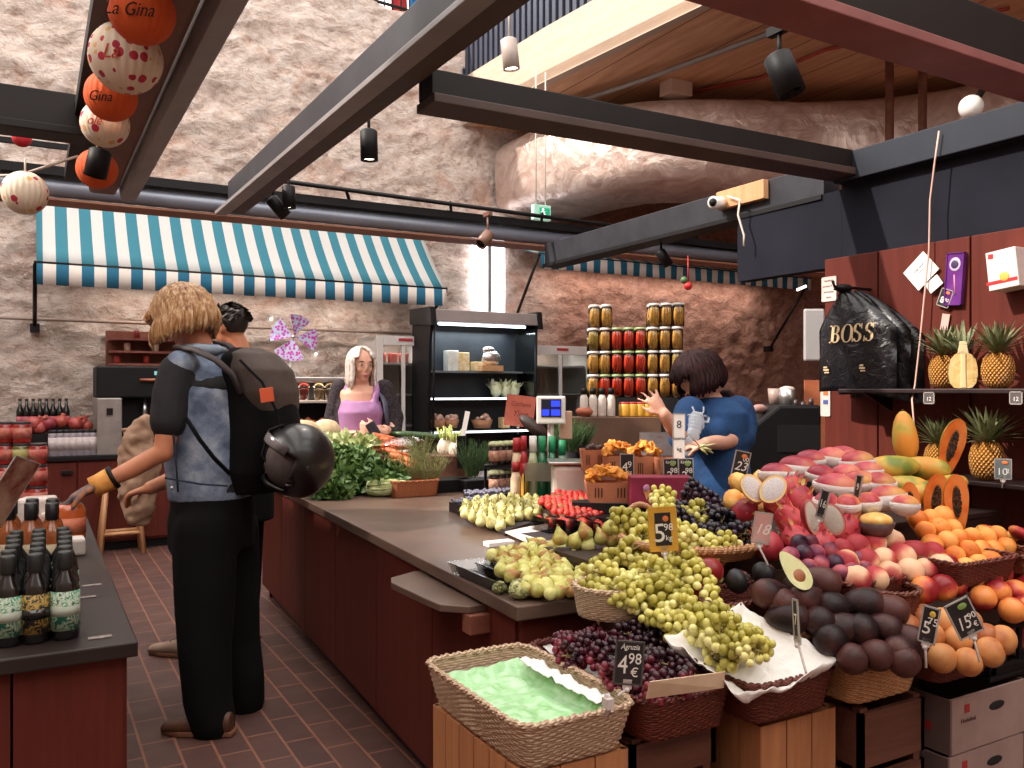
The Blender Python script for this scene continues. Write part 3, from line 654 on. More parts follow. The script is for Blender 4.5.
light('AREA', 'chiller_lamp', ((x0 + x1) / 2, y + .3, zt - .08), (0, 0, -1), 9, (.8, .92, 1), x1 - x0 - .2, .2)
mk('base', MB().span((x0, y, 0), (x1, y + .5, .75)), DK, o, bevel=.01)
shz = [PY(480, 371, y + .2).z, PY(480, 398, y + .2).z, PY(480, 431, y + .1).z]
for k, z in enumerate(shz):
    s_ = mk('shelf', MB().span((x0 + .01, y + (.25, .2, .1)[k], z - .02), (x1 - .02, y + .46, z)), mat('shelf_steel', '#8f979c', r=.3, metal=.5), o)
    if k: mk('light_strip', MB().span((x0 + .02, y + (0, .185, .085)[k], z - .018), (x1 - .04, y + (0, .2, .1)[k], z + (.004))), mat('strip_light', '#f2f8ff', emit=1.8), s_)
def punnet(w, l, h, t=.004, fl=1.15):
    m = MB(); a, b = w / 2, l / 2
    for (x, y, x2, y2) in ((-a, -b, a, -b), (a, -b, a, b), (a, b, -a, b), (-a, b, -a, -b)):
        m.prism([(x, y, 0), (x2, y2, 0), (x2 * fl, y2 * fl, h), (x * fl, y * fl, h)], V((y - y2, x2 - x, 0)).normalized() * -t)
    m.span((-a, -b, 0), (a, b, t)); return m
# food on the chiller shelves
def carton(u, v, y, w, h, mt, label, d=.12, top=None, cat='package', name='food_package', grp=None):
    p = PY(u, v, y); o = mk(name, MB().box((p.x, y, p.z + h / 2), (w, d, h)), mt, bevel=.008, org=p) if not top else mk(name, MB().lathe([(w * .42, 0), (w * .5, h * .7), (w * .45, h), (0, h)], 14, Matrix.Translation(p)), mt, org=p)
    return tag(o, label, cat, grp)
Y1 = y + .34
YEL = mat('pack_yellow', '#d9b05a', '#e8d6b8', r=.5, sc=22); WHI = mat('pack_white', '#cfc8bc', '#e6e2d8', r=.5, sc=15)
for i, (u, w, h, mt, lb) in enumerate([(451, .13, .22, WHI, 'white and yellow cheese pack, first from the left on the top chiller shelf'), (462, .13, .20, YEL, 'yellow patterned pack, second from the left on the top chiller shelf'), (479, .16, .10, YEL, 'low yellow pack beside the foil bag on the top chiller shelf')]):
    carton(u, 371, Y1, w, h, mt, lb)
p = PY(491, 371, Y1 - .05); tag(mk('foil_bag', MB().ball(p + V((0, 0, .14)), (.12, .06, .09), 14, 8, fn=lambda q: 1 + .12 * noise.noise(q * 4)).ball(p + V((-.03, 0, .23)), (.08, .04, .04), 10, 6), mat('foil_silver', '#cfc6be', r=.25, metal=.8, bump=.5, bs=40)), 'crumpled silver bag on the top chiller shelf', 'bag')
p = PY(490, 371, Y1 - .08); tag(mk('food_tray', MB().box(p + V((0, 0, .03)), (.26, .14, .06)), mat('bread_tan', '#b9875c', '#c99c70', sc=20)), 'low tan tray in front of the silver bag in the chiller', 'tray')
def leafball(name, p, r, n, lw, mts, label, cat, h=1.0, stand=False, grp=None):
    o = empty(name, p, label, cat, grp); m = MB()
    for i in range(n):
        a = U(0, 2 * PI); e = U(.1, 1.2) if not stand else U(1.0, 1.5); d = V((math.cos(a) * math.cos(e), math.sin(a) * math.cos(e), math.sin(e) * h))
        m.leaf(V(p) + V((d.x, d.y, 0)) * r * .2 + UP * r * .15, d * r * U(.7, 1.1), lw * U(.7, 1.2), UP, bend=U(.1, .5), n=3)
    mk('leaves', m, mts, o); mk('heart', MB().ball(V(p) + UP * r * .45 * h, (r * .5, r * .5, r * .5 * h), 10, 6), mts, o); return o
FENN = mat('fennel_pale', '#c6cda0', '#e2e4cf', r=.5, sc=10)
for i, u in enumerate((496, 505, 514)): leafball('lettuce', PY(u, 397, y + .30), .13, 26, .035, FENN, ['pale green lettuce, leftmost on the middle chiller shelf', 'pale green lettuce, centre one on the middle chiller shelf', 'pale green lettuce, rightmost on the middle chiller shelf'][i], 'lettuce', 1.4, True)
def bowl_food(u, v, y, r, h, m1, m2, label, n=14, name='paper_bowl'):
    p = PY(u, v, y); o = empty(name, p, label, 'bowl')
    mk('bowl', MB().lathe([(r * .75, 0), (r, h), (r * .93, h), (r * .7, .01), (0, .01)], 18, Matrix.Translation(p)), m1, o); m = MB()
    for i in range(n): a = U(0, 6.3); q = r * .7 * math.sqrt(rnd()); m.ball(p + V((q * math.cos(a), q * math.sin(a), h + U(-.01, .04))), U(.02, .035), 8, 6)
    mk('filling', m, m2, o)
PINK = mat('food_pinkish', '#b08270', '#d3b3a2', r=.6, sc=30, bump=.3)
for u, lb in ((438, 'brown paper bowl of chopped food, first from the left on the low chiller shelf'), (451, 'brown paper bowl, second from the left on the low chiller shelf'), (482, 'wide brown paper bowl of chopped food, third from the left on the low chiller shelf')): bowl_food(u, 428, y + .3, .12 if u > 470 else .09, .09, TUB, PINK, lb)
carton(504, 428, y + .3, .09, .12, YEL, 'tall tan carton at the right of the paper bowls in the chiller')
# low grab-and-go chiller behind the helmet
a, b = bpx(268, 346, 377, 470, 8.4, .7); x0, x1, zt = a[0], b[0], b[2]; y = 8.4
o = empty('low_chiller', (x0, y, 0), 'low steel display chiller of cups behind the woman in the purple top', 'chiller')
mk('frame', MB().span((x0, y + .6, 0), (x1, y + .65, zt)).span((x0 - .02, y, 0), (x0, y + .65, zt)).span((x1, y, 0), (x1 + .02, y + .65, zt)).span((x0, y, 0), (x1, y + .6, .7)), DK, o)
mk('canopy', MB().span((x0 - .02, y - .03, zt - .05), (x1 + .02, y + .65, zt)), STEEL, o, bevel=.01)
light('AREA', 'low_chiller_lamp', ((x0 + x1) / 2, y + .25, zt - .09), (0, 0, -1), 5, (1, .86, .7), .6, .15)
zz = [PY(300, 401, y + .1).z, PY(300, 432, y + .05).z]
for z in zz: mk('shelf', MB().span((x0, y + .05, z - .02), (x1, y + .6, z)), mat('shelf_pale', '#b7a9a2', r=.4), o)
for i, (u, c, w) in enumerate([(291, 'red', '#b0322c'), (304, 'red', '#b83a30'), (319, 'tan', '#c2a878'), (330, 'tan', '#b59a70')]):
    p = PY(u, 400, y + .15); r_ = .055; o2 = empty('drink_cup', p, ['clear cup of red berries, leftmost in the low chiller', 'clear cup of red berries, second from left in the low chiller', 'clear cup of tan food, third from left in the low chiller', 'clear cup of tan food, rightmost in the low chiller'][i], 'cup')
    mk('filling', MB().lathe([(r_ * .75, .004), (r_ * .95, .11), (0, .12)], 14, Matrix.Translation(p)), mat('cupfill_%d' % i, w, r=.5, c2=w, sc=30), o2)
    mk('cup', MB().lathe([(r_ * .8, 0), (r_ * 1.02, .14), (r_ * .8, .17), (0, .175)], 14, Matrix.Translation(p)), CLEAR, o2)
for i, u in enumerate((297, 311, 326)): bowl_food(u, 431, y + .15, .075, .07, mat('bowl_wood', '#a8713f', '#bb8450', r=.6), mat('fill_rust', '#a0402c', '#c07850', sc=30, r=.6), ['light wooden bowl of snacks, %s on the bottom shelf of the low chiller' % s for s in ('left one', 'middle one', 'right one')][i], 10)
t = NT('bubble_film'); tr = t.N('BsdfTransparent'); g = t.N('BsdfGlossy', Roughness=.15); mx = t.N('MixShader'); lw = t.N('LayerWeight'); lw.inputs[0].default_value = .12
t.l.new(t.math('MULTIPLY_ADD', lw.outputs['Facing'], .22, .01), mx.inputs[0]); t.l.new(tr.outputs[0], mx.inputs[1]); t.l.new(g.outputs[0], mx.inputs[2]); t.l.new(mx.outputs[0], t.n['Material Output'].inputs['Surface']); FILM = t.m
# pinwheel (foil balloon-like) pink windmill on a stick
c = PD(294, 337, 6.6); o = empty('pinwheel', c, 'glittering pink and silver toy pinwheel inside a clear film bubble above the low chiller', 'toy')
PK = NT('holographic_pink'); v_ = PK.N('TexVoronoi'); v_.inputs['Scale'].default_value = 45; PK.l.new(PK.co.outputs['Object'], v_.inputs[0])
PK.col(PK.ramp(v_.outputs['Distance'], (.15, '#c02c96'), (.4, '#d068d0'), (.6, '#c8d8f4'))); PK.rgh(.22); PK.b.inputs['Metallic'].default_value = .35; PK = PK.m
for (a0, a1, rr_) in ((42, 98, .175), (-38, 22, .185), (212, 298, .19), (122, 192, .18)):
    pts = [c + RT * .012 * math.cos(R((a0 + a1) / 2)) + UP * .012 * math.sin(R((a0 + a1) / 2))]
    for k in range(5): a = R(a0 + 1 + (a1 - a0 - 2) * k / 4); pts.append(c + RT * rr_ * math.cos(a) + UP * rr_ * math.sin(a) - FW * (.03 * k / 4))
    mk('blade', MB().prism(pts, FW * .006), PK, o)
mk('hub', MB().ball(c - FW * .02, .016, 10, 6), STEEL, o)
b_ = V((c.x - .22, c.y, TOPZ)); b_ = PD(283, 470, 6.3)
mk('stick', MB().tube([c + FW * .01, PD(285, 400, 6.6), PD(285, 465, 6.6)], .006, 6), WHITEP, o)
mk('film', MB().ball(c, (.30, .30, .30), 24, 14), FILM, o)
# wooden trestle stool
pts = [PZ(100, 548, 0), PZ(140, 557, 0)]
c0 = PZ(121, 553, 0); c0.y -= 0; o = empty('wooden_trestle', c0, 'pale wooden folding trestle standing in front of the far red cabinet', 'trestle')
zt_ = .62; wd = .14
for sx in (-1, 1):
    for sy in (-1, 1): mk('leg', MB().tube([c0 + V((sx * .17, sy * .12, 0)), c0 + V((sx * .11, sy * .03, zt_))], .022, 4), PALEWOOD, o)
for sy in (-1, 1): mk('stretcher', MB().tube([c0 + V((-.155, sy * .09, .18)), c0 + V((.155, sy * .09, .18))], .018, 4), PALEWOOD, o)
mk('top_board', MB().box(c0 + V((0, 0, zt_)), (.30, .16, .03)), PALEWOOD, o, bevel=.004)

# ================================================================== BOTTLES, JARS ON THE LEFT COUNTER
BG = mat('bottle_glass_dark', '#0d0a0c', '#140f10', r=.12, coat=.6, sc=3)
LABG = NT('label_green'); v_ = LABG.noise(55, 3, .6, dist=1.5); LABG.col(LABG.ramp(v_, (.44, '#17604c'), (.5, '#cfd2bc'), (.60, '#2d8a6a'))); LABG.rgh(.6); LABG = LABG.m
LABY = NT('label_yellow'); v_ = LABY.noise(55, 3, .6, dist=1.5); LABY.col(LABY.ramp(v_, (.47, '#17120f'), (.52, '#c8a24a'), (.6, '#1b1512'))); LABY.rgh(.6); LABY = LABY.m
LABB = NT('label_plain'); LABB.col('#a9b0a0'); LABB.rgh(.6); LABB = LABB.m
def bottle_small(name, lab):
    o = empty(name, (0, 0, 0), 'x', 'bottle')
    mk('glass', MB().lathe([(.029, 0), (.031, .006), (.031, .115), (.028, .132), (.014, .155), (.0125, .165), (.0125, .185), (0, .186)], 20), BG, o)
    l_ = mk('label', MB().lathe([(.0315, .022), (.0315, .112)], 20), lab, o); mk('band', MB().lathe([(.0318, .055), (.0318, .078)], 20), LABB if lab is LABG else BG, l_)
    mk('cap', MB().lathe([(.0155, .160), (.0165, .164), (.0165, .198), (.014, .202), (0, .202)], 16), mat('cap_dark', '#191b1a', '#232725', r=.45), o); return o
bg = bottle_small('oil_bottle', LABG); by = bottle_small('oil_bottle', LABY)
xs = [PZ(8, 640, TOPZ).x, PZ(36, 642, TOPZ).x, PZ(65, 641, TOPZ).x]; ynear = PZ(65, 641, TOPZ).y
cn = ['left', 'middle', 'right']; rn = ['front', 'second', 'third', 'fourth', 'fifth', 'sixth']
for c_ in range(3):
    for r_ in range(6):
        inst(by if c_ == 1 else bg, (xs[c_] + U(-.003, .003) + .002 * r_, ynear + .031 + r_ * .078, TOPZ + .001), (0, 0, U(-.5, .5)), 1.0,
             '%s bottle in the %s row, %s column of the small dark bottles' % ('black and gold labelled' if c_ == 1 else 'green labelled', rn[r_], cn[c_]), 'small dark bottles at the counter corner')
xa = PZ(-18, 640, TOPZ).x
AMB = mat('amber_liquid', '#7a3a14', '#96501e', r=.15, coat=.7, sc=3)
def tallbottle():
    o = empty('liquor_bottle', (0, 0, 0), 'x', 'bottle')
    mk('glass', MB().lathe([(.034, 0), (.037, .01), (.037, .15), (.030, .19), (.0155, .225), (.0155, .25), (0, .25)], 20), AMB, o)
    mk('label', MB().lathe([(.0376, .04), (.0376, .12)], 20), mat('label_cream', '#b9a98c', '#8a7a60', sc=30, r=.6), o)
    mk('cap', MB().lathe([(.0185, .225), (.020, .23), (.020, .298), (.017, .302), (0, .302)], 16), mat('capsule_black', '#121114', r=.35), o); return o
tb = tallbottle(); k = 0
for c_, u in enumerate((9, 31, 52)):
    q = PD(u, 503, 2.75); 
    for r_ in range(2):
        inst(tb, (q.x + .004 * r_, q.y + r_ * .12, TOPZ + .001 if q.z < 1.2 else TOPZ), (0, 0, rnd()), (1, 1, (q.z - TOPZ) / .302), 'amber liquor bottle with a tall black cap, %s column, %s row' % (cn[c_], ('front', 'back')[r_]), 'amber bottles behind the small bottles')
# stacked red jam jars
def jar(name, r, h, m_in, m_lab, m_lid, cat='jar'):
    o = empty(name, (0, 0, 0), 'x', cat)
    mk('glass', MB().lathe([(r * .93, 0), (r, .006), (r, h * .84), (r * .88, h * .9), (0, h * .9)], 18), m_in, o)
    if m_lab: mk('label', MB().lathe([(r * 1.015, h * .22), (r * 1.015, h * .72)], 18), m_lab, o)
    mk('lid', MB().lathe([(r * .93, h * .88), (r * .95, h * .89), (r * .95, h * .985), (r * .9, h), (0, h)], 18), m_lid, o); return o
JR = jar('jam_jar', .042, .105, mat('jam_red', '#8c1c18', '#a82a20', r=.2, coat=.6), mat('jarlabel_red', '#b8463c', '#c98070', sc=30, r=.6), mat('lid_dark', '#3a3236', r=.4))
JY = jar('jam_jar', .042, .105, mat('jam_green', '#5a5a24', '#6e6c30', r=.2, coat=.6), mat('jarlabel_yel', '#b9b070', '#a8a060', sc=30, r=.6), mat('lid_dark', '#3a3236', r=.4))
for c_, (u, cap) in enumerate(((6, 3), (22, 4), (38, 4), (53, 0))):
    q = PD(u, 500, 4.2)
    for lv in range(4 if c_ < 3 else 0):
        P_ = JY if (c_, lv) in ((1, 1), (0, 1), (1, 3 - 1)) and c_ else JR
        if c_ == 2 and lv == 3: continue
        inst(P_, (q.x, q.y, TOPZ + .001 + lv * .106), (0, 0, U(0, 6)), 1, '%s labelled jam jar, %s level of the %s jar stack on the bottle counter' % ('yellow' if P_ is JY else 'red', ('bottom', 'second', 'third', 'top')[lv], cn[c_]), 'jam jars stacked on the bottle counter')
# things in front of the hand: white packets, orange jar, chalkboards
def card(p, w, h, nrm, up, mt, label, name='price_card', txts=(), holder=True, clipmt=None, foot=None, cat='price sign', extra=None, thick=.002):
    z = V(nrm).normalized(); y = (V(up) - z * V(up).dot(z)).normalized(); x = y.cross(z); p = V(p)
    Rm = Matrix((x, y, z)).transposed().to_4x4(); Mx = Matrix.Translation(p) @ Rm
    o = empty(name, p, label, cat); m = MB(); m.box(p, (w, h, thick), Matrix((x, y, z)).transposed()); b = mk('board', m, mt, o)
    fr = MB(); e = .0035
    for (cx_, cy_, sx_, sy_) in ((0, h / 2, w + e, e), (0, -h / 2, w + e, e), (w / 2, 0, e, h + e), (-w / 2, 0, e, h + e)): fr.box(p + x * cx_ + y * cy_, (sx_, sy_, thick * 1.8), Matrix((x, y, z)).transposed())
    mk('edge', fr, mat('card_edge', '#a39c96', r=.4) if clipmt is None else clipmt, o)
    for k, (s, size, tx, ty, mtx, kw) in enumerate(txts):
        text('lettering', s, size * h, Mx @ Matrix.Translation((tx * w, ty * h, thick * .5 + .0006)), mtx, b, ext=.0004, **kw)
    if extra: extra(p, x, y, z, w, h, b)
    if holder:
        f0 = p - y * (h / 2); f1 = V(foot) if foot is not None else f0 - UP * .05
        mk('clip', MB().tube([f0 + y * .012 - z * .003, f0 - y * .01 - z * .003, f1], .003, 6).box(f0 - z * .002, (.018, .02, .006), Matrix((x, y, z)).transposed()).ball(f0 - y * .012, .006, 8, 6), mat('clip_clear', '#c9bdb8', r=.2), o)
    return o
card(PD(8, 492, 2.6), .12, .22, -RT * .9 + FW * .2 + UP * .4, UP * .9 + FW * .3 - RT * .3, mat('board_rust', '#7a2e22', '#c09a84', r=.6, sc=14), 'slanted rust and cream board leaning among the bottles at the left edge', name='sign_board', holder=False)
for k, (u, v, d, w_, h_, c1, c2, lb) in enumerate([(33, 508, 3.0, .10, .07, '#c9b8b0', '#e0d4cc', 'white paper packet lying behind the amber bottles'), (48, 520, 3.0, .05, .06, '#d8a090', '#d0c0b8', 'pink and white packet next to the orange jar'), (40, 500, 3.3, .12, .03, '#d0c4bc', '#b0a098', 'flat white packet behind the other packets on the bottle counter')]):
    q = PD(u, v, d); tag(mk('paper_packet', MB().span((q.x - w_ / 2, q.y - .03, TOPZ), (q.x + w_ / 2, q.y + .03, q.z + h_ / 2)), mat('packet_%d' % k, c1, c2, sc=20, r=.7), bevel=.012), lb, 'packet')
q = PD(70, 520, 3.28); o = empty('preserve_jar', (q.x, q.y, TOPZ), 'large jar of orange preserve held under the gloved hand', 'jar')
mk('glass', MB().lathe([(.05, 0), (.055, .01), (.055, .12), (.045, .14), (0, .14)], 20, M4((q.x, q.y, TOPZ))), mat('preserve_orange', '#b04a1a', '#c86428', r=.2, coat=.6), o)
mk('label', MB().lathe([(.0555, .03), (.0555, .09)], 20, M4((q.x, q.y, TOPZ))), mat('label_rust', '#b05030', '#c8785a', sc=25, r=.6), o)
q = PD(74, 545, 3.0); tag(mk('paper_packet', MB().box((q.x, q.y, TOPZ + .03), (.07, .09, .06)), mat('packet_w', '#d0c8c0', '#b8aca4', sc=20, r=.7), bevel=.01), 'small white packet below the orange jar near the counter edge', 'packet')
for (u, v) in ((92, 585), (100, 637), (86, 597)):
    q = PZ(u, v, TOPZ + .0015); tag(mk('price_sticker', MB().box(q, (.05, .022, .0012)), mat('sticker_dark', '#6a5a58', '#8f8480', sc=80, r=.5)), {92: 'printed sticker on the bottle counter top beside the third bottle row', 100: 'printed sticker on the bottle counter top at the corner', 86: 'small printed sticker on the bottle counter beside the second bottle row'}[u], 'sticker')
# on the far cabinet: juice bottles, pomegranates, beer bottles in a crate
zc = .831
JU = jar('juice_bottle', .045, .25, mat('juice_clear', '#8a7c84', '#a098a0', r=.2, coat=.5), mat('juice_label', '#b8a8a8', '#c8bcbc', sc=30), mat('cap_black', '#151316', r=.4))
for i in range(7):
    q = PD(54 + i * 7, 458, 7.1); inst(JU, (q.x, yb + .12, zc), (0, 0, rnd()), .9, 'small juice bottle, %s from the left in the row below the pomegranates' % ('first', 'second', 'third', 'fourth', 'fifth', 'sixth', 'seventh')[i], 'juice bottles on the far red cabinet')
PROD = lambda lab: None
def pomegranate():
    o = empty('pomegranate', (0, 0, 0), 'x', 'pomegranate')
    mk('fruit', MB().ball((0, 0, 0), (.055, .055, .05), 16, 10, fn=lambda p: 1 + .03 * math.cos(5 * math.atan2(p.y, p.x))), mat('pomegranate_red', '#8c2a2e', '#b04a46', r=.4, sc=18, rn=.3), o)
    mk('crown', MB().lathe([(.012, .045), (.02, .07), (.012, .06), (0, .05)], 6), mat('pomegranate_crown', '#a05040', r=.6), o); return o
pg = pomegranate()
L = [(27, 440), (37, 434), (49, 424), (62, 423), (77, 425), (88, 433), (40, 446), (84, 424), (34, 424)]
zsh = .831
o = empty('fruit_box', PD(45, 450, 7.3), 'dark low box of pomegranates on the far red cabinet', 'box'); q = PD(60, 440, 7.35)
mk('box', MB().span((PD(25, 450, 7.35).x, yb + .2, zc), (PD(96, 450, 7.35).x, yb + .6, zc + .19)), BLACK, o)
for i, (u, v) in enumerate(L): q = PD(u, v, 7.3); inst(pg, (q.x, yb + .34 + .06 * (i % 2), max(q.z, zc + .24)), (U(-.6, .6), U(-.6, .6), U(0, 6)), 1.15, 'pomegranate in the pile on the far red cabinet', 'pomegranates above the juice bottles')
BB = empty('beer_bottle', (0, 0, 0), 'x', 'bottle'); mk('glass', MB().lathe([(.03, 0), (.031, .15), (.013, .2), (.013, .25), (0, .25)], 14), BG, BB); mk('label', MB().lathe([(.0315, .04), (.0315, .10)], 14), mat('beer_label', '#a8404a', '#c07078', sc=30), BB)
mk('cap', MB().lathe([(.015, .245), (.016, .26), (0, .262)], 10), mat('cap_brown', '#3a2622', r=.4), BB)
zb = PY(40, 425, yb + .7).z - .02
for i in range(8):
    q = PY(20 + i * 6.6, 425, yb + .7); inst(BB, (q.x, yb + .68, zb), (0, 0, U(-.4, .4)), 1.0, 'dark beer bottle, %s from the left in the row against the stone wall' % ('first', 'second', 'third', 'fourth', 'fifth', 'sixth', 'seventh', 'eighth')[i], 'beer bottles against the stone wall')
q0 = PY(16, 425, yb + .7).x; q1 = PY(72, 425, yb + .7).x
tag(mk('bottle_shelf', MB().span((q0 - .05, yb + .62, zc), (q1 + .05, yb + .77, zb - .001)), BLACK), 'black box shelf under the row of beer bottles', 'shelf')
# ================================================================== FRUIT DISPLAY
Y0, Z0, K = 1.33, .795, .55                                    # display slope
def S(u, v, dz=0): return PS(u, v, Y0, Z0 + dz, K)
# stepped stand beneath everything
WK_RED = wickermat('wicker_red', '#431a14', '#7a3626'); WK_TAN = wickermat('wicker_tan', '#96653f', '#cf9f72'); WK_PALE = wickermat('wicker_pale', '#a8876c', '#d9bfa4'); WK_BRN = wickermat('wicker_brown', '#4a241a', '#8a4c36')
st = empty('display_stand', (1.2, 1.4, 0), 'dark stepped wooden stand that carries the fruit baskets', 'stand')
SW = woodmat('stand_wood', '#24120f', '#38201a', ax=0, sc=3)
for k, (x0, x1, y0, y1, z) in enumerate([(1.60, 2.75, 1.62, 1.945, .72), (1.78, 3.3, 1.945, 2.25, .93)]):
    mk('step', MB().span((x0, y0, z - .02), (x1, y1, z)), SW, st, bevel=.003)
mk('side', MB().span((1.80, 1.95, .825), (3.3, 1.965, .91)).span((1.60, 1.63, .64), (2.75, 1.64, .70)), SW, st)
for (x, y, z) in ((2.72, 1.66, .70), (1.64, 1.93, .70), (2.72, 1.93, .70)): mk('leg', MB().span((x - .02, y - .02, 0), (x + .02, y + .02, z)), SW, st)
for (x, y) in ((1.85, 2.2), (3.1, 2.2), (1.85, 2.0)): mk('leg', MB().span((x - .02, y - .02, .821), (x + .02, y + .02, .91)), SW, st)
# plank crates (near)
def crate(name, x0, x1, y0, y1, z0, z1, label, mt, vertical=True, n=5):
    o = empty(name, ((x0 + x1) / 2, (y0 + y1) / 2, z0), label, 'crate'); t = .014
    for (a, b) in (((x0, y0), (x1, y0)), ((x1, y0), (x1, y1)), ((x1, y1), (x0, y1)), ((x0, y1), (x0, y0))):
        A = V((*a, 0)); B_ = V((*b, 0)); L = (B_ - A).length; d = (B_ - A) / L; s = V((-d.y, d.x, 0)); m = MB()
        if vertical:
            k = max(2, round(L / .075))
            for i in range(k): m.prism([A + d * (L * i / k + .002) + UP * z0, A + d * (L * (i + 1) / k - .002) + UP * z0, A + d * (L * (i + 1) / k - .002) + s * t + UP * z0, A + d * (L * i / k + .002) + s * t + UP * z0], (0, 0, z1 - z0))
        else:
            for i in range(n): h = (z1 - z0) / n; m.prism([A + UP * (z0 + i * h + .008), B_ + UP * (z0 + i * h + .008), B_ + s * t + UP * (z0 + i * h + .008), A + s * t + UP * (z0 + i * h + .008)], (0, 0, h - .022))
        mk('panel', m, mt, o)
    for (x, y) in ((x0 + .02, y0 + .02), (x1 - .02, y0 + .02), (x0 + .02, y1 - .02), (x1 - .02, y1 - .02)):
        mk('corner_post', MB().span((x - .012, y - .012, z0 + .005), (x + .012, y + .012, z1 - .004)), mt, o)
    mk('bottom', MB().span((x0 + .015, y0 + .015, z0 + .02), (x1 - .015, y1 - .015, z0 + .035)), mt, o)
    return o
BZ = .655                                                       # bottom of the near baskets
crate('wooden_crate', .835, 1.09, 1.43, 1.86, .02, BZ - .006, 'orange-brown plank crate under the pale basket of green grape wrap', CRATEWOOD)
crate('wooden_crate', 1.44, 1.69, 1.40, 1.60, .02, BZ - .02, 'plank crate standing under the basket lined with white film', CRATEWOOD)
crate('wooden_crate', 1.12, 1.36, 1.46, 1.80, .02, BZ - .006, 'dark shaded plank crate under the basket of dark red grapes', CRATEDARK, False, 6)
crate('wooden_crate', 1.73, 1.97, 1.36, 1.60, .02, BZ - .02, 'brown slatted crate under the avocado basket', CRATEDARK, False, 4)
a = PZ(720, 755, .42); crate('wooden_crate', 1.14, 1.40, 1.12, 1.36, .0, .36, 'low open brown crate below the dark red grape basket', CRATEDARK, False, 3)
# rectangular wicker basket
def basket(name, c, w, l, h, mt, label, rim=.006, fl=1.16, yaw=0, n=None, cat='basket', rimmat=None, round_=False):
    c = V(c); o = empty(name, c, label, cat); cs, sn = math.cos(yaw), math.sin(yaw)
    def per(k, sc_):                                             # perimeter points
        out = []; a, b = w / 2 * sc_[0], l / 2 * sc_[1]; q = min(w, l) * (.5 if round_ else .12)
        for i in range(k):
            th = 2 * PI * i / k
            if round_: x, y = a * math.cos(th), b * math.sin(th)
            else:
                e = .22; x = a * math.copysign(abs(math.cos(th)) ** e, math.cos(th)); y = b * math.copysign(abs(math.sin(th)) ** e, math.sin(th))
            out.append((x, y))
        # resample evenly
        L = [0]
        for i in range(k): p, q_ = out[i], out[(i + 1) % k]; L.append(L[-1] + math.hypot(p[0] - q_[0], p[1] - q_[1]))
        res = []; T = L[-1]; j = 0
        for i in range(N):
            d = T * i / N
            while L[j + 1] < d: j += 1
            f = (d - L[j]) / (L[j + 1] - L[j] + 1e-9); p, q_ = out[j], out[(j + 1) % k]; res.append((p[0] + (q_[0] - p[0]) * f, p[1] + (q_[1] - p[1]) * f))
        return res
    N = n or int(2 * round((w + l) * 2 / .0155)); rows = max(6, int(h / .0062)); vs = []; fs = []
    for j in range(rows + 1):
        t = j / rows; k1 = 1 + (fl - 1) * (t ** .8); k2 = (l + w * (k1 - 1)) / l
        for i, (x, y) in enumerate(per(240, (k1, k2))):
            r_ = 1 + (.0028 * (1 if (i // 2 + j) % 2 else -1)) / (math.hypot(x, y) + .01)
            vs.append(c + V((cs * x * r_ - sn * y * r_, sn * x * r_ + cs * y * r_, h * t)))
    for j in range(rows):
        for i in range(N): a = j * N + i; b = j * N + (i + 1) % N; fs.append((a, b, b + N, a + N))
    m = MB().add(vs, fs, True); mk('weave', m, mt, o, solid=.004)
    mk('bottom', MB().add([c + V((cs * x * .98 - sn * y * .98, sn * x * .98 + cs * y * .98, .004)) for x, y in per(240, (1, 1))], [tuple(range(N))]), mt, o)
    top = vs[rows * N:]; m = MB(); 
    for ph in (0, PI):                                           # twisted rim
        P = []; K_ = N * 2
        for i in range(K_ + 1):
            p = V(top[(i // 2) % N]).lerp(V(top[((i + 1) // 2) % N]), .5); nx = (p - c); nx.z = 0; nx.normalize(); a = i * .8 + ph
            P.append(p + nx * (rim * .6 * math.cos(a)) + UP * (rim * .6 * math.sin(a)))
        m.tube(P, rim * .7, 6, False)
    mk('rim', m, rimmat or mt, o); return o
basket('wicker_basket', (.958, 1.645, BZ), .235, .43, .095, WK_PALE, 'pale cream wicker basket holding only a green printed wrapper', fl=1.2)
basket('wicker_basket', (1.236, 1.645, BZ), .215, .46, .09, WK_RED, 'dark red wicker basket full of dark red grapes')
basket('wicker_basket', (1.515, 1.53, BZ), .235, .30, .09, WK_RED, 'dark red wicker basket lined with crumpled white film')
basket('wicker_basket', (1.80, 1.485, BZ), .215, .27, .08, WK_TAN, 'light tan wicker basket heaped with avocados')
basket('wicker_basket', (2.075, 1.465, BZ + .01), .205, .28, .085, WK_RED, 'dark red wicker basket of tan fruit at the right front')
# green wrapper in pale basket
def sheet(name, x0, x1, y0, y1, z, mt, amp, label, cat, nx=40, ny=60, edge=.0, fn=None, fr=16):
    vs = []; fs = []
    for j in range(ny + 1):
        for i in range(nx + 1):
            a, b = i / nx, j / ny; x = x0 + (x1 - x0) * a; y = y0 + (y1 - y0) * b
            e = max(0, 1 - min(a, 1 - a, b, 1 - b) / .14)
            zz = z + amp * noise.fractal(V((x * fr, y * fr, 1)), 1, 2, 3) + edge * e * e
            if fn: x, y, zz = fn(a, b, x, y, zz)
            vs.append((x, y, zz))
    for j in range(ny):
        for i in range(nx): q = j * (nx + 1) + i; fs.append((q, q + 1, q + nx + 2, q + nx + 1))
    return tag(mk(name, MB().add(vs, fs, True), mt, solid=.0015, org=((x0 + x1) / 2, (y0 + y1) / 2, z)), label, cat)
t = NT('green_wrap'); t.col(t.mix(t.math('MULTIPLY', t.noise(9, 4, .6), .8), '#a8d8a4', t.ramp(t.noise(30, 4, .6, dist=1), (.4, '#7cbd62'), (.6, '#cfe8cc')))); t.rgh(.3); t.bump(t.noise(70, 3), .3, .004); GWRAP = t.m
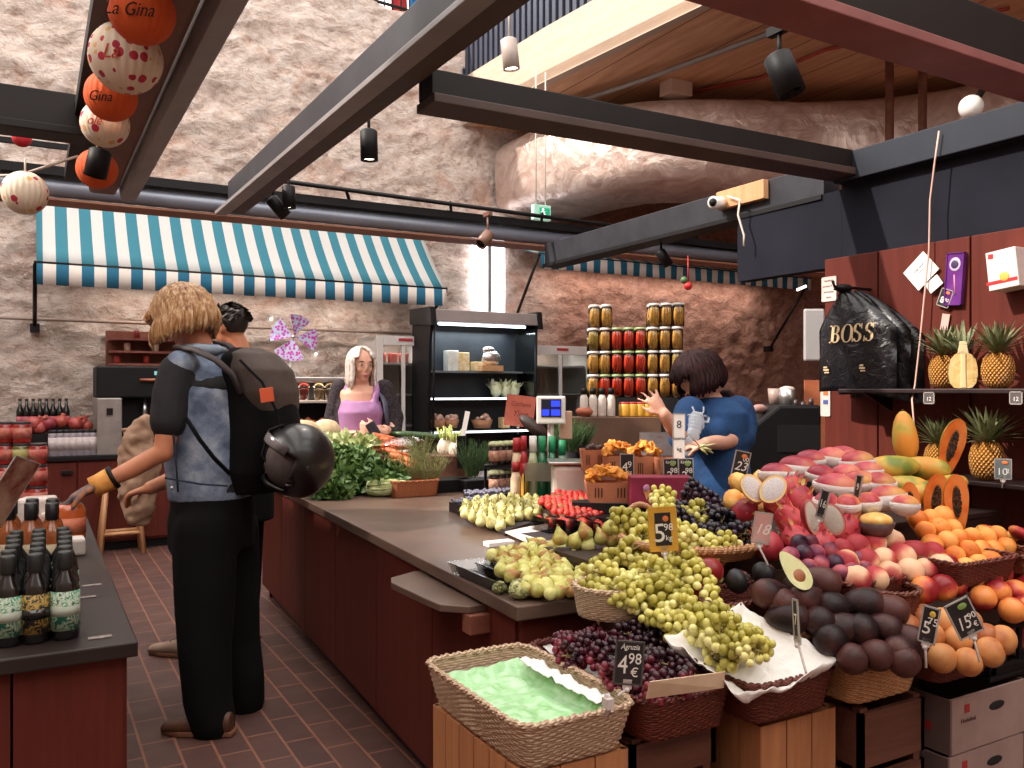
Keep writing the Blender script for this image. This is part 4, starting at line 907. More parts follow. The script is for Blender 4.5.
sheet('printed_wrapper', .852, 1.064, 1.44, 1.85, BZ + .045, GWRAP, .010, 'pale green printed film wrapper lying in the cream wicker basket', 'wrapper', edge=.025)
FILMW = NT('white_film'); FILMW.col('#f6f2ee'); FILMW.rgh(.35); FILMW.b.inputs['Subsurface Weight'].default_value = .0; FILMW.bump(FILMW.noise(25, 4), .5, .01); FILMW = FILMW.m
fr = sheet('film_strip', 1.035, 1.078, 1.47, 1.80, BZ + .085, FILMW, .012, 'crumpled clear film edge along the right side of the cream basket', 'film', 8, 50, fr=30)
def linerfn(a, b, x, y, z):
    ea = max(0, (abs(a - .5) - .22) / .28); eb = max(0, (abs(b - .5) - .22) / .28); e = max(ea, eb)
    r_ = .10 * min(1, e * 1.15) ** .8 + .07 * b * (a > .3) * e; out = max(0, e - .75) * .25
    x += math.copysign(out * .10, a - .5) * (ea > 0); y += math.copysign(out * .10, b - .5) * (eb > 0)
    w_ = .022 * noise.noise(V((x * 30, y * 30, 3))) * e
    return x + w_, y + w_, z + r_ + (.03 * b if b > .7 else 0)
A_, B2, C_, D_ = PD(664, 636, 1.93), PD(742, 603, 2.10), PD(838, 662, 1.95), PD(748, 697, 1.80)
def patch(a, b, x, y, z):
    p = A_ * (1 - a) * (1 - b) + D_ * a * (1 - b) + B2 * (1 - a) * b + C_ * a * b; e = min(a, 1 - a, b, 1 - b); c = min(1, e / .3)
    n_ = noise.fractal(V((a * 3.2, b * 3.2, 2)), 1.1, 2, 3); p = p - UP * (.07 * c ** .7) + V((.5, .4, .9)) * .018 * n_; p.z += .005 * noise.noise(V((a * 13, b * 13, 5))); return p.x, p.y, p.z
sheet('film_liner', 0, 1, 0, 1, 0, FILMW, .0, 'crumpled white film liner hanging over the edges of the green grape basket', 'liner', 56, 56, fn=patch)
def linerfn2(a, b, x, y, z): return x, y, z + .07 * (a ** 2) + .03 * (1 - a) ** 3
sheet('film_liner', 1.16, 1.345, 1.62, 1.90, BZ + .03, FILMW, .006, 'white film liner at the back edge of the dark red grape basket', 'liner', 24, 30, fn=lambda a, b, x, y, z: (x, y, z + .055 * max(0, b - .5) * 2 + .06 * max(0, a - .6)))
p0 = PD(642, 690, 1.83); p1 = PD(722, 668, 1.93)
o = tag(mk('paper_flap', MB().prism([PD(646, 699, 1.73), PD(724, 688, 1.84), PD(725, 672, 1.835), PD(650, 682, 1.72)], FW * .004), mat('paper_cream', '#c9a98c', '#d6b89c', r=.8, sc=15)), 'cream paper flap standing at the front edge of the dark red grape basket', 'paper')

# ------------------------------------------------------------------ fruit prototypes
def dots_crease(depth=.06):
    def f(p):
        a = math.atan2(p.y, p.x); q = math.exp(-(a / .22) ** 2) * depth * math.sqrt(max(0, 1 - p.z ** 2)) ** .5
        return 1 - q - .10 * math.exp(-((1 - p.z) / .06)) 
    return f
def fruitmat(name, a, b, c, thr=(.38, .5, .64), sc=14, r=.45, rn=.25, bump=0, spec=.4, grad=None):
    t = NT(name); n = t.noise(sc, 3, .5); oi = t.N('ObjectInfo')
    x = t.xyz('Generated'); f = t.math('ADD', n, t.math('MULTIPLY_ADD', oi.outputs['Random'], .22, -.11))
    if grad: f = t.math('ADD', f, t.math('MULTIPLY_ADD', x[0], grad, -grad / 2))
    k = t.ramp(f, (thr[0], a), (thr[1], b), (thr[2], c)); h = t.N('HueSaturation')
    t.l.new(t.math('MULTIPLY_ADD', oi.outputs['Random'], rn, 1 - rn / 2), h.inputs['Value']); t.l.new(k, h.inputs['Color']); t.col(h.outputs[0])
    t.rgh(r); t.b.inputs['Specular IOR Level'].default_value = spec
    if bump: t.bump(t.noise(260, 2), bump, .002)
    return t.m
STEMB = mat('stem_brown', '#4a3020', r=.8)
def stone_fruit(name, r, m, fl=1.0, crease=.06, cat=None, flat=False):
    o = empty(name, (0, 0, 0), 'x', cat or name)
    f = dots_crease(crease)
    g = (lambda p: f(p) * (1 - .35 * math.exp(-((1 - p.z) / .12)))) if flat else f
    mk('skin', MB().ball((0, 0, 0), (r, r, r * fl), 22, 14, fn=g), m, o)
    mk('stem_end', MB().tube([(0, 0, r * fl * .84), (0, 0, r * fl * .93)], r * .05, 6), STEMB, o); return o
PEACH = stone_fruit('peach', .036, fruitmat('peach_skin', '#a8323a', '#cc6a5c', '#e8bc98', r=.6, grad=.7, sc=10), .95)
NECT = stone_fruit('nectarine', .036, fruitmat('nectarine_skin', '#8c2026', '#c4483a', '#e8904c', r=.3, grad=.6, sc=9), 1.0)
APRI = stone_fruit('apricot', .031, fruitmat('apricot_skin', '#e07a30', '#f09c48', '#f4b060', r=.55, sc=9, rn=.12), 1.0)
PLUM = stone_fruit('plum', .025, fruitmat('plum_skin', '#3c2038', '#7c3048', '#b05860', r=.4, sc=6, rn=.5, thr=(.40, .52, .60)), 1.0, .04)
DONUT = stone_fruit('flat_peach', .036, fruitmat('flat_peach_skin', '#b83030', '#e07a40', '#f2b058', r=.5, grad=.5, sc=10), .62, .05, 'peach', True)
TANF = stone_fruit('tan_pear', .040, fruitmat('tan_skin', '#a86038', '#c07c48', '#cf9058', r=.5, sc=12, rn=.15), .92, .02, 'pear')
APPLE = stone_fruit('apple', .036, fruitmat('apple_skin', '#6a1418', '#9a2420', '#c05a30', r=.3, sc=9), .95, .01)
def avocado():
    o = empty('avocado', (0, 0, 0), 'x', 'avocado')
    mk('skin', MB().lathe([(.0, -.042), (.014, -.0405), (.026, -.034), (.0335, -.02), (.0355, -.004), (.033, .012), (.027, .028), (.019, .042), (.011, .051), (0, .054)], 18), fruitmat('avocado_skin', '#1c0e10', '#301a1c', '#4e2c28', r=.42, sc=10, rn=.4, bump=.5, spec=.3), o)
    mk('stem_end', MB().ball((0, 0, .053), (.005, .005, .003), 8, 5), STEMB, o); return o
AVO = avocado()
FOAM = NT('foam_net'); x_ = FOAM.xyz(); s1 = FOAM.math('SINE', FOAM.math('MULTIPLY', FOAM.math('ADD', x_[0], x_[2]), 1100)); s2 = FOAM.math('SINE', FOAM.math('MULTIPLY', FOAM.math('SUBTRACT', x_[0], x_[2]), 1100))
f_ = FOAM.math('MAXIMUM', s1, s2); FOAM.col(FOAM.ramp(f_, (.1, '#e6ccc6'), (.6, '#fffaf6'))); FOAM.rgh(.7); FOAM.bump(f_, .6, .004); FOAM = FOAM.m
def mango(kind):
    o = empty('mango', (0, 0, 0), 'x', 'mango')
    f = lambda p: 1 + .06 * p.x * (1 if p.z > 0 else -.4) - .05 * abs(p.z) * p.x
    mk('skin', MB().ball((0, 0, 0), (.060, .041, .038), 22, 14, fn=f), fruitmat('mango_skin_' + kind, *{'red': ('#9c2c40', '#c05058', '#cf8068'), 'mix': ('#b03c44', '#cc7a58', '#d8a060')}[kind], r=.38, sc=10, grad=.3), o)
    mk('stem_end', MB().ball((.060, 0, .004), (.004, .006, .006), 8, 6), STEMB, o)
    vs = []; fs = []; n = 26; k = 7                              # foam sleeve: lower shell
    for j in range(k):
        ph = PI - (PI * .57) * j / (k - 1)
        for i in range(n):
            a = 2 * PI * i / n; q = 1.06 + .02 * math.sin(9 * a) * (j == k - 1); p = V((math.sin(ph) * math.cos(a), math.sin(ph) * math.sin(a), math.cos(ph)))
            vs.append((p.x * .060 * q * 1.01, p.y * .041 * q * 1.01, p.z * .038 * q))
    for j in range(k - 1):
        for i in range(n): a = j * n + i; b = j * n + (i + 1) % n; fs.append((a, a + n, b + n, b))
    mk('foam_sleeve', MB().add(vs, fs, True), FOAM, o, solid=.003); return o
MAN = mango('red'); MAN2 = mango('mix')
def dragonfruit():
    o = empty('dragon_fruit', (0, 0, 0), 'x', 'dragon fruit'); m = MB()
    mk('skin', MB().ball((0, 0, 0), (.042, .042, .052), 20, 14), fruitmat('dragon_skin', '#8c1c30', '#b0303c', '#c04a50', r=.42, sc=12), o)
    for j in range(6):
        ph = .35 + j * .42
        for i in range(5):
            a = 2 * PI * (i + .5 * (j % 2)) / 5 + j * .2; p = V((math.sin(ph) * math.cos(a) * .042, math.sin(ph) * math.sin(a) * .042, math.cos(ph) * .052))
            m.leaf(p * .98, (p.normalized() * .006 + V((0, 0, .020 if j < 4 else .012))), .006, p, bend=-.2, n=3)
    mk('scales', m, fruitmat('dragon_scale', '#b04048', '#d08058', '#c8a860', sc=30, r=.5), o); return o
DRG = dragonfruit()
def pitahaya():
    o = empty('yellow_pitahaya', (0, 0, 0), 'x', 'pitahaya')
    mk('skin', MB().ball((0, 0, 0), (.036, .036, .046), 22, 18, fn=lambda p: 1 + .06 * math.cos(7 * math.atan2(p.y, p.x) + 6 * p.z) * math.cos(9 * p.z)), fruitmat('pitahaya_skin', '#d88a38', '#eaa850', '#f2c474', sc=16, r=.45, rn=.15), o)
    mk('stem_end', MB().ball((0, 0, .046), .006, 8, 5), STEMB, o); return o
PIT = pitahaya()
def speck(name, base, dot, sc, thr):
    t = NT(name); v_ = t.N('TexVoronoi'); v_.inputs['Scale'].default_value = sc; t.l.new(t.co.outputs['Object'], v_.inputs[0])
    t.col(t.ramp(v_.outputs['Distance'], (thr, dot), (thr + .08, base))); t.rgh(.35); return t.m
def half(name, cat, rx, rz, mskin, mflesh, core=None, seeds=None, seedmat=None, th=.8, label='x', shape=lambda z: 1.0):
    """half a fruit, cut face towards -y"""
    o = empty(name, (0, 0, 0), label, cat); n = 22; k = 18
    def rad(z): return math.sqrt(max(0, 1 - z * z)) * shape(z)
    vs = []; fs = []
    for j in range(k + 1):
        z = math.cos(PI * j / k) ; q = rad(z)
        for i in range(n + 1): a = PI * i / n; vs.append((rx * q * math.cos(a), rx * q * math.sin(a) * th, rz * z))
    for j in range(k):
        for i in range(n): a = j * (n + 1) + i; fs.append((a, a + 1, a + n + 2, a + n + 1))
    mk('skin', MB().add(vs, fs, True), mskin, o)
    L = [(rx * rad(math.cos(PI * j / k)) * .985, rz * math.cos(PI * j / k) * .99) for j in range(k + 1)]
    m = MB().prism([(x, -.001, z) for x, z in L] + [(-x, -.001, z) for x, z in L[::-1][1:-1]], (0, .003, 0)); mk('flesh', m, mflesh, o)
    if core:
        cx_, cz, off, mc = core; m = MB().ball((0, 0, off), (cx_, .004, cz), 24, 10); c_ = mk('core', m, mc, o)
        if seeds:
            m = MB()
            for i in range(seeds):
                a = U(0, 6.28); q = math.sqrt(rnd()) * .85; m.ball((cx_ * q * math.cos(a), -.004, off + cz * q * math.sin(a)), (.0032, .003, .0038), 6, 4)
            mk('seeds', m, seedmat, o)
    return o
PAPF = fruitmat('papaya_flesh', '#e06a2c', '#ee8038', '#f49450', sc=18, r=.3, rn=.05); SEED = mat('papaya_seed', '#1c1614', '#3a3028', r=.25, sc=60); PAPC = mat('papaya_cavity', '#5a3420', '#8c5530', r=.4, sc=60)
PAPS = fruitmat('papaya_skin', '#7a8a3c', '#c8a848', '#e0903c', sc=7, r=.4, rn=.15)
pshape = lambda z: .80 - .22 * z if z > 0 else .80 + .20 * (-z) ** .7
PAPH = half('papaya_half', 'papaya', .052, .115, PAPS, PAPF, (.017, .062, -.015, PAPC), 90, SEED, shape=pshape)
def papaya():
    o = empty('papaya', (0, 0, 0), 'x', 'papaya')
    L = [(.0, -.095), (.018, -.09), (.034, -.075), (.043, -.05), (.046, -.02), (.042, .02), (.034, .055), (.022, .08), (.010, .092), (0, .094)]
    mk('skin', MB().lathe(L, 20, fn=lambda a, t: 1 + .02 * math.cos(5 * a)), PAPS, o); mk('stem_end', MB().tube([(0, 0, .092), (0, 0, .10)], .005, 8), STEMB, o); return o
PAP = papaya()
WHF = speck('pitahaya_flesh', '#d8d0d0', '#4a4248', 260, .16)
PITH = half('pitahaya_half', 'pitahaya', .036, .048, fruitmat('pit_skin2', '#d88a38', '#eaa850', '#f2c474', sc=16, rn=.1), mat('pitahaya_rind', '#ecc888', r=.5), (.030, .041, 0, WHF))
DRGH = half('dragon_fruit_half', 'dragon fruit', .036, .052, fruitmat('dr_skin2', '#8c1c30', '#b0303c', '#c04a50', rn=.1), mat('dragon_rind', '#c87060', '#d8988a', r=.5), (.031, .046, 0, speck('dragon_flesh', '#cfc4b8', '#6a5c58', 240, .14)))
AVOH = half('avocado_half', 'avocado', .036, .054, fruitmat('av_skin2', '#1b1415', '#2e1f22', '#45302e', rn=.1), mat('avocado_flesh', '#ccc98a', '#dcdca8', sc=25, r=.4), (.0155, .0165, -.016, mat('avocado_stone', '#8a4a28', '#a86438', sc=40, r=.4)), shape=lambda z: .78 - .25 * z if z > 0 else .82 + .15 * -z)
def fig():
    o = empty('fig', (0, 0, 0), 'x', 'fig')
    mk('skin', MB().lathe([(.0, -.02), (.010, -.0195), (.019, -.013), (.0225, -.003), (.020, .008), (.012, .018), (.006, .027), (.004, .032), (0, .033)], 14), fruitmat('fig_skin', '#b08048', '#bab660', '#d2cf86', sc=22, r=.5, rn=.25), o)
    mk('stem', MB().tube([(0, 0, .031), (.002, 0, .038)], .0025, 5), mat('fig_stem', '#8a8a50', r=.7), o); return o
FIG = fig()
def yfig():
    o = empty('pear', (0, 0, 0), 'x', 'pear')
    mk('skin', MB().lathe([(.0, -.024), (.012, -.023), (.022, -.014), (.0235, -.004), (.019, .009), (.011, .022), (.006, .031), (0, .033)], 14), fruitmat('pear_skin', '#a8a058', '#c2ba78', '#d6d0a0', sc=26, r=.5, rn=.2), o)
    mk('stem', MB().tube([(0, 0, .03), (.003, 0, .042)], .002, 5), STEMB, o); return o
PEAR = yfig()
def strawberry():
    o = empty('strawberry', (0, 0, 0), 'x', 'strawberry')
    t = NT('strawberry_skin'); v_ = t.N('TexVoronoi'); v_.inputs['Scale'].default_value = 330; t.l.new(t.co.outputs['Object'], v_.inputs[0]); t.col(t.ramp(v_.outputs['Distance'], (.15, '#d89a50'), (.25, '#c02824'))); t.rgh(.3); t.bump(v_.outputs['Distance'], .5, .002)
    mk('berry', MB().lathe([(0, -.018), (.006, -.0165), (.013, -.006), (.0155, .004), (.012, .012), (0, .014)], 12), t.m, o)
    m = MB()
    for i in range(6): a = i * PI / 3; m.leaf((0, 0, .013), (math.cos(a) * .013, math.sin(a) * .013, .003), .004, n=2)
    mk('calyx', m, mat('calyx_green', '#5a7a34', r=.7), o); return o
STRAW = strawberry()
def chanterelle():
    o = empty('chanterelle', (0, 0, 0), 'x', 'mushroom')
    mk('body', MB().lathe([(.004, -.025), (.006, -.01), (.009, .003), (.020, .012), (.022, .016), (.012, .011), (0, .006)], 14, fn=lambda a, t: 1 + .18 * t * math.sin(5 * a)), mat('chanterelle_orange', '#d07c24', '#eaa448', r=.6, sc=30, rn=.2), o); return o
CHAN = chanterelle()
# pineapples
t = NT('pineapple_skin'); x_ = t.xyz(); an = t.math('ARCTAN2', x_[1], x_[0]); u_ = t.math('MULTIPLY', an, 12 / (2 * PI)); v_ = t.math('MULTIPLY', x_[2], 52)
a_ = t.math('SINE', t.math('MULTIPLY', t.math('ADD', u_, t.math('MULTIPLY', v_, .5)), 2 * PI)); b_ = t.math('SINE', t.math('MULTIPLY', t.math('SUBTRACT', u_, t.math('MULTIPLY', v_, .5)), 2 * PI))
h_ = t.math('MULTIPLY', t.math('ABSOLUTE', a_), t.math('ABSOLUTE', b_)); t.col(t.ramp(h_, (.02, '#6a3a18'), (.2, '#c47c2c'), (.6, '#dfa04a'))); t.rgh(.5); t.bump(h_, .9, .012); PINE = t.m
CROWN = mat('pineapple_leaf', '#46502f', '#84865e', r=.6, sc=16, rn=.1)
def pineapple():
    o = empty('pineapple', (0, 0, 0), 'x', 'pineapple')
    mk('body', MB().lathe([(0, 0), (.034, .003), (.052, .022), (.059, .055), (.059, .085), (.052, .118), (.036, .138), (.0, .142)], 40, fn=lambda a, t: 1 + .02 * math.sin(12 * a + t * 22)), PINE, o)
    m = MB()
    for i in range(58):
        q = i / 58; a = i * 2.4; e = .35 + 1.05 * q; L = (.09 + .06 * math.sin(q * PI)) * U(.85, 1.1); d = V((math.cos(a) * math.cos(e), math.sin(a) * math.cos(e), math.sin(e))) * L
        m.leaf((math.cos(a) * .012, math.sin(a) * .012, .136 + .02 * q), d, .0085, UP, bend=.3 * (1 - q) + .03, n=4)
    mk('crown', m, CROWN, o); return o
PNA = pineapple()
# grape bunches
def grapebunch(kind, n, L, w, r, c1, c2, c3, seed, rr=.28):
    random.seed(seed); o = empty('grape_bunch', (0, 0, 0), 'x', 'grapes'); m = MB(); P = []
    tries = 0
    while len(P) < n and tries < 9000:
        tries += 1; t_ = rnd(); q = (1 - t_ * .65) * w; a = U(0, 6.28); s = math.sqrt(U(.25, 1)); p = V((L * (t_ - .5), q * s * math.cos(a), q * s * math.sin(a) * .75))
        if all((p - b).length > r * 1.7 for b in P): P.append(p)
    for p in P: m.ball(p, (r * U(.9, 1.05), r * U(.9, 1.05), r * U(.95, 1.15)), 10, 7)
    mk('berries', m, fruitmat('grape_' + kind, c1, c2, c3, sc=9, r=.26, rn=rr, spec=.5), o) if ('grape_' + kind) not in bpy.data.materials else mk('berries', m, bpy.data.materials['grape_' + kind], o)
    m = MB().tube([(-L * .62, 0, .006), (-L * .3, .003, 0), (L * .3, 0, 0)], .0025, 5)
    for p in P[::5]: m.tube([(p.x - .01, 0, 0), p], .0011, 4, False)
    mk('stem', m, mat('grape_stem', '#8a7a48', r=.7), o); return o
GG = [grapebunch('green', 50, .17, .052, .0122, '#b0a648', '#ccc264', '#e0d88e', 3 + i) for i in range(3)]
GB = [grapebunch('black', 44, .15, .052, .0128, '#1c1624', '#2c2030', '#44283a', 13 + i) for i in range(2)]
GR = [grapebunch('red', 48, .15, .050, .0118, '#2c0f1c', '#4c1626', '#7c2434', 23 + i) for i in range(2)]
random.seed(11)

ORD = ['first', 'second', 'third', 'fourth', 'fifth', 'sixth', 'seventh', 'eighth', 'ninth', 'tenth', 'eleventh', 'twelfth', 'thirteenth', 'fourteenth', 'fifteenth', 'sixteenth', 'seventeenth', 'eighteenth', 'nineteenth', 'twentieth']
def inpoly(p, P):
    x, y = p; c = False; j = len(P) - 1
    for i in range(len(P)):
        if (P[i][1] > y) != (P[j][1] > y) and x < (P[j][0] - P[i][0]) * (y - P[i][1]) / (P[j][1] - P[i][1]) + P[i][0]: c = not c
        j = i
    return c
def proj(p):
    q = V(p) - EYE; d = q.dot(FW); return 512 + FPX * q.dot(RT) / d, HOR - FPX * q.z / d
def heap(protos, poly, r, dz, adj, place, group, plane=None, rnd_rot=True, sc=(.92, 1.08), share=False, rowdepth=None, orient=None, jit=.15):
    """hex packing of fruit on a sloping heap inside a region; rows run along the counter"""
    y0, z0, k = plane or (Y0, Z0, K); pts = [PS(u, v, y0, z0 + dz, k) for u, v in poly]
    ys = [p.y for p in pts]; cs = 1 / math.sqrt(1 + k * k); st_ = 2 * r * .88 * cs; y = min(ys); row = 0; out = []
    P2 = [(p.x, p.y) for p in pts]; xs_ = [p.x for p in pts]
    while y < max(ys):
        x = min(xs_) + (r if row % 2 else 0); L = []
        while x < max(xs_):
            if inpoly((x, y), P2): L.append((x, y))
            x += 2 * r
        if L: out.append(L)
        y += st_; row += 1
    n = 0
    for ri, L in enumerate(out):
        for ci, (x, y) in enumerate(L):
            z = z0 + dz + k * (y - y0)
            p = V((x + U(-jit, jit) * r, y + U(-jit, jit) * r, z + U(-.1, .2) * r)); o = random.choice(protos)
            rot = orient() if orient else ((U(0, 6.3), U(0, 6.3), U(0, 6.3)) if rnd_rot else (U(-.3, .3), U(-.3, .3), U(0, 6.3)))
            lb = ('%s %s' % (adj, place)) if share else '%s %s, %s row, %s from left' % (adj, place, ('nearest' if ri == 0 else ORD[min(ri, 19)]), ORD[min(ci, 19)])
            inst(o, p, rot, U(*sc), lb.replace('  ', ' '), group); n += 1
    return n
def put(pr, u, v, label, group=None, rot=None, sc=1, dz=0, d=None):
    p = PD(u, v, d) if d else S(u, v, dz)
    return inst(pr, p, rot if rot is not None else (U(-.5, .5), U(-.5, .5), U(0, 6.3)), sc, label, group)
FACE = frame(-FW * .95 + UP * .25, RT)                           # z towards the viewer
def facerot(roll=0, yaw=0, pitch=0):
    """rotation taking -y (cut face) towards the viewer, z up, then rolled"""
    return (Matrix.Rotation(-TH + yaw, 3, 'Z') @ Matrix.Rotation(pitch, 3, 'X') @ Matrix.Rotation(roll, 3, 'Y'))
def lie(az, tilt=0):                                             # long axis z laid down to azimuth az (0 = camera right)
    d = RT * math.cos(az) + FW * math.sin(az); d = (d + UP * tilt).normalized(); return frame(d)
# ---- peaches, nectarines, apricots, plums
heap([PEACH], [(838, 545), (872, 536), (900, 538), (935, 548), (962, 560), (920, 590), (868, 592), (838, 575)], .036, .02, 'pinkish peach', 'in the heap beside the apricots', 'peaches in the middle of the stand')
heap([APRI], [(912, 512), (950, 510), (965, 530), (1010, 535), (1015, 552), (1012, 575), (975, 578), (945, 555), (908, 530)], .031, .03, 'orange apricot', 'before the papaya halves', 'apricots')
heap([NECT], [(908, 588), (940, 564), (985, 576), (1018, 572), (1060, 585), (1060, 622), (1012, 620), (968, 600), (910, 606)], .036, .015, 'red nectarine', 'in the heap at the right edge', 'nectarines')
heap([PLUM], [(776, 558), (800, 540), (845, 548), (868, 560), (862, 584), (825, 586), (790, 580)], .025, .02, 'purple plum', 'above the avocados', 'plums')
put(DONUT, 987, 531, 'flat yellow and red peach at the back beside the dark wall base', d=2.85); put(DONUT, 1008, 537, 'flat red peach at the back near the right edge', d=2.85, sc=.95); put(DONUT, 1020, 533, 'flat orange peach at the far right edge behind the apricots', d=2.8)
# avocados
AVL = [(770, 594, .3), (782, 603, 2.2), (806, 598, .6), (800, 588, 1.9), (822, 582, 2.6), (834, 607, .2), (864, 604, 2.9), (845, 629, .1), (818, 622, 1.6), (884, 628, 2.5), (851, 658, 1.5), (875, 655, 1.9), (900, 652, .9), (910, 640, 2.2), (862, 630, 1.0), (903, 660, 1.4), (790, 618, 2.9), (832, 640, .8), (890, 610, 2.7)]
for i, (u, v, a) in enumerate(AVL):
    d_ = 2.12 - (v - 580) / 80 * .17
    inst(AVO, PD(u, v, d_), lie(a, U(-.2, .3)), U(1.0, 1.15), 'dark ripe avocado in the heap over the tan wicker basket', 'avocados')
inst(AVOH, PD(795, 570, 2.06), facerot(-.55, .1, -.45), 1.0, 'cut avocado half with its stone standing on the avocado heap')
# tan pears in the right front basket
for i, (u, v) in enumerate([(942, 658), (968, 662), (990, 652), (930, 636), (958, 640), (985, 636), (905, 626), (922, 618), (943, 622), (968, 622), (1002, 640)]):
    d_ = 2.08 + (660 - v) * .003; inst(TANF, PD(u, v, d_), (U(0, 6), U(0, 6), 0), U(.82, .95), 'smooth tan fruit in the dark red basket at the right front', 'tan fruit in the right front basket')
# mangos
ML = [(776, 474, .2, MAN, .95), (797, 468, .0, MAN, 1.08), (866, 472, .1, MAN, .9), (835, 486, -.1, MAN, 1.05), (810, 460, .1, MAN, .9), (832, 458, .0, MAN, .95), (856, 462, .1, MAN2, 1.0), (820, 474, .2, MAN, .8), (845, 474, .1, MAN, .85), (858, 482, 0, MAN2, .95), (878, 483, 0, MAN2, .9), (826, 503, .9, MAN, .85), (848, 505, 1.2, MAN2, .85), (868, 503, 1.5, MAN2, .85), (886, 498, .1, MAN2, 1.0), (905, 505, .5, MAN2, .8), (841, 448 + 8, 0, MAN, .9)]
for i, (u, v, a, pr, s_) in enumerate(ML):
    p = PD(u, v, 2.86 - (v - 455) * .0075); m_ = Matrix.Rotation(-TH + a, 3, 'Z') @ Matrix.Rotation(U(-.2, .35), 3, 'X') @ Matrix.Rotation(U(-.12, .12), 3, 'Y')
    inst(pr, p, m_, s_, ['rosy mango in white foam net, leftmost of the mangos', 'large rosy mango in white foam net at the top left of the mango pile', 'rosy mango between the top row and the small price card', 'long rosy mango in foam net in the middle front of the pile', 'rosy mango at the top behind the large netted mango', 'rosy mango, second from the left in the top row', 'red and yellow mango at the right end of the top row', 'small rosy mango between the top and middle rows', 'small rosy mango right of the middle of the pile', 'reddish mango in foam net above the small price card', 'red and green mango in foam net right of the price card', 'netted mango directly behind the cut dragon fruit', 'netted mango, middle of the three in the lowest row', 'netted mango, right one of the three in the lowest row', 'mango in foam net next to the small papaya half', 'mango in foam net at the right end of the pile', 'rosy mango in the middle of the top row'][i], 'mangos in white foam nets')
# papayas
PL = [(905, 436, 3.02, frame(UP * .9 - RT * .05 + FW * .1), .95, 'green and yellow papaya standing upright on the shelf under the cord'), (893, 468, 2.92, lie(0.1, .08), 1.0, 'yellow-green papaya lying at the left of the papaya row'), (923, 468, 2.95, lie(2.6, .1), .92, 'yellow-green papaya lying behind the tall papaya half'), (905, 487, 2.82, lie(2.9, .1), .85, 'green papaya lying below the first papaya row, at left'), (926, 492, 2.8, lie(.6, .2), .85, 'yellow papaya lying behind the two small papaya halves'), (948, 486, 2.86, lie(.3, .2), .85, 'green-yellow papaya lying right of the others')]
for (u, v, d, r_, s_, lb) in PL: inst(PAP, PD(u, v, d), r_, s_, lb, 'whole papayas')
for (u, v, d, roll, yaw, s_, lb) in [(951, 450, 2.95, .22, 0, .98, 'tall orange papaya half leaning upright, highest of the papaya halves'), (912, 507, 2.66, -.25, .1, .72, 'small orange papaya half at the left of the lower three'), (936, 504, 2.70, .1, -.5, .86, 'orange papaya half turned sideways, middle of the lower three'), (957, 506, 2.68, -.12, 0, .90, 'orange papaya half full of seeds, right of the lower three')]:
    inst(PAPH, PD(u, v, d), facerot(roll + PI, yaw, .12), s_, lb, 'papaya halves')
# pineapples on shelves
SHM = mat('shelf_metal', '#2b2022', '#3a2c2c', r=.4, metal=.3, sc=6)
for k, (v_, y1, lb) in enumerate(((387, 2.64, 'upper dark metal shelf on the red stall wall'), (486, 2.35, 'lower dark metal shelf on the red stall wall'))):
    z = (1.405, 1.045)[k]; o = empty('wall_shelf', (3.4, 1.8, z), lb, 'shelf')
    mk('board', MB().span((3.20, 1.2, z - .018), (3.445, y1, z)), SHM, o, bevel=.003)
    for yy in (1.5, y1 - .1): mk('bracket', MB().prism([(3.445, yy, z - .02), (3.25, yy, z - .02), (3.445, yy, z - .10)], (0, .008, 0)), SHM, o)
for (u, X_, zz, s_, r_, lb) in [(944, 3.34, 1.406, 1.0, 0, 'pineapple half hidden behind the cut pineapple on the upper shelf'), (998, 3.30, 1.406, 1.0, 1, 'whole pineapple on the right of the upper shelf'), (938, 3.34, 1.046, .92, 2, 'pineapple half hidden behind the tall papaya half on the lower shelf'), (987, 3.28, 1.046, 1.08, 3, 'large pineapple beside the price card on the lower shelf')]:
    p = PX(u, 400, X_); inst(PNA, (X_, p.y, zz), (0, 0, r_), s_, lb, 'pineapples')
# cut pineapple
p = PX(963, 400, 3.25); HP = empty('pineapple_half', (0, 0, 0), 'pineapple cut lengthwise showing pale yellow flesh on the upper shelf', 'pineapple')
L = [(0, 0), (.034, .003), (.050, .022), (.056, .055), (.055, .085), (.047, .118), (.030, .138), (.0, .15)]
n = 20; vs = []; fs = []
for (r_, z) in L:
    for i in range(n + 1): a = PI * i / n; vs.append((r_ * math.cos(a), r_ * math.sin(a), z))
for j in range(len(L) - 1):
    for i in range(n): a = j * (n + 1) + i; fs.append((a, a + 1, a + n + 2, a + n + 1))
mk('skin', MB().add(vs, fs, True), PINE, HP)
mk('flesh', MB().prism([(r_ * .97, -.001, z) for r_, z in L] + [(-r_ * .97, -.001, z) for r_, z in L[::-1][1:-1]], (0, .003, 0)), mat('pineapple_flesh', '#e0bc70', '#f2dca0', r=.4, sc=40, bump=.3), HP)
mk('core', MB().prism([(-.009, -.004, .004), (.009, -.004, .004), (.007, -.004, .14), (-.007, -.004, .14)], (0, .003, 0)), mat('pineapple_core', '#f2e0b0', r=.5), HP)
m = MB()
for i in range(40):
    q = i / 40; a = PI * rnd(); e = .4 + 1.0 * q; d = V((math.cos(a) * math.cos(e), math.sin(a) * math.cos(e) + .02, math.sin(e))) * U(.08, .13); m.leaf((math.cos(a) * .01, .004, .14 + .02 * q), d, .008, UP, bend=.25 * (1 - q), n=4)
mk('crown', m, CROWN, HP); mk('crown_base', MB().prism([(-.02, -.001, .138), (.02, -.001, .138), (.012, -.001, .19), (-.012, -.001, .19)], (0, .004, 0)), mat('pineapple_core', '#f2e0b0', r=.5), HP)
HP.location = (3.25, p.y, 1.406); HP.rotation_euler = (0, 0, -TH - .2)
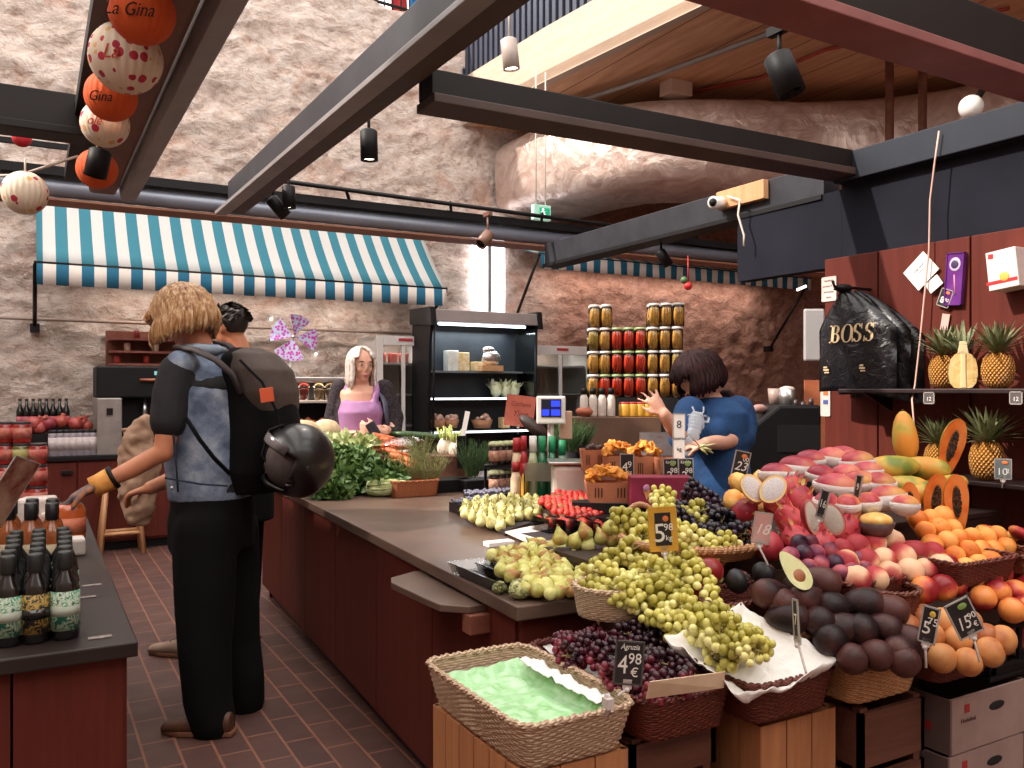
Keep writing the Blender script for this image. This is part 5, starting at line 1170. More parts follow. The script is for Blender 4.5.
# dragon fruits
DL = [(777, 505, lie(1.8, 1.5)), (800, 500, lie(1.2, 1.2)), (768, 545, lie(2.2, .8)), (797, 541, lie(2.0, 1.0)), (822, 548, lie(.6, 1.0)), (812, 528, lie(1.0, 1.2)), (790, 520, lie(2.6, .9)), (790, 484 + 6, lie(.4, .7)), (846, 530, lie(.3, 1.5)), (745, 510, lie(.3, .6))]
for i, (u, v, r_) in enumerate(DL):
    inst(DRG, PD(u, v, 2.38 + (545 - v) * .004), r_, .95 if i != 9 else .8, ['red dragon fruit standing directly behind the pink price card', 'dragon fruit behind the two cut halves', 'large dragon fruit at the lower left above the dark plums', 'dragon fruit between the lower left one and the cut halves', 'dragon fruit in front of the pale cut halves', 'dragon fruit between the cut halves', 'dragon fruit in the middle of the pile', 'dragon fruit at the back next to the mangos', 'dragon fruit at the right of the pale cut halves', 'small pinkish fruit between the black grapes and the pitahayas'][i], 'dragon fruits')
inst(DRGH, PD(812, 517, 2.28), facerot(-.28, .75, -.15), .95, 'pale cut dragon fruit half left of the small dark card', 'dragon fruit halves'); inst(DRGH, PD(833, 519, 2.28), facerot(-.5, -.8, -.1), .85, 'pale cut dragon fruit half right of the small dark card', 'dragon fruit halves')
# pitahayas
for i, (u, v, lb) in enumerate([(740, 483, 'whole yellow pitahaya at the left of the cut ones'), (762, 480, 'whole yellow pitahaya behind the two cut halves'), (733, 500, 'orange pitahaya beside the black grapes'), (750, 503, 'yellow pitahaya below the left cut half'), (766, 506, 'yellow pitahaya beside the dragon fruits')]): inst(PIT, PD(u, v, 2.75 - (v - 480) * .006), lie(U(0, 3), .6), .85, lb, 'whole yellow pitahayas')
inst(PITH, PD(753, 488, 2.48), facerot(-.6, .2, -.3), .95, 'left cut yellow pitahaya half with white flesh', 'pitahaya halves'); inst(PITH, PD(773, 489, 2.46), facerot(.7, -.2, -.3), .95, 'right cut yellow pitahaya half with white flesh', 'pitahaya halves')
# melon-like cut yellow fruit in a net bowl
o = empty('cut_melon', PD(876, 521, 2.42), 'cut yellow fruit in a dark bowl between the mangos and the apricots', 'melon')
c = PD(876, 522, 2.42); mk('bowl', MB().lathe([(.02, -.045), (.04, -.03), (.052, 0), (.048, 0), (.036, -.028), (0, -.04)], 18, Matrix.Translation(c)), mat('net_bowl', '#4a3434', '#6a4a46', sc=60, r=.5), o)
mk('flesh', MB().ball(c + V((0, 0, .005)), (.045, .045, .022), 18, 10), mat('melon_flesh', '#e0a040', '#f0d488', sc=26, r=.35), o)
# orange-red mango front and salak
inst(NECT, PD(710, 571, 2.25), (0, .4, 1), 1.0, 'orange-red fruit beside the green grapes and the dark meshed fruit'); inst(NECT, PD(702, 592, 2.2), (1, .4, 0), .85, 'orange fruit half hidden behind the green grapes')
t = NT('salak_skin'); v_ = t.N('TexVoronoi'); v_.inputs['Scale'].default_value = 130; t.l.new(t.co.outputs['Object'], v_.inputs[0]); t.col(t.ramp(v_.outputs['Distance'], (.25, '#8a4a40'), (.5, '#1d1216'))); t.rgh(.4); t.bump(v_.outputs['Distance'], .8, .006); SAL = t.m
def salak():
    o = empty('scaly_fruit', (0, 0, 0), 'x', 'fruit'); mk('skin', MB().lathe([(0, -.03), (.02, -.027), (.034, -.01), (.034, .006), (.022, .03), (0, .045)], 20), SAL, o); mk('net_sleeve', MB().lathe([(.02, -.031), (.037, -.012), (.038, .0), (.030, .016)], 24), mat('net_black', '#18161a', r=.5), o, solid=.002); return o
SK = salak()
for (u, v, d, a, lb) in [(738, 581, 2.2, .2, 'dark scaly fruit in a black net, left one in the small red basket'), (764, 574, 2.24, .5, 'dark scaly fruit in a black net, right one in the small red basket')]: inst(SK, PD(u, v, d), lie(a, .2), .85, lb)
q = S(755, 594, -.05); basket('wicker_basket', (PD(750, 600, 2.18).x, PD(750, 600, 2.18).y + .04, .815), .24, .13, .055, WK_RED, 'small dark red basket behind the white film, holding the scaly fruit')
q = PD(862, 588, 2.28); basket('wicker_basket', (q.x, q.y + .02, q.z - .04), .20, .12, .07, WK_RED, 'dark red wicker basket under the plums and peaches')
q = PD(905, 603, 2.2); basket('wicker_basket', (q.x, q.y + .05, q.z - .06), .13, .13, .09, WK_RED, 'dark red wicker basket below the left side of the peach heap', round_=True, rimmat=WK_BRN)
q = PD(968, 572, 2.34); basket('wicker_basket', (q.x + .06, q.y + .06, q.z - .04), .24, .14, .07, WK_RED, 'dark red wicker basket under the apricots')
q = PD(1018, 560, 2.5); basket('wicker_basket', (q.x, q.y, q.z - .03), .13, .12, .055, WK_BRN, 'brown basket at the right edge behind the nectarines')
# black grapes on a round wicker tray
q = PD(706, 536, 2.42); c = V((q.x, q.y, q.z)); 
basket('wicker_tray', (PD(705, 540, 2.44).x, PD(705, 540, 2.44).y + .06, .93), .36, .36, .035, WK_TAN, 'round tan wicker tray under the black grapes', round_=True, fl=1.12, rim=.010)
for i, (u, v, d) in enumerate([(700, 512, 2.62), (722, 518, 2.58), (690, 530, 2.5), (716, 540, 2.46), (706, 498, 2.72), (728, 534, 2.5), (700, 545, 2.42)]):
    inst(GB[i % 2], PD(u, v, d), (U(-.3, .3), U(-.2, .5), U(0, 6)), .88, 'bunch of black grapes heaped on the round wicker tray', 'black grape bunches on the wicker tray')
# green grapes cascade
GL = [(640, 520, 2.55), (662, 508, 2.7), (640, 540, 2.5), (664, 552, 2.45), (692, 536, 2.4), (712, 556, 2.34), (640, 566, 2.35), (668, 572, 2.3), (696, 566, 2.3), (622, 580, 2.25), (648, 588, 2.2), (676, 590, 2.18), (705, 588, 2.18), (614, 596, 2.16), (642, 603, 2.12), (670, 606, 2.1), (690, 612, 2.08), (672, 622, 2.03), (698, 628, 2.0), (722, 634, 1.96), (712, 616, 2.05), (738, 646, 1.94), (610, 560, 2.4), (738, 634, 2.02), (683, 545, 2.5), (680, 518, 2.62), (655, 528, 2.6)]
for i, (u, v, d) in enumerate(GL):
    inst(GG[i % 3], PD(u, v, d), (U(-.4, .4), U(-.1, .6), U(0, 6.3)), U(.85, 1.0), 'bunch of green grapes in the heap between the figs and the avocados', 'green grape bunches')
for (u, v, d) in [(748, 646, 1.88), (728, 640, 1.9)]: inst(GG[1], PD(u, v, d), (0, .1, U(0, 6)), .75, 'bunch of green grapes lying in the white film liner', 'green grapes in the film liner')
q = PD(622, 606, 2.13); basket('wicker_basket', (q.x + .02, q.y + .07, TOPZ + .001), .17, .16, .075, WK_PALE, 'pale round wicker basket under the left end of the green grapes', round_=True)
# support block hidden under the cascade
mk('riser', MB().span((1.42, 1.97, .821), (1.95, 2.35, .90)), SW, st); mk('riser', MB().span((1.37, 1.66, .64), (1.60, 1.94, .80)), SW, st)
q = PD(652, 510, 2.72); o = basket('handled_basket', (q.x + .02, q.y + .02, TOPZ + .085), .22, .20, .07, WK_TAN, 'tan wicker basket with a round handle behind the yellow framed price card', round_=True)
hp = []; a0 = PD(625, 540, 2.6); a1 = PD(652, 520, 2.6)
for k in range(15): a = PI * (1 - k / 14); c_ = PD(640, 522, 2.62); hp.append(c_ + RT * .045 * math.cos(a) + UP * (.055 * math.sin(a)))
hp = [PD(625, 560, 2.62)] + hp; mk('handle', MB().tube(hp, .008, 10), WK_TAN, o)
# dark red grapes
for i, (u, v, d) in enumerate([(565, 638, 2.14), (590, 634, 2.12), (612, 642, 2.05), (640, 634, 2.08), (655, 655, 1.95), (600, 655, 1.98), (585, 650, 2.04), (620, 668, 1.90), (668, 668, 1.9), (640, 682, 1.84), (690, 674, 1.92), (650, 640, 2.05), (625, 630, 2.12), (662, 680, 1.86), (694, 676, 1.93)]):
    inst(GR[i % 2], PD(u, v + 4, d), (U(-.3, .3), U(-.2, .3), U(0, 6.3)), .82, 'bunch of dark red grapes heaped in the front wicker basket', 'dark red grape bunches')
tag(mk('vine_stem', MB().tube([PD(700, 668, 1.9), PD(712, 658, 1.9), PD(722, 664, 1.9), PD(716, 672, 1.9)], .003, 6).tube([PD(706, 664, 1.9), PD(716, 652, 1.9), PD(714, 646, 1.9)], .0025, 6), mat('vine_dark', '#3a2028', r=.7)), 'bare dark vine stem sticking up from the red grapes', 'stem')
# figs
FPL = [(492, 553), (540, 543), (600, 552), (640, 556), (650, 572), (610, 580), (598, 592), (530, 596), (510, 575), (494, 570)]
TR = (2.1, TOPZ + .03, .12)
heap([FIG], FPL, .0185, .012, 'yellow-green fig', 'in the clear trays at the counter corner', 'figs in the near clear trays', plane=TR, share=True, orient=lambda: (U(-2.2, 2.2), U(-2.2, 2.2), U(0, 6)), sc=(.82, 1.05), jit=.4)
for k in range(3):
    q0 = PZ(505 + k * 30, 594, TOPZ); o = empty('clear_tray', (q0.x + .045, q0.y + .16, TOPZ + .001), 'clear plastic fig tray, %s from the left at the counter corner' % ORD[k], 'tray')
    m = punnet(.115, .30, .035); m.v = [(x + o.location.x, y + o.location.y, z + TOPZ + .001) for x, y, z in m.v]; mk('shell', m, CLEAR, o)
for i, (u, v) in enumerate([(575, 541), (588, 545), (560, 538), (602, 538), (612, 540), (610, 528), (618, 536), (585, 533)]):
    inst(FIG, PD(u, v, 2.68), (U(-.5, .5), U(-.5, .5), U(0, 6)), 1.15, 'yellow-green fig on the small tray in front of the strawberries', 'figs in front of the strawberries')
q = PZ(590, 552, TOPZ + .03); m = punnet(.20, .12, .03); m.v = [(x + q.x, y + q.y + .03, z + TOPZ + .03) for x, y, z in m.v]; tag(mk('clear_tray', m, CLEAR), 'small clear tray of figs in front of the strawberries', 'tray')
tag(mk('carton_board', MB().span((q.x - .11, q.y - .03, TOPZ + .001), (q.x + .11, q.y + .10, TOPZ + .029)), PAPER), 'flat white carton under the small fig tray', 'carton')
# bumpy fruit
def bumpy(u, v, d, lb, s_=1):
    p = PD(u, v, d); p.z = TOPZ + .026 * s_; o = empty('bumpy_gourd', p, lb, 'gourd'); mk('skin', MB().ball(p, (.032 * s_, .032 * s_, .026 * s_), 18, 12), fruitmat('gourd_skin', '#5a5f34', '#8a8f58', '#c0be88', sc=60, r=.6), o)
    m = MB()
    for i in range(70):
        a = U(0, 6.28); e = U(-.5, 1.5); q = V((math.cos(a) * math.cos(e), math.sin(a) * math.cos(e), math.sin(e))); m.ball(p + V((q.x * .032, q.y * .032, q.z * .026)) * s_, .0042, 6, 4)
    mk('bumps', m, mat('gourd_bump', '#b8b884', '#5f6638', sc=90, r=.6), o)
bumpy(520, 584, 2.36, 'greenish fruit covered in small pale bumps at the counter corner', 1.0); bumpy(500, 577, 2.42, 'small green bumpy fruit at the left of the larger bumpy one', .62)
# yellow pears in two rows of trays
PP = [(458, 512), (470, 500), (540, 497), (545, 515), (520, 518), (505, 528), (480, 524)]
heap([PEAR], PP, .0225, .0, 'pale yellow pear', 'in the clear tray left of the strawberries', 'pale yellow pears', plane=(3.2, TOPZ + .05, .10), orient=lambda: (U(-.7, .7), U(-.7, .7), U(0, 6)), share=True, sc=(.85, 1.0))
q = PZ(462, 522, TOPZ); o = empty('black_tray', PZ(495, 522, TOPZ), 'shallow dark tray under the pale yellow pears', 'tray')
a = PZ(457, 515, TOPZ); b = PZ(505, 536, TOPZ); c = PZ(553, 520, TOPZ); d_ = PZ(480, 497, TOPZ); P = [V((p.x, p.y, TOPZ + .001)) for p in (a, b, c, d_)]
mk('base', MB().prism(P, (0, 0, .02)), mat('tray_black', '#2a2022', r=.8), o)
# white sheets between
tag(mk('paper_sheet', MB().prism([PZ(505, 533, TOPZ + .012), PZ(532, 545, TOPZ + .012), PZ(572, 540, TOPZ + .012), PZ(552, 523, TOPZ + .012)], (0, 0, .006)), mat('sheet_pinkwhite', '#e0c4b8', '#eee2da', sc=12, r=.5)), 'white and pink paper sheet between the pears and the figs', 'paper')
tag(mk('white_box', MB().span(PZ(489, 548, TOPZ) , PZ(489, 548, TOPZ) + V((.11, .05, .018))), PAPER, bevel=.003), 'small white box at the edge behind the near figs', 'box')
# strawberries
SPL = [(538, 502), (556, 492), (590, 494), (612, 503), (610, 514), (585, 520), (560, 514)]
heap([STRAW], SPL, .0145, .0, 'red strawberry', 'heaped in the clear punnets', 'strawberries', plane=(3.0, TOPZ + .07, .22), share=True, orient=lambda: (U(.8, 2.6), U(-.6, .6), U(0, 6)), sc=(.95, 1.2))
for k in range(4):
    q = PD(552 + k * 17, 515, 3.35 - k * .03); o = empty('clear_punnet', (q.x, q.y + .04, TOPZ + .022), 'clear plastic strawberry punnet, %s from the left' % ORD[k], 'punnet')
    m = punnet(.062, .13, .055); m.v = [(x + q.x, y + q.y + .04, z + TOPZ + .022) for x, y, z in m.v]; mk('shell', m, CLEAR, o)
    inr = MB().ball((q.x, q.y + .04, TOPZ + .05), (.03, .06, .026), 10, 6)
q = PD(575, 520, 3.3); tag(mk('black_tray', MB().span((q.x - .17, q.y - .06, TOPZ + .001), (q.x + .15, q.y + .13, TOPZ + .02)), mat('tray_black', '#2a2022', r=.8), bevel=.004), 'flat dark tray under the strawberry punnets', 'tray')
for k in range(4):
    q = PD(552 + k * 17, 515, 3.35 - k * .03)
    for j in range(10): inst(STRAW, (q.x + U(-.022, .022), q.y + .04 + U(-.05, .05), TOPZ + .045 + U(0, .02)), (U(0, 3), U(-.6, .6), U(0, 6)), 1.1, 'red strawberry heaped in the clear punnets', 'strawberries')
# ================================================================== VEGETABLES, HERBS, GOODS ON THE ISLAND
LEAFG = mat('leaf_green', '#24401c', '#4a6c30', r=.5, sc=30, c3='#7c9450'); LEAFP = mat('leaf_pale', '#8a9a58', '#b8c088', r=.5, sc=25, c3='#d4d8ae'); HERB = mat('herb_olive', '#5c6034', '#8a8c54', r=.6, sc=40, c3='#a8a878'); DILL = mat('dill_green', '#34502c', '#567a44', r=.6, sc=40)
def bush(name, c, rx, ry, rz, n, ll, lw, mt, label, cat, group=None, core=True):
    c = V(c); o = empty(name, (c.x, c.y, c.z), label, cat, group); m = MB()
    for i in range(n):
        a = U(0, 6.283); e = math.asin(U(-.1, 1)); d = V((math.cos(a) * math.cos(e), math.sin(a) * math.cos(e), math.sin(e)))
        p = c + V((d.x * rx, d.y * ry, d.z * rz)) * U(.72, 1.0)
        dd = (d + V((U(-.7, .7), U(-.7, .7), U(-.5, .4)))).normalized() * ll * U(.6, 1.2); m.leaf(p, dd, lw * U(.7, 1.2), d, bend=U(0, .5), n=3)
    mk('leaves', m, mt, o)
    if core:
        k = MB(); k.ball(c, (rx * .8, ry * .8, rz * .8), 14, 8); mk('stalks', k, mt, o)
    return o
def at(u, v, z): return PZ(u, v, z)
def lift(u, d, z): p = PD(u, 400, d); p.z = z; return p
G = [(338, 478, 4.75, .17, .14), (362, 474, 4.85, .16, .13), (384, 478, 4.75, .14, .11), (350, 462, 5.05, .17, .11), (332, 493, 4.55, .09, .07)]
for i, (u, v, d, r_, h) in enumerate(G):
    p = PD(u, v, d); p.z = max(TOPZ + .02, p.z - h * .3); bush('leafy_greens', p, r_, r_, max(h, p.z - TOPZ), 330, .052, .018, LEAFG, 'bushy bunch of dark leafy greens, %s of the heap beside the helmet' % ('left', 'middle', 'right', 'back', 'lowest front')[i], 'greens')
for i, (u, v, d, r_) in enumerate([(322, 448, 5.4, .12), (342, 448, 5.4, .11), (362, 450, 5.35, .10), (314, 460, 5.1, .1)]):
    p = PD(u, v, d); bush('pale_lettuce', (p.x, p.y, p.z - .04), r_, r_, .12, 120, .07, .028, LEAFP, 'pale frilly lettuce, %s in the row behind the dark greens' % ('first', 'second', 'third', 'lowest one')[i], 'lettuce')
for i, (u, v, d) in enumerate([(305, 432, 5.7), (326, 431, 5.8)]):
    p = PD(u, v, d); tag(mk('cauliflower', MB().ball(p, (.10, .10, .08), 22, 16, fn=lambda q: 1 + .07 * noise.noise(q * 7) + .04 * noise.noise(q * 16)), mat('cauliflower_cream', '#cfb08a', '#e2cfa8', sc=18, r=.8, bump=.5)), ('cream cauliflower head nearest the helmet', 'cream cauliflower head in front of the woman in the purple top')[i], 'cauliflower')
# riser boxes under back vegetables
tag(mk('vegetable_crate', MB().prism([lift(318, 5.3, TOPZ + .001), lift(470, 5.25, TOPZ + .001), lift(470, 5.55, TOPZ + .001), lift(318, 5.6, TOPZ + .001)], (0, 0, .17)), CRATEDARK, bevel=.004), 'dark wooden crate raising the vegetables at the back of the counter', 'crate')
o = empty('cabbage', PD(388, 490, 4.6), 'pale green pointed cabbage lying in front of the leafy greens', 'cabbage'); p = PD(386, 489, 4.62); p.z = TOPZ + .055
M_ = lie(-.1, .1); k = MB()
for i in range(16):
    a = i * 2.4; q = M_ @ V((math.cos(a) * .035, math.sin(a) * .035, -.10)); k.leaf(p + q, M_ @ V((math.cos(a) * .012, math.sin(a) * .012, .22)), .035, M_ @ V((math.cos(a), math.sin(a), 0)), bend=.12, n=5)
mk('leaves', k, LEAFP, o); mk('heart', MB().ball(p, (.045, .045, .10), 14, 10, rot=M_), LEAFP, o)
# carrots
CAR = empty('carrot', (0, 0, 0), 'x', 'carrot'); mk('root', MB().lathe([(0, -.10), (.006, -.09), (.013, -.02), (.018, .055), (.014, .068), (0, .07)], 12), mat('carrot_orange', '#c8582a', '#e07c40', sc=30, r=.5, rn=.2), CAR)
k = MB()
for i in range(5): k.tube([(0, 0, .065), (U(-.01, .01), U(-.01, .01), .11)], .002, 5)
mk('stalks', k, LEAFG, CAR)
for i, (u, v, a) in enumerate([(372, 441, .1), (380, 444, -.2), (388, 447, .2), (395, 452, -.4), (401, 457, -.5), (384, 437, .1), (392, 441, -.1), (378, 450, .2), (403, 464, -.6), (397, 446, -.2), (368, 446, .3), (407, 460, -.7)]):
    inst(CAR, PD(u, v, 5.45 - (v - 440) * .012), lie(PI + a, .15), 1.15, 'orange carrot in the heap between the greens and the herbs', 'carrots')
tag(mk('plastic_bag', MB().ball(PD(404, 446, 5.45), (.16, .12, .06), 18, 10, fn=lambda q: 1 + .2 * noise.noise(q * 3)), clearmat('bag_clear', '#f4eee8', .16, .15)), 'clear plastic bag of pale vegetables beside the carrots', 'bag')
c0 = PD(418, 436, 6.0); tag(mk('cucumber', MB().tube([c0 - RT * .20 + UP * .02, c0 - RT * .08 + UP * .01, c0 + RT * .07, c0 + RT * .19 - UP * .02], [.012, .026, .026, .012], 14), mat('cucumber_green', '#34502c', '#4c6a3a', r=.4, sc=14)), 'long dark green cucumber lying behind the fennel', 'cucumber')
def fennel(u, v, d, lb, s_=1):
    p = PD(u, v, d); o = empty('fennel', p, lb, 'fennel'); mk('bulb', MB().ball(p, (.05 * s_, .04 * s_, .06 * s_), 16, 12, fn=lambda q: 1 + .05 * math.cos(6 * math.atan2(q.y, q.x))), mat('fennel_white', '#d4c4b0', '#e6dccb', sc=14, r=.5), o)
    k = MB()
    for i in range(16): a = U(0, 6.28); k.tube([p + V((math.cos(a) * .02, math.sin(a) * .02, .04)), p + V((math.cos(a) * .05, math.sin(a) * .05, U(.10, .16)))], .006, 6)
    mk('stalks', k, mat('fennel_stalk', '#9aa858', '#c0c878', sc=20, r=.5), o)
fennel(445, 448, 5.5, 'left white fennel bulb with pale green stalks in front of the chiller', 1.1); fennel(456, 450, 5.45, 'right white fennel bulb standing beside the black sign holder', 1.0)
# herb crate (reddish basket) and herbs
q = PZ(417, 497, TOPZ); basket('herb_basket', (q.x, q.y + .07, TOPZ + .001), .24, .14, .085, wickermat('wicker_orange', '#8a4a2c', '#b06a40'), 'orange-brown wicker basket of thyme and rosemary at the counter edge', fl=1.08)
def herb(name, u, v, d, w, h, n, mt, lb, lean=.5):
    p = PD(u, v, d); o = empty(name, p, lb, 'herbs'); k = MB()
    if name == 'parsley_pot': mk('pot', MB().lathe([(.035, 0), (.048, max(.05, p.z - TOPZ)), (0, max(.05, p.z - TOPZ))], 14, M4((p.x, p.y, TOPZ + .001))), BLACK, o)
    for i in range(n):
        a = U(0, 6.28); q = p + V((math.cos(a) * w * U(0, .6), math.sin(a) * w * U(0, .6), U(0, .02))); e = V((math.cos(a) * lean * U(0, 1), math.sin(a) * lean * U(0, 1), 1)).normalized() * h * U(.6, 1.1)
        pts = [q, q + e * .5, q + e]; k.tube(pts, .0012, 3, False)
        for j in range(7): t_ = .25 + j * .11; k.leaf(q + e * t_, V((U(-1, 1), U(-1, 1), U(-.2, .8))).normalized() * .018, .003, n=1)
    mk('sprigs', k, mt, o); return o
herb('herb_bunch', 408, 482, 4.75, .09, .20, 110, HERB, 'grey-green rosemary bunch at the left of the orange-brown basket', .9); herb('herb_bunch', 430, 482, 4.75, .09, .17, 110, HERB, 'grey-green thyme bunch at the right of the orange-brown basket', .9); herb('herb_bunch', 420, 462, 5.0, .10, .16, 90, HERB, 'olive herb bunch behind the orange-brown basket', .8)
herb('dill_bunch', 473, 478, 4.8, .07, .20, 130, DILL, 'fluffy green dill bunch left of the dark sauce bottles', .6); herb('dill_bunch', 484, 470, 4.9, .06, .15, 80, DILL, 'smaller green dill bunch directly against the dark bottles', .6)
herb('parsley_pot', 570, 452, 4.55, .07, .17, 160, mat('parsley_green', '#3c5a34', '#6a8a54', r=.6, sc=40), 'bushy green herb behind the white scale', .9); herb('parsley_pot', 582, 446, 4.6, .06, .13, 110, DILL, 'bushy green herb to the right behind the white scale', .9)
for (u, w_) in ((450, .14), (484, .12)):
    q = PZ(u, 492, TOPZ); tag(mk('dark_crate', MB().span((q.x - w_, q.y - .02, TOPZ + .001), (q.x + w_, q.y + .16, TOPZ + .07)), BLACK, bevel=.004), 'black crate under the %s' % ('left herbs beside the orange-brown basket' if u == 450 else 'dill and the sauce bottles'), 'crate')
p = PD(462, 452, 5.2); tag(mk('sign_holder', MB().box(p, (.06, .03, .20)), BLACK, bevel=.004), 'black sign holder between the fennel and the dill', 'holder'); p = PD(465, 425, 5.2); tag(mk('paper_tag', MB().box(p, (.03, .004, .17), frame(UP + RT * .2, RT)), PAPER), 'narrow white paper tag stuck above the black sign holder', 'tag')
# lavender / blueberries punnets
BLUEB = empty('blueberry', (0, 0, 0), 'x', 'blueberry'); mk('berry', MB().ball((0, 0, 0), .0085, 8, 6), mat('blueberry_skin', '#6a6878', '#8c8a9c', r=.6, sc=200, rn=.3), BLUEB)
for k_, (u0, v0, u1, v1) in enumerate(((462, 497, 492, 504), (476, 487, 530, 496))):
    a = PZ(u0, v1, TOPZ + .05); b = PZ(u1, v0, TOPZ + .05); nx, ny = (11, 5) if k_ == 0 else (15, 6)
    for i in range(nx):
        for j in range(ny): inst(BLUEB, (a.x + (b.x - a.x) * i / nx * .9 + U(-.003, .003), a.y + (b.y - a.y) * .2 + j * .017 + (b.y - a.y) * .35 * i / nx, TOPZ + .055 + U(-.004, .006)), (0, 0, 0), 1, 'dusty blue berry in the trays behind the pale yellow pears', 'dusty blue berries')
    o = empty('berry_tray', ((a.x + b.x) / 2, a.y, TOPZ), '%s tray of dusty blue berries behind the pears' % ('near', 'far')[k_], 'tray'); mk('shell', MB().prism([(a.x - .01, a.y - .01, TOPZ + .001), (b.x, a.y + (b.y - a.y) * .45, TOPZ + .001), (b.x, a.y + (b.y - a.y) * .45 + .12, TOPZ + .001), (a.x - .01, a.y + .12, TOPZ + .001)], (0, 0, .046)), mat('tray_dark', '#2c2630', r=.4), o)
# dark sauce bottles with fabric tops
SB = empty('sauce_jar', (0, 0, 0), 'x', 'jar'); mk('glass', MB().lathe([(.026, 0), (.028, .01), (.028, .085), (.02, .1), (.02, .115), (0, .116)], 14), mat('sauce_dark', '#1c0f10', '#2c1816', r=.2, coat=.6), SB); mk('label', MB().lathe([(.0285, .02), (.0285, .075)], 14), mat('sauce_label', '#c8a890', '#a8604c', sc=40, r=.6), SB); mk('cloth_cap', MB().lathe([(.034, .098), (.03, .112), (.02, .122), (0, .124)], 12, fn=lambda a, t: 1 + .1 * math.sin(6 * a) * (1 - t)), mat('cap_olive', '#8a9060', '#b8b890', sc=50, r=.7), SB)
for lv in range(2):
    for c_ in range(4):
        for r_ in range(1): q = PD(494 + c_ * 6.5, 484, 4.5 + .03 * c_); inst(SB, (q.x, q.y, TOPZ + .035 + lv * .15), (0, 0, U(0, 6)), 1.0, 'dark sauce jar with a pale cloth top, %s from left, %s tier' % (ORD[c_], ('lower', 'upper')[lv]), 'dark sauce jars beside the dill')
q = PD(503, 484, 4.55); o = empty('sauce_rack', (q.x, q.y, TOPZ), 'small black two-tier rack holding the dark sauce jars', 'rack')
for z in (.0, .155): mk('shelf', MB().box((q.x, q.y, TOPZ + z + (.017 if z == 0 else .02)), (.20, .10, .033 if z == 0 else .012), Matrix.Rotation(-TH, 3, 'Z')), BLACK, o)
for s_ in (-1, 1): mk('post', MB().box(V((q.x, q.y, TOPZ + .09)) + RT * s_ * .095 + FW * .035, (.012, .012, .14)), BLACK, o)
# red capped bottles, mayo
def squeeze(name, u, v0, v1, d, w, mb_, mc, lb, lab=None, zb=None):
    q = PD(u, v1, d); z0 = zb or TOPZ + .001; zt_ = PD(u, v0, d).z; h = zt_ - z0; r_ = w * d / FPX / 2; o = empty(name, (q.x, q.y, z0), lb, 'bottle'); M_ = M4((q.x, q.y, z0))
    mk('body', MB().lathe([(r_ * .9, 0), (r_, .01), (r_, h * .62), (r_ * .6, h * .78), (0, h * .79)], 16, M_), mb_, o); mk('cap', MB().lathe([(r_ * .75, h * .78), (r_ * .75, h), (0, h)], 14, M_), mc, o)
    if lab: mk('label', MB().lathe([(r_ * 1.02, h * .15), (r_ * 1.02, h * .5)], 16, M_), lab, o)
CAPR = mat('cap_red', '#b0282c', r=.4); CREAM = mat('mayo_cream', '#d8b898', '#e2c8a8', r=.5, sc=20); MUST = mat('mustard', '#c8922c', '#d8a844', r=.5, sc=20); GRNB = mat('green_glass', '#0f5a34', '#1a7248', r=.15, coat=.6); CAPG = mat('cap_green', '#1f8a5c', r=.4)
squeeze('sauce_bottle', 516, 462, 490, 4.3, 11, CREAM, CAPR, 'short cream bottle with a red cap beside the black bottle box'); squeeze('sauce_bottle', 525, 464, 490, 4.28, 8, MUST, CAPR, 'slim mustard yellow bottle with a red cap')
squeeze('sauce_bottle', 517, 438, 475, 4.45, 11, CREAM, CAPR, 'taller cream bottle with a red cap behind the short ones'); squeeze('sauce_bottle', 524, 436, 462, 4.4, 8, mat('ketchup_red', '#a82428', r=.3), CAPR, 'small red bottle behind the cream ones')
for (u, lb, mt_) in ((533, 'clear pale bottle, leftmost in the tall glass box', mat('water_pale', '#a8ac88', r=.2, coat=.5)), (542, 'green bottle, middle one in the tall glass box', GRNB), (552, 'green bottle, right one in the tall glass box', GRNB), (562, 'pale bottle at the right end of the glass box', mat('label_teal', '#8fa898', r=.3))): squeeze('drink_bottle', u, 436 if u < 560 else 440, 490, 4.2, 10, mt_, CAPG if u != 533 else WHITEP, lb)
q = PD(546, 492, 4.14); z0 = TOPZ + .001; o = empty('bottle_box', (q.x, q.y, z0), 'frosted plastic box around the green bottles', 'box')
mk('panel', MB().box(V((q.x, q.y, PD(546, 470, 4.14).z - .01)), (.21, .004, .09), Matrix.Rotation(-TH, 3, 'Z')), clearmat('frosted', '#e0dcd4', .22, .4), o); mk('base', MB().box(V((q.x, q.y, z0 + .01)) + FW * .05, (.22, .11, .02), Matrix.Rotation(-TH, 3, 'Z')), BLACK, o)
mk('end_panel', MB().box(V((q.x, q.y, z0 + .09)) - RT * .105 + FW * .05, (.004, .11, .16), Matrix.Rotation(-TH, 3, 'Z')), BLACK, o)
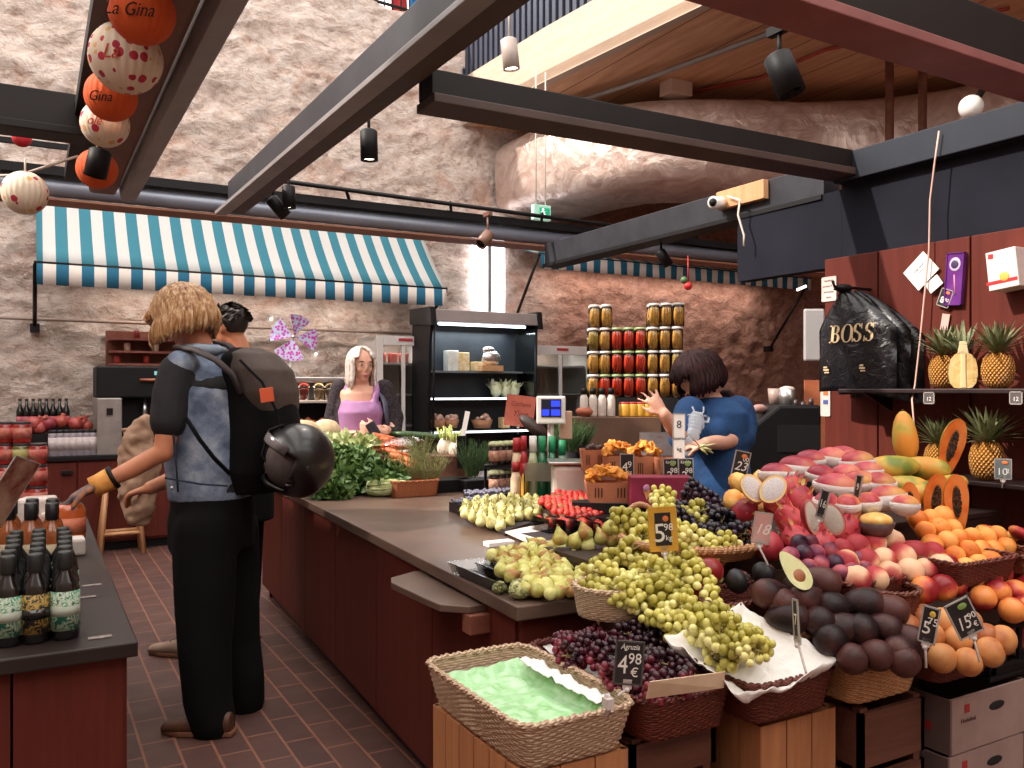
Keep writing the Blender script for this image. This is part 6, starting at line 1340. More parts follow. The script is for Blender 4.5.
# orange sign, black umbrella-like hood
card(PD(520, 411, 5.3), .18, .19, -FW + RT * .1, UP + RT * .12, mat('sign_orange', '#c86450', '#d27460', r=.7, sc=12), 'tilted salmon paper sign with handwriting in front of the chiller', name='paper_sign', txts=[('Cochonn', .22, 0, .22, mat('ink_brown', '#7a2c24', r=.8), {'shear': .3, 'sx': .8}), ('Yliset', .28, .02, -.1, mat('ink_brown', '#7a2c24', r=.8), {'shear': .3, 'sx': .8})], holder=True, clipmt=mat('sign_orange', '#c86450'))
p = PD(534, 427, 4.7); o = empty('scoop_hood', p, 'brown-black rounded hood sticking out above the bottles', 'hood'); mk('hood', MB().ball(p, (.10, .05, .035), 20, 10, rot=frame(RT * .6 + UP * .8 - FW * .3, RT * .7 - UP * .6)), mat('hood_brown', '#2a1a18', '#38241f', r=.5), o); mk('stem', MB().tube([p, V((p.x + .02, p.y, p.z - .25))], .008, 6), BLACK, o)
# scale
p = PD(573, 478, 4.0); p.z = 0; Rz = Matrix.Rotation(-TH, 3, 'Z'); zt_ = PD(573, 464, 4.0).z
o = empty('weighing_scale', (p.x, p.y, TOPZ), 'white shop scale with a blue display on a pole among the herbs', 'scale')
mk('body', MB().box((p.x, p.y, (zt_ + TOPZ + .06) / 2), (.20, .2, zt_ - TOPZ - .06), Rz), mat('scale_body', '#cbb8ae', '#d8c8c0', r=.4, sc=4), o, bevel=.02)
mk('foot', MB().box((p.x, p.y, TOPZ + .03), (.15, .15, .058), Rz), BLACK, o)
mk('platter', MB().box((p.x, p.y, zt_ + .012), (.24, .22, .012), Rz), STEEL, o, bevel=.004)
q = PD(551, 410, 4.25); mk('pole', MB().tube([V((q.x, q.y, TOPZ + .001)) + FW * .03, q + FW * .03], .016, 10), mat('scale_body', '#cbb8ae'), o)
d_ = mk('display_head', MB().box(q, (.145, .04, .14), Rz), WHITEP, o, bevel=.008)
mk('screen', MB().box(q - FW * .0215 + UP * .01, (.10, .003, .09), Rz), mat('screen_dark', '#1c2036', r=.3), d_)
k = MB()
for (dx, dz, w_) in ((.022, .032, .045), (-.028, -.012, .035), (.022, -.012, .045)): k.box(q - FW * .0235 + RT * dx + UP * dz, (w_, .002, .03), Rz)
mk('digits', k, mat('screen_blue', '#2038e8', emit=1.2), d_)
p2 = PD(566, 425, 4.3); tag(mk('display_box', MB().box(p2, (.06, .05, .14), Rz), mat('tanbox', '#c8a088', r=.6), bevel=.004), 'tan box standing right beside the blue scale display', 'box')
# punnets of chanterelles etc (brown cardboard)
PUN = mat('punnet_brown', '#a86848', '#bc7a58', r=.75, sc=14); SLOT = mat('slot_dark', '#3c2018', r=.9)
def cpunnet(u, v0, v1, d, w, lb, content=None, n=22, l=.12, grp=None, cl=''):
    """cardboard punnet with slots whose rim is at v0 and bottom at v1"""
    p = PD(u, v1, d); zt_ = PD(u, v0, d).z; h = zt_ - p.z; W = w * d / FPX; o = empty('cardboard_punnet', p, lb, 'punnet'); M_ = Matrix.Translation(p + FW * l / 2) @ Matrix.Rotation(-TH, 4, 'Z')
    m = punnet(W * .82, l * .82, h, .004, 1.2); m.v = [tuple(M_ @ V(q)) for q in m.v]; mk('shell', m, PUN, o)
    k = MB()
    for s_ in (-1, 1):
        k = MB()
        for j in range(3): x = s_ * W * .41 * .60 + (j - 1) * W * .07; y = -l * .41 * 1.10 - .004; k.box(M_ @ V((x, y, h * .5)), (W * .026, .003, h * .5), (M_ @ Matrix.Rotation(.16, 4, 'X')).to_3x3())
        mk('slots', k, SLOT, o)
    if content:
        for i in range(n):
            a = U(-.42, .42) * W; b = U(-.42, .42) * l; zz = h + .02 * (1 - (2 * a / W) ** 2) * 2 + U(-.01, .008); inst(content, M_ @ V((a, b, zz)), (U(-1.2, 1.2), U(-1.2, 1.2), U(0, 6)), U(.8, 1.15), cl, grp)
    return o
mk('punnet_riser', MB().prism([lift(572, 3.62, TOPZ + .001), lift(692, 3.5, TOPZ + .001), lift(692, 4.0, TOPZ + .001), lift(572, 4.0, TOPZ + .001)], (0, 0, .10)), BLACK); tag(bpy.data.objects['punnet_riser'], 'black riser under the punnets of orange mushrooms', 'riser')
mk('punnet_riser', MB().prism([lift(590, 3.35, TOPZ + .001), lift(640, 3.32, TOPZ + .001), lift(640, 3.58, TOPZ + .001), lift(590, 3.58, TOPZ + .001)], (0, 0, .055)), BLACK); tag(bpy.data.objects['punnet_riser.001'], 'low black block under the nearest mushroom punnet', 'riser')
cpunnet(610, 483, 503, 3.4, 46, 'large brown cardboard punnet of orange chanterelles, nearest one', CHAN, 30, .13, 'chanterelles in the near punnet', 'orange chanterelle in the nearest cardboard punnet')
cpunnet(620, 456, 478, 3.7, 30, 'brown punnet of chanterelles behind the black price card', CHAN, 22, .12, 'chanterelles in the rear left punnet', 'orange chanterelle in the punnet behind the black price card')
cpunnet(648, 457, 480, 3.66, 30, 'brown punnet of chanterelles in the middle of the rear row', CHAN, 22, .12, 'chanterelles in the rear middle punnet', 'orange chanterelle in the middle rear punnet')
cpunnet(594, 450, 470, 3.8, 24, 'small brown punnet left of the chanterelle punnets', None)
o = empty('dark_berries', PD(594, 449, 3.9), 'heap of dark brown fruit on the small left punnet', 'fruit'); k = MB()
DB = empty('dark_fruit', (0, 0, 0), 'x', 'fruit'); bpy.data.objects.remove(o)
mk('skin', MB().ball((0, 0, 0), .014, 10, 7), mat('dark_fruit', '#2c1a18', '#4a2c26', r=.5), DB)
for i in range(8): inst(DB, PD(594 + U(-8, 8), 448 + U(-2, 2), 3.86), (0, 0, 0), U(.8, 1.2), 'small dark brown fruit on the small left punnet', 'dark fruit on the left punnet')
cpunnet(672, 459, 482, 3.55, 26, 'brown punnet behind the tall white paper strip')
# purple-red gift box with cone picture
p = PD(662, 490, 3.3); o = empty('berry_box', p, 'crimson cardboard box with an ice-cream cone picture between punnets and grapes', 'box'); mk('carton', MB().box(p + FW * .05 + UP * -.01, (.24, .10, .12), Rz), mat('box_crimson', '#7c1c38', '#8e2644', r=.5, sc=5), o, bevel=.003)
k = MB().prism([p - RT * .06 - UP * .04 - FW * .004, p - RT * .075 + UP * .0 - FW * .004, p - RT * .045 + UP * .0 - FW * .004], -FW * .002); mk('cone', k, mat('cone_tan', '#d08a58', r=.6), o); mk('ice_cream', MB().ball(p - RT * .06 + UP * .008 - FW * .004, (.018, .004, .014), 12, 8), mat('icecream_lilac', '#c08aa8', r=.6), o)
# price boards on sticks
INKW = CHALK
def orangepic(col_):
    def f(p, x, y, z, w, h, b):
        mk('picture', MB().ball(p + y * h * .32 + x * w * .12 + z * .0022, (w * .17, .001, w * .17) if False else (w * .2, h * .09, .0012), 14, 8, rot=Matrix((x, y, z)).transposed()), mat('pic_' + col_, {'o': '#d8743c', 'g': '#7a9a4c', 'y': '#d8b04c'}[col_], r=.6), b)
    return f
card(PD(627, 466, 3.55), .055, .10, -FW, UP, CARDBLACK, 'black price card with chalk figures in front of the chanterelle punnets', txts=[('4', .5, -.15, -.05, INKW, {}), ('9', .38, .2, .05, INKW, {}), ('kg', .2, .2, -.25, INKW, {})])
for (u, lb) in ((671, 'left'), (686, 'right')): card(PD(u, 473, 3.42), .058, .115, -FW, UP - RT * .02, CARDBLACK, 'dark chalk price card on the crimson box, %s one' % lb, txts=[('2', .42, -.1, -.1, INKW, {}), ('98', .26, .2, .08, INKW, {}), ('Kirsikka', .16, 0, .38, INKW, {'sx': .7})], extra=orangepic('g'))
k = card(PD(679, 441, 3.6), .05, .23, -FW, UP, PAPER, 'tall narrow white paper strip with printing in front of the seller', name='paper_strip', txts=[('8', .2, 0, .3, mat('ink_dark', '#3a3a44', r=.8), {}), ('luomu', .09, 0, .05, mat('ink_dark', '#3a3a44'), {}), ('kg', .1, 0, -.15, mat('ink_dark', '#3a3a44'), {})], holder=True)
card(PD(741, 464, 2.85), .052, .085, -FW + RT * .1, UP + RT * .22, CARDBLACK, 'tilted price card standing among the yellow pitahayas', txts=[('23', .5, 0, -.1, INKW, {'shear': .3}), ('00', .25, .25, .2, INKW, {})], extra=orangepic('o'), foot=PD(735, 488, 2.85))
card(PD(762, 528, 2.25), .045, .08, -FW, UP + RT * .15, mat('card_pink', '#c88a88', '#d8a8a0', r=.5), 'pinkish clear price tag in front of the dragon fruits', txts=[('18', .5, 0, -.05, INKW, {'shear': .3})], foot=PD(768, 565, 2.2))
card(PD(823, 504, 2.25), .022, .075, -FW * .6 - RT * .6, UP + RT * .35, CARDBLACK, 'dark price card seen edge-on between the cut dragon fruit halves', foot=PD(815, 530, 2.25), txts=[('16', .4, 0, 0, INKW, {'sx': .6})])
card(PD(858, 487, 2.5), .018, .07, -FW * .5 - RT * .7, UP + RT * .3, CARDBLACK, 'price card seen edge-on in the middle of the mango pile', foot=PD(852, 505, 2.5), txts=[('9', .4, 0, 0, INKW, {'sx': .6})])
card(PD(796, 620, 1.93), .016, .09, -FW * .3 - RT * .9, UP - RT * .25, CARDBLACK, 'dark price card seen edge-on in front of the avocados', foot=PD(806, 672, 1.83), txts=[('7', .4, 0, 0, INKW, {'sx': .5})])
card(PD(663, 529, 2.26), .073, .115, -FW, UP - RT * .06, mat('frame_yellow', '#c8922c', '#d8a43c', r=.5), 'black price card reading 5 in a yellow frame on the green grapes', holder=True, foot=PD(668, 575, 2.2), clipmt=mat('frame_yellow', '#c8922c'),
     extra=lambda p, x, y, z, w, h, b: (mk('panel', MB().box(p + z * .0016, (w * .58, h * .76, .002), Matrix((x, y, z)).transposed()), CARDBLACK, b), mk('picture', MB().ball(p + y * h * .24 + x * w * .1 + z * .003, (w * .11, h * .07, .0012), 14, 8, rot=Matrix((x, y, z)).transposed()), mat('pic_o', '#d8743c', r=.6), b), text('lettering', '5', .07, Matrix.Translation(p + z * .0032 - x * .010 - y * .012) @ Matrix((x, y, z)).transposed().to_4x4(), INKW, b), text('lettering', '98', .026, Matrix.Translation(p + z * .0032 + x * .014 + y * .004) @ Matrix((x, y, z)).transposed().to_4x4(), INKW, b), text('lettering', 'kg', .02, Matrix.Translation(p + z * .0032 + x * .014 - y * .024) @ Matrix((x, y, z)).transposed().to_4x4(), INKW, b)))
card(PD(623, 521, 2.58), .026, .05, -FW - RT * .3, UP, CARDBLACK, 'small black price card hanging at the basket handle', txts=[('6', .4, 0, -.1, INKW, {})], extra=orangepic('o'))
card(PD(629, 663, 1.72), .056, .086, -FW, UP + RT * .08, CARDBLACK, 'black chalk price card reading 4,98 in the dark red grapes', foot=PD(618, 696, 1.70), clipmt=mat('edge_dark', '#4a4442'), txts=[('4', .62, -.22, -.06, INKW, {'sx': .8}), ('98', .36, .2, .1, INKW, {'sx': .9}), ('€', .3, .22, -.22, INKW, {}), ('Agruzia', .18, 0, .38, INKW, {'shear': .3, 'sx': .8})])
card(PD(929, 625, 1.93), .034, .082, -FW * .8 - RT * .6, UP + RT * .2, CARDBLACK, 'dark price card at the right end of the avocado basket', foot=PD(926, 668, 1.92), txts=[('5', .5, -.1, -.1, INKW, {}), ('75', .3, .2, .1, INKW, {})], extra=orangepic('y'))
card(PD(964, 618, 1.96), .058, .084, -FW, UP - RT * .5, CARDBLACK, 'tilted black chalk price card reading 15 in the tan fruit basket', foot=PD(980, 662, 1.93), txts=[('15', .5, -.12, -.14, INKW, {'sx': .8, 'shear': .2}), ('90', .24, .30, -.02, INKW, {}), ('€', .2, .32, -.28, INKW, {})], extra=orangepic('g'))
card(PX(1003, 469, 3.19), .055, .075, -RT * .5 - FW * .7, UP, mat('card_grey', '#5c6466', '#6c7476', r=.5), 'grey price card clipped to the lower shelf beside the large pineapple', txts=[('10', .5, -.05, -.15, INKW, {}), ('2', .3, .3, -.1, INKW, {})], extra=orangepic('o'), foot=PX(1002, 488, 3.19))
for (u, lb) in ((929, 'left'), (1016, 'right')): card(PX(u, 398, 3.195), .045, .045, (-1, 0, 0), UP, mat('card_dark', '#4c4446', '#5c5456', r=.6), 'small dark label hanging under the upper shelf, %s one' % lb, name='shelf_label', holder=False, txts=[('12', .5, 0, -.1, INKW, {})])  # even dark grey label colour
tag(mk('shelf_clip', MB().tube([PD(606, 716, 1.66), PD(610, 704, 1.66), PD(607, 694, 1.66)], .006, 8).box(PD(608, 703, 1.655), (.016, .02, .02)), mat('clip_clear', '#c9bdb8', r=.2)), 'clear plastic clip at the near right corner of the cream basket', 'clip')
tag(mk('wire_hook', MB().tube([PD(590, 603, 2.34), PD(596, 618, 2.3), PD(599, 622, 2.3), PD(594, 630, 2.3), PD(588, 634, 2.3)], .0035, 6), PALEWOOD), 'thin bent wooden twig below the counter corner', 'twig')

# ------------------------------------------------------------------ jar tower
RED_ = mat('pickle_red', '#cc2c1c', '#e4502c', r=.3, sc=40, coat=.4); YEL_ = mat('pickle_yellow', '#c08a34', '#e0b460', r=.3, sc=28, coat=.4, c3='#a88444'); GRN_ = mat('pickle_green', '#98883c', '#c0a458', r=.3, sc=28, coat=.4)
def pickle(nm, mt_, bumpy_=True):
    o = empty('pickle_jar', (0, 0, 0), 'x', 'jar'); r_ = .046; h = .168; k = MB()
    for i in range(9): a = i * 2 * PI / 9; k.ball((math.cos(a) * .030, math.sin(a) * .030, h * .45), (.0125, .0125, h * .38), 8, 8)
    k.ball((0, 0, h * .45), (.026, .026, h * .4), 10, 8); mk('pickles', k, mt_, o)
    mk('glass', MB().lathe([(r_ * .9, .0), (r_, .008), (r_, h * .82), (r_ * .84, h * .9)], 18), clearmat('jar_glass', '#fffaf0', .02, .06), o)
    mk('lid', MB().lathe([(r_ * .93, h * .90), (r_ * .96, h * .91), (r_ * .96, h * .99), (0, h)], 18), WHITEP if nm != 'g' else mat('lid_green', '#9ab07a', r=.4), o); return o
JJ = {'y': pickle('y', YEL_), 'r': pickle('g', RED_), 'g': pickle('y', GRN_)}
rows = [('yryrryy', 1.0), ('yyrrryyy', 1), ('gyrrgyyy', 1), ('yy..gyyy', 1)]
rows = ['yrrrryyy', 'yyrrryyg', 'gyrrryyy', 'yy...yyy']
base = PD(636, 400, 6.15); zj = 1.395 - .0 ; zj = PD(636, 396, 6.15).z - .01; dirx = (RT - FW * .25).normalized()
for r_, L in enumerate(rows):
    for c_, ch in enumerate(L):
        if ch == '.': continue
        for dd in range(2):
            p = base + dirx * ((c_ - 3.6) * .086 + (.01 if r_ == 3 else 0)) + FW * dd * .09; inst(JJ[ch], (p.x, p.y, zj + r_ * .1695), (0, 0, U(0, 6)), (.9, .9, 1), '%s jar, %s from left in the %s row of %s, %s stack' % ({'y': 'yellow pickle', 'r': 'red pepper', 'g': 'green pickle'}[ch], ORD[c_], ('bottom', 'second', 'third', 'top')[r_], 'the jar tower', ('front', 'back')[dd]) if dd == 0 else '%s jar hidden behind the front layer of the jar tower' % {'y': 'yellow pickle', 'r': 'red pepper', 'g': 'green pickle'}[ch], 'pickle jars stacked in the tower' if dd == 0 else 'rear jars of the tower')
tag(mk('jar_stand', MB().prism([V((*(base + dirx * -.42 - FW * .07).xy, TOPZ + .001)), V((*(base + dirx * .45 - FW * .07).xy, TOPZ + .001)), V((*(base + dirx * .45 + FW * .18).xy, TOPZ + .001)), V((*(base + dirx * -.42 + FW * .18).xy, TOPZ + .001))], (0, 0, zj - TOPZ - .002)), BLACK), 'black stand carrying the tower of pickle jars', 'stand')
p = PD(683, 391, 6.0); inst(SB, (p.x, p.y, zj), (0, 0, 0), 1.5, 'tall dark jar at the right of the jar tower', 'dark jars beside the tower'); inst(SB, (p.x + .09, p.y, zj), (0, 0, 0), 1.5, 'tall dark jar partly behind the seller', 'dark jars beside the tower')
tag(mk('jar_shelf', MB().box((p.x + .06, p.y + .02, (zj + TOPZ) / 2), (.16, .12, zj - TOPZ - .002), Rz), BLACK), 'black shelf block under the dark jars beside the tower', 'shelf')
# brown box in front of the tower with jars, bread, dispenser bottles
pb = PD(622, 440, 4.95); ztb = PD(620, 417, 4.95).z
tag(mk('brown_counter_box', MB().box((pb.x, pb.y + .08, (ztb + TOPZ) / 2), (.52, .22, ztb - TOPZ - .002), Rz), mat('box_brown', '#5e4234', '#71513f', r=.7, sc=5), bevel=.003), 'plain brown box unit below the red-lidded mustard jars', 'box')
MJ = jar('mustard_jar', .040, .085, MUST, None, mat('lid_red', '#b83034', r=.4))
for i in range(5): q = PD(628 + i * 7.5, 416, 4.95); inst(MJ, (q.x + .02, q.y + .05, ztb + .001), (0, 0, 0), 1, 'yellow mustard jar with a red lid, %s from the left' % ORD[i], 'mustard jars on the brown box')
p = PD(592, 412, 4.95); tag(mk('bread_loaf', MB().ball((p.x, p.y + .05, ztb + .03), (.075, .05, .032), 18, 10, fn=lambda q: 1 + .05 * noise.noise(q * 5)), mat('bread_red', '#9a4c34', '#b0664a', r=.7, sc=14)), 'reddish loaf lying on the left of the brown box', 'bread')
for i in range(4): squeeze('cocktail_bottle', 584 + i * 9, 388, 414, 4.98, 8.5, mat('label_white', '#cdbcb0', '#dccfc6', r=.6, sc=10), BLACK, 'dark-capped bottle with a white label, %s from the left below the jar tower' % ORD[i], zb=ztb + .001)
card(PD(659, 444, 4.4), .20, .12, -FW, UP, mat('leaflet_pale', '#b8a8a4', '#cdbfb8', r=.6, sc=25), 'pale leaflet stand in front of the brown box', name='leaflet_stand', foot=lift(659, 4.4, TOPZ), txts=[('info', .2, 0, .3, mat('ink_rose', '#b07070', r=.8), {})])
# ------------------------------------------------------------------ black machine at right of the seller
p = PD(785, 430, 5.6); q = PX(790, 430, 5.0)
o = empty('black_machine', (4.9, 3.3, 0), 'bulky black machine with sloped top behind the mangos', 'machine')
a = PD(745, 470, 5.3); b = PD(822, 470, 5.3); zt_ = PD(780, 405, 5.3).z; zl = PD(745, 432, 5.3).z
mk('body', MB().prism([V((a.x, a.y, 0)), V((b.x, b.y, 0)), V((b.x, b.y, zt_)), a.lerp(b, .45).xy.to_3d() + UP * zt_, V((a.x, a.y, zl))], FW * .5), BLACK, o, bevel=.02)
mk('opening', MB().prism([a.lerp(b, .42).xy.to_3d() + UP * PD(780, 452, 5.3).z - FW * .004, a.lerp(b, .98).xy.to_3d() + UP * PD(780, 452, 5.3).z - FW * .004, a.lerp(b, .98).xy.to_3d() + UP * PD(780, 425, 5.3).z - FW * .004, a.lerp(b, .42).xy.to_3d() + UP * PD(780, 425, 5.3).z - FW * .004], FW * .003), mat('opening_black', '#060506', r=.9), o)
for i, (u, v) in enumerate(((796, 408), (803, 410), (811, 407))): mk('knob', MB().lathe([(.016, 0), (.016, .05), (0, .055)], 10, Matrix.Translation(PD(u, v, 5.35))), mat('knob_dark', '#3a2c2c', r=.3), o)
p = PD(787, 405, 5.45); o = empty('steel_pitcher', p, 'steel pitcher of crushed ice standing on the black machine', 'pitcher'); mk('body', MB().lathe([(.045, -.01), (.055, .10), (.05, .10), (.042, 0)], 16, Matrix.Translation(p)), STEEL, o); mk('filling', MB().ball(p + UP * .10, (.05, .05, .022), 14, 8, fn=lambda q: 1 + .15 * noise.noise(q * 6)), mat('ice_white', '#b8a8a0', r=.5, c2='#d0c4bc', sc=40), o)
tag(mk('clear_cup', MB().lathe([(.035, 0), (.045, .10)], 14, Matrix.Translation(PD(775, 404, 5.5))), mat('cup_pale', '#a89088', r=.4), solid=.002), 'pale cup beside the steel pitcher', 'cup'); tag(mk('folded_cloth', MB().ball(PD(759, 409, 5.4), (.06, .04, .03), 12, 8, fn=lambda q: 1 + .2 * noise.noise(q * 3)), mat('cloth_pink', '#a88078', r=.8)), 'crumpled pinkish cloth on the left slope of the black machine', 'cloth')
# white rounded thing at wall end and paper on it
tag(mk('white_sign', MB().box(PD(814, 335, 6.5), (.16, .03, .40), Rz), mat('white_glossy', '#a8a4a4', r=.5), bevel=.04), 'white rounded sign board half hidden behind the red stall wall', 'sign'); tag(mk('orange_board', MB().box(V((PD(815, 400, 6.4).x, PD(815, 400, 6.4).y, PD(815, 380, 6.4).z / 2)), (.16, .02, PD(815, 380, 6.4).z), Rz), mat('board_orange', '#a85a38', '#b86a44', r=.7)), 'orange-brown board standing beside the red stall wall', 'board')
# ------------------------------------------------------------------ red wall: bag, papers, tags
XW = 3.449
def wallpaper(u0, v0, u1, v1, mt_, lb, name='paper_notice', cat='paper', txts=(), rot=0, x=XW):
    p = PX((u0 + u1) / 2, (v0 + v1) / 2, x - .003); a = PX(u0, v0, x); b = PX(u1, v1, x); w_ = abs(a.y - b.y); h = abs(a.z - b.z)
    return card(p, w_, h, (-1, 0, 0), Matrix.Rotation(rot, 3, 'X') @ UP, mt_, lb, name=name, cat=cat, holder=False, txts=txts, clipmt=mt_)
INKD = mat('ink_dark', '#3a3a44', r=.8)
wallpaper(822, 278, 836, 300, mat('notice_pink', '#d8b8b0', '#e0c8c0', r=.8), 'small pinkish printed notice at the top left corner of the red wall', txts=[('Hedelmät', .12, 0, .35, INKD, {}), ('avoinna 9-18', .12, 0, .12, INKD, {}), ('tervetuloa', .12, 0, -.12, INKD, {}), ('kiitos', .12, 0, -.35, INKD, {})])
wallpaper(821, 388, 830, 416, mat('sticker_white', '#cfc4be', r=.6), 'white card payment sticker strip on the red wall below the black bags', name='payment_sticker', cat='sticker')
for (v, c) in ((393, '#d0703a'), (402, '#4a5a9a')): p = PX(825.5, v, XW - .006); k = MB().box(p, (.001, .028, .02)); tag(mk('card_logo', k, mat('logo_' + c[1:], c, r=.5)), 'small %s logo square on the white payment sticker' % ('orange' if v == 393 else 'blue'), 'logo')
# white rotated paper bag sheet
p = PX(921, 271, XW - .012); card(p, .125, .115, (-1, 0, .05), Matrix.Rotation(R(-42), 3, 'X') @ UP, PAPER, 'white crumpled paper hung as a diamond on the pink cord', name='hanging_paper', cat='paper', holder=False, clipmt=PAPER, txts=[('Ole hyvä', .14, 0, .15, INKD, {'shear': .3}), ('kiitos', .1, 0, 0, INKD, {})]); p = PX(934, 284, XW - .02); tag(mk('folded_corner', MB().box(p, (.003, .07, .05), Matrix.Rotation(R(-35), 3, 'X')), PAPER), 'folded white slip behind the diamond paper', 'paper')
PURP = mat('pack_purple', '#5a2470', '#6e3484', r=.3, sc=8)
p = PX(955, 279, XW - .015); o = card(p, .075, .22, (-1, 0, 0), Matrix.Rotation(R(4), 3, 'X') @ UP, PURP, 'tall purple packet hanging on the red wall', name='purple_packet', cat='packet', holder=False, clipmt=PURP, thick=.012, extra=lambda p, x, y, z, w, h, b: (mk('round_badge', MB().ball(p + y * h * .28 + z * .007, (.026, .030, .002), 16, 8, rot=Matrix((x, y, z)).transposed()), mat('badge_lilac', '#c8b0d0', r=.5), b), mk('badge_centre', MB().ball(p + y * h * .28 + z * .009, (.017, .018, .002), 16, 8, rot=Matrix((x, y, z)).transposed()), mat('badge_dark', '#3c2c50', r=.5), b), mk('streak', MB().tube([p - y * h * .3 + z * .007 + x * .01, p - y * h * .1 + z * .007 + x * .004, p + y * h * .08 + z * .007], .003, 6), mat('streak_pink', '#d8889c', r=.5), b)))
card(PX(945, 298, XW - .02), .055, .075, (-1, 0, 0), Matrix.Rotation(R(22), 3, 'X') @ UP, CARDBLACK, 'tilted black price card reading 8 on the red wall beside the purple packet', name='price_card', holder=False, txts=[('8', .5, -.15, -.15, INKW, {'bold': .001}), ('90', .28, .2, -.1, INKW, {})], extra=orangepic('o')); tag(mk('paper_slip', MB().box(PX(945, 322, XW - .008), (.002, .035, .07), Matrix.Rotation(R(10), 3, 'X')), mat('slip_pink', '#c8a8a0', r=.7)), 'narrow pale slip below the tilted price card', 'paper')
# white/red carton on the wall at right
p = PX(1010, 270, XW - .06); o = empty('juice_carton', p, 'white and pink carton with a red band mounted at the right edge', 'carton'); mk('carton', MB().box(p, (.11, .12, .155), Matrix.Rotation(R(-6), 3, 'X')), mat('carton_white', '#dccbc4', '#e8dcd6', r=.5, sc=10), o, bevel=.003)
mk('band', MB().box(p - UP * .048, (.113, .123, .014), Matrix.Rotation(R(-6), 3, 'X')), mat('band_red', '#b8242c', r=.5), o); mk('logo', MB().box(p + V((-.056, .045, .055)), (.002, .02, .018)), mat('band_red', '#b8242c'), o); mk('fruit_picture', MB().ball(p + V((-.056, -.01, -.03)), (.002, .02, .018), 12, 8), mat('pic_y', '#d8b04c', r=.6), o)
# black carrier bags with BOSS
BAGM = NT('black_bag'); BAGM.col('#141317'); BAGM.rgh(.32); BAGM.bump(BAGM.noise(14, 4, .6, dist=1.5), .6, .015); BAGM = BAGM.m
def bag(off, wl, wr, top, bot, th, name, lb, pinch=.035, wave=1.0):
    """sheet stack hanging on a hook: outline in (y,z) with thickness along -x"""
    o = empty(name, (off, 2.72, 1.5), lb, 'bag'); nz = 18; ny = 16; vs = []
    for side in (0, 1):
        for j in range(nz + 1):
            t_ = j / nz; z = top + (bot - top) * t_; k_ = min(1, t_ / .38); sp = pinch + (1 - pinch) * (k_ ** .75)
            for i in range(ny + 1):
                s_ = i / ny; yl = 2.66 + wl * sp; yr = 2.66 - wr * sp; y = yl + (yr - yl) * s_; bulge = th * math.sin(PI * s_) ** .6 * (.35 + .65 * math.sin(PI * min(1, t_ * .75 + .1))) 
                x = off - (bulge if side == 0 else 0) + .006 * wave * noise.noise(V((y * 14, z * 9, off * 9))) + .010 * math.sin(s_ * 26) * (1 - k_)
                vs.append((x, y, z - .025 * s_ * t_ + .015 * math.sin(s_ * PI) * t_))
    fs = []; W_ = ny + 1; N_ = (nz + 1) * W_
    for j in range(nz):
        for i in range(ny): a = j * W_ + i; fs.append((a, a + 1, a + W_ + 1, a + W_)); b = a + N_; fs.append((b, b + W_, b + W_ + 1, b + 1))
    for j in range(nz): a = j * W_; fs.append((a, a + W_, a + W_ + N_, a + N_)); a += ny; fs.append((a, a + N_, a + N_ + W_, a + W_))
    for i in range(ny): a = nz * W_ + i; fs.append((a, a + 1, a + 1 + N_, a + N_)); a = i; fs.append((a, a + N_, a + N_ + 1, a + 1))
    mk('film', MB().add(vs, fs, True), BAGM, o); return o
zT = PX(868, 286, 3.25).z; zB = PX(860, 392, 3.25).z
yl = PX(815, 392, 3.25).y; yr = PX(888, 392, 3.25).y
b1 = bag(3.28, yl - 2.66, 2.66 - yr + .02, zT, zB, .05, 'carrier_bag', 'black plastic carrier bag printed BOSS, front one on the red wall')
b2 = bag(3.37, yl - 2.66 - .03, 2.66 - yr + .025, zT - .0, zB - .015, .05, 'carrier_bag', 'black plastic carrier bag hanging second behind the printed one', wave=1.6); b3 = bag(3.44, yl - 2.66 - .05, 2.66 - yr + .04, zT - .03, zB - .03, .05, 'carrier_bag', 'black plastic carrier bag hanging closest to the red wall', wave=1.6)
p = PX(866, 286, 3.30); tag(mk('bag_hook', MB().tube([(3.449, 2.66, zT + .01), (3.20, 2.66, zT + .01), (3.19, 2.66, zT + .035)], .007, 8).ball((3.26, 2.66, zT + .005), (.05, .035, .02), 12, 8, fn=lambda q: 1 + .3 * noise.noise(q * 5)), BLACK), 'black metal hook with bunched bag handles on the red wall', 'hook')
GOLD = mat('boss_gold', '#d0b48c', r=.5)
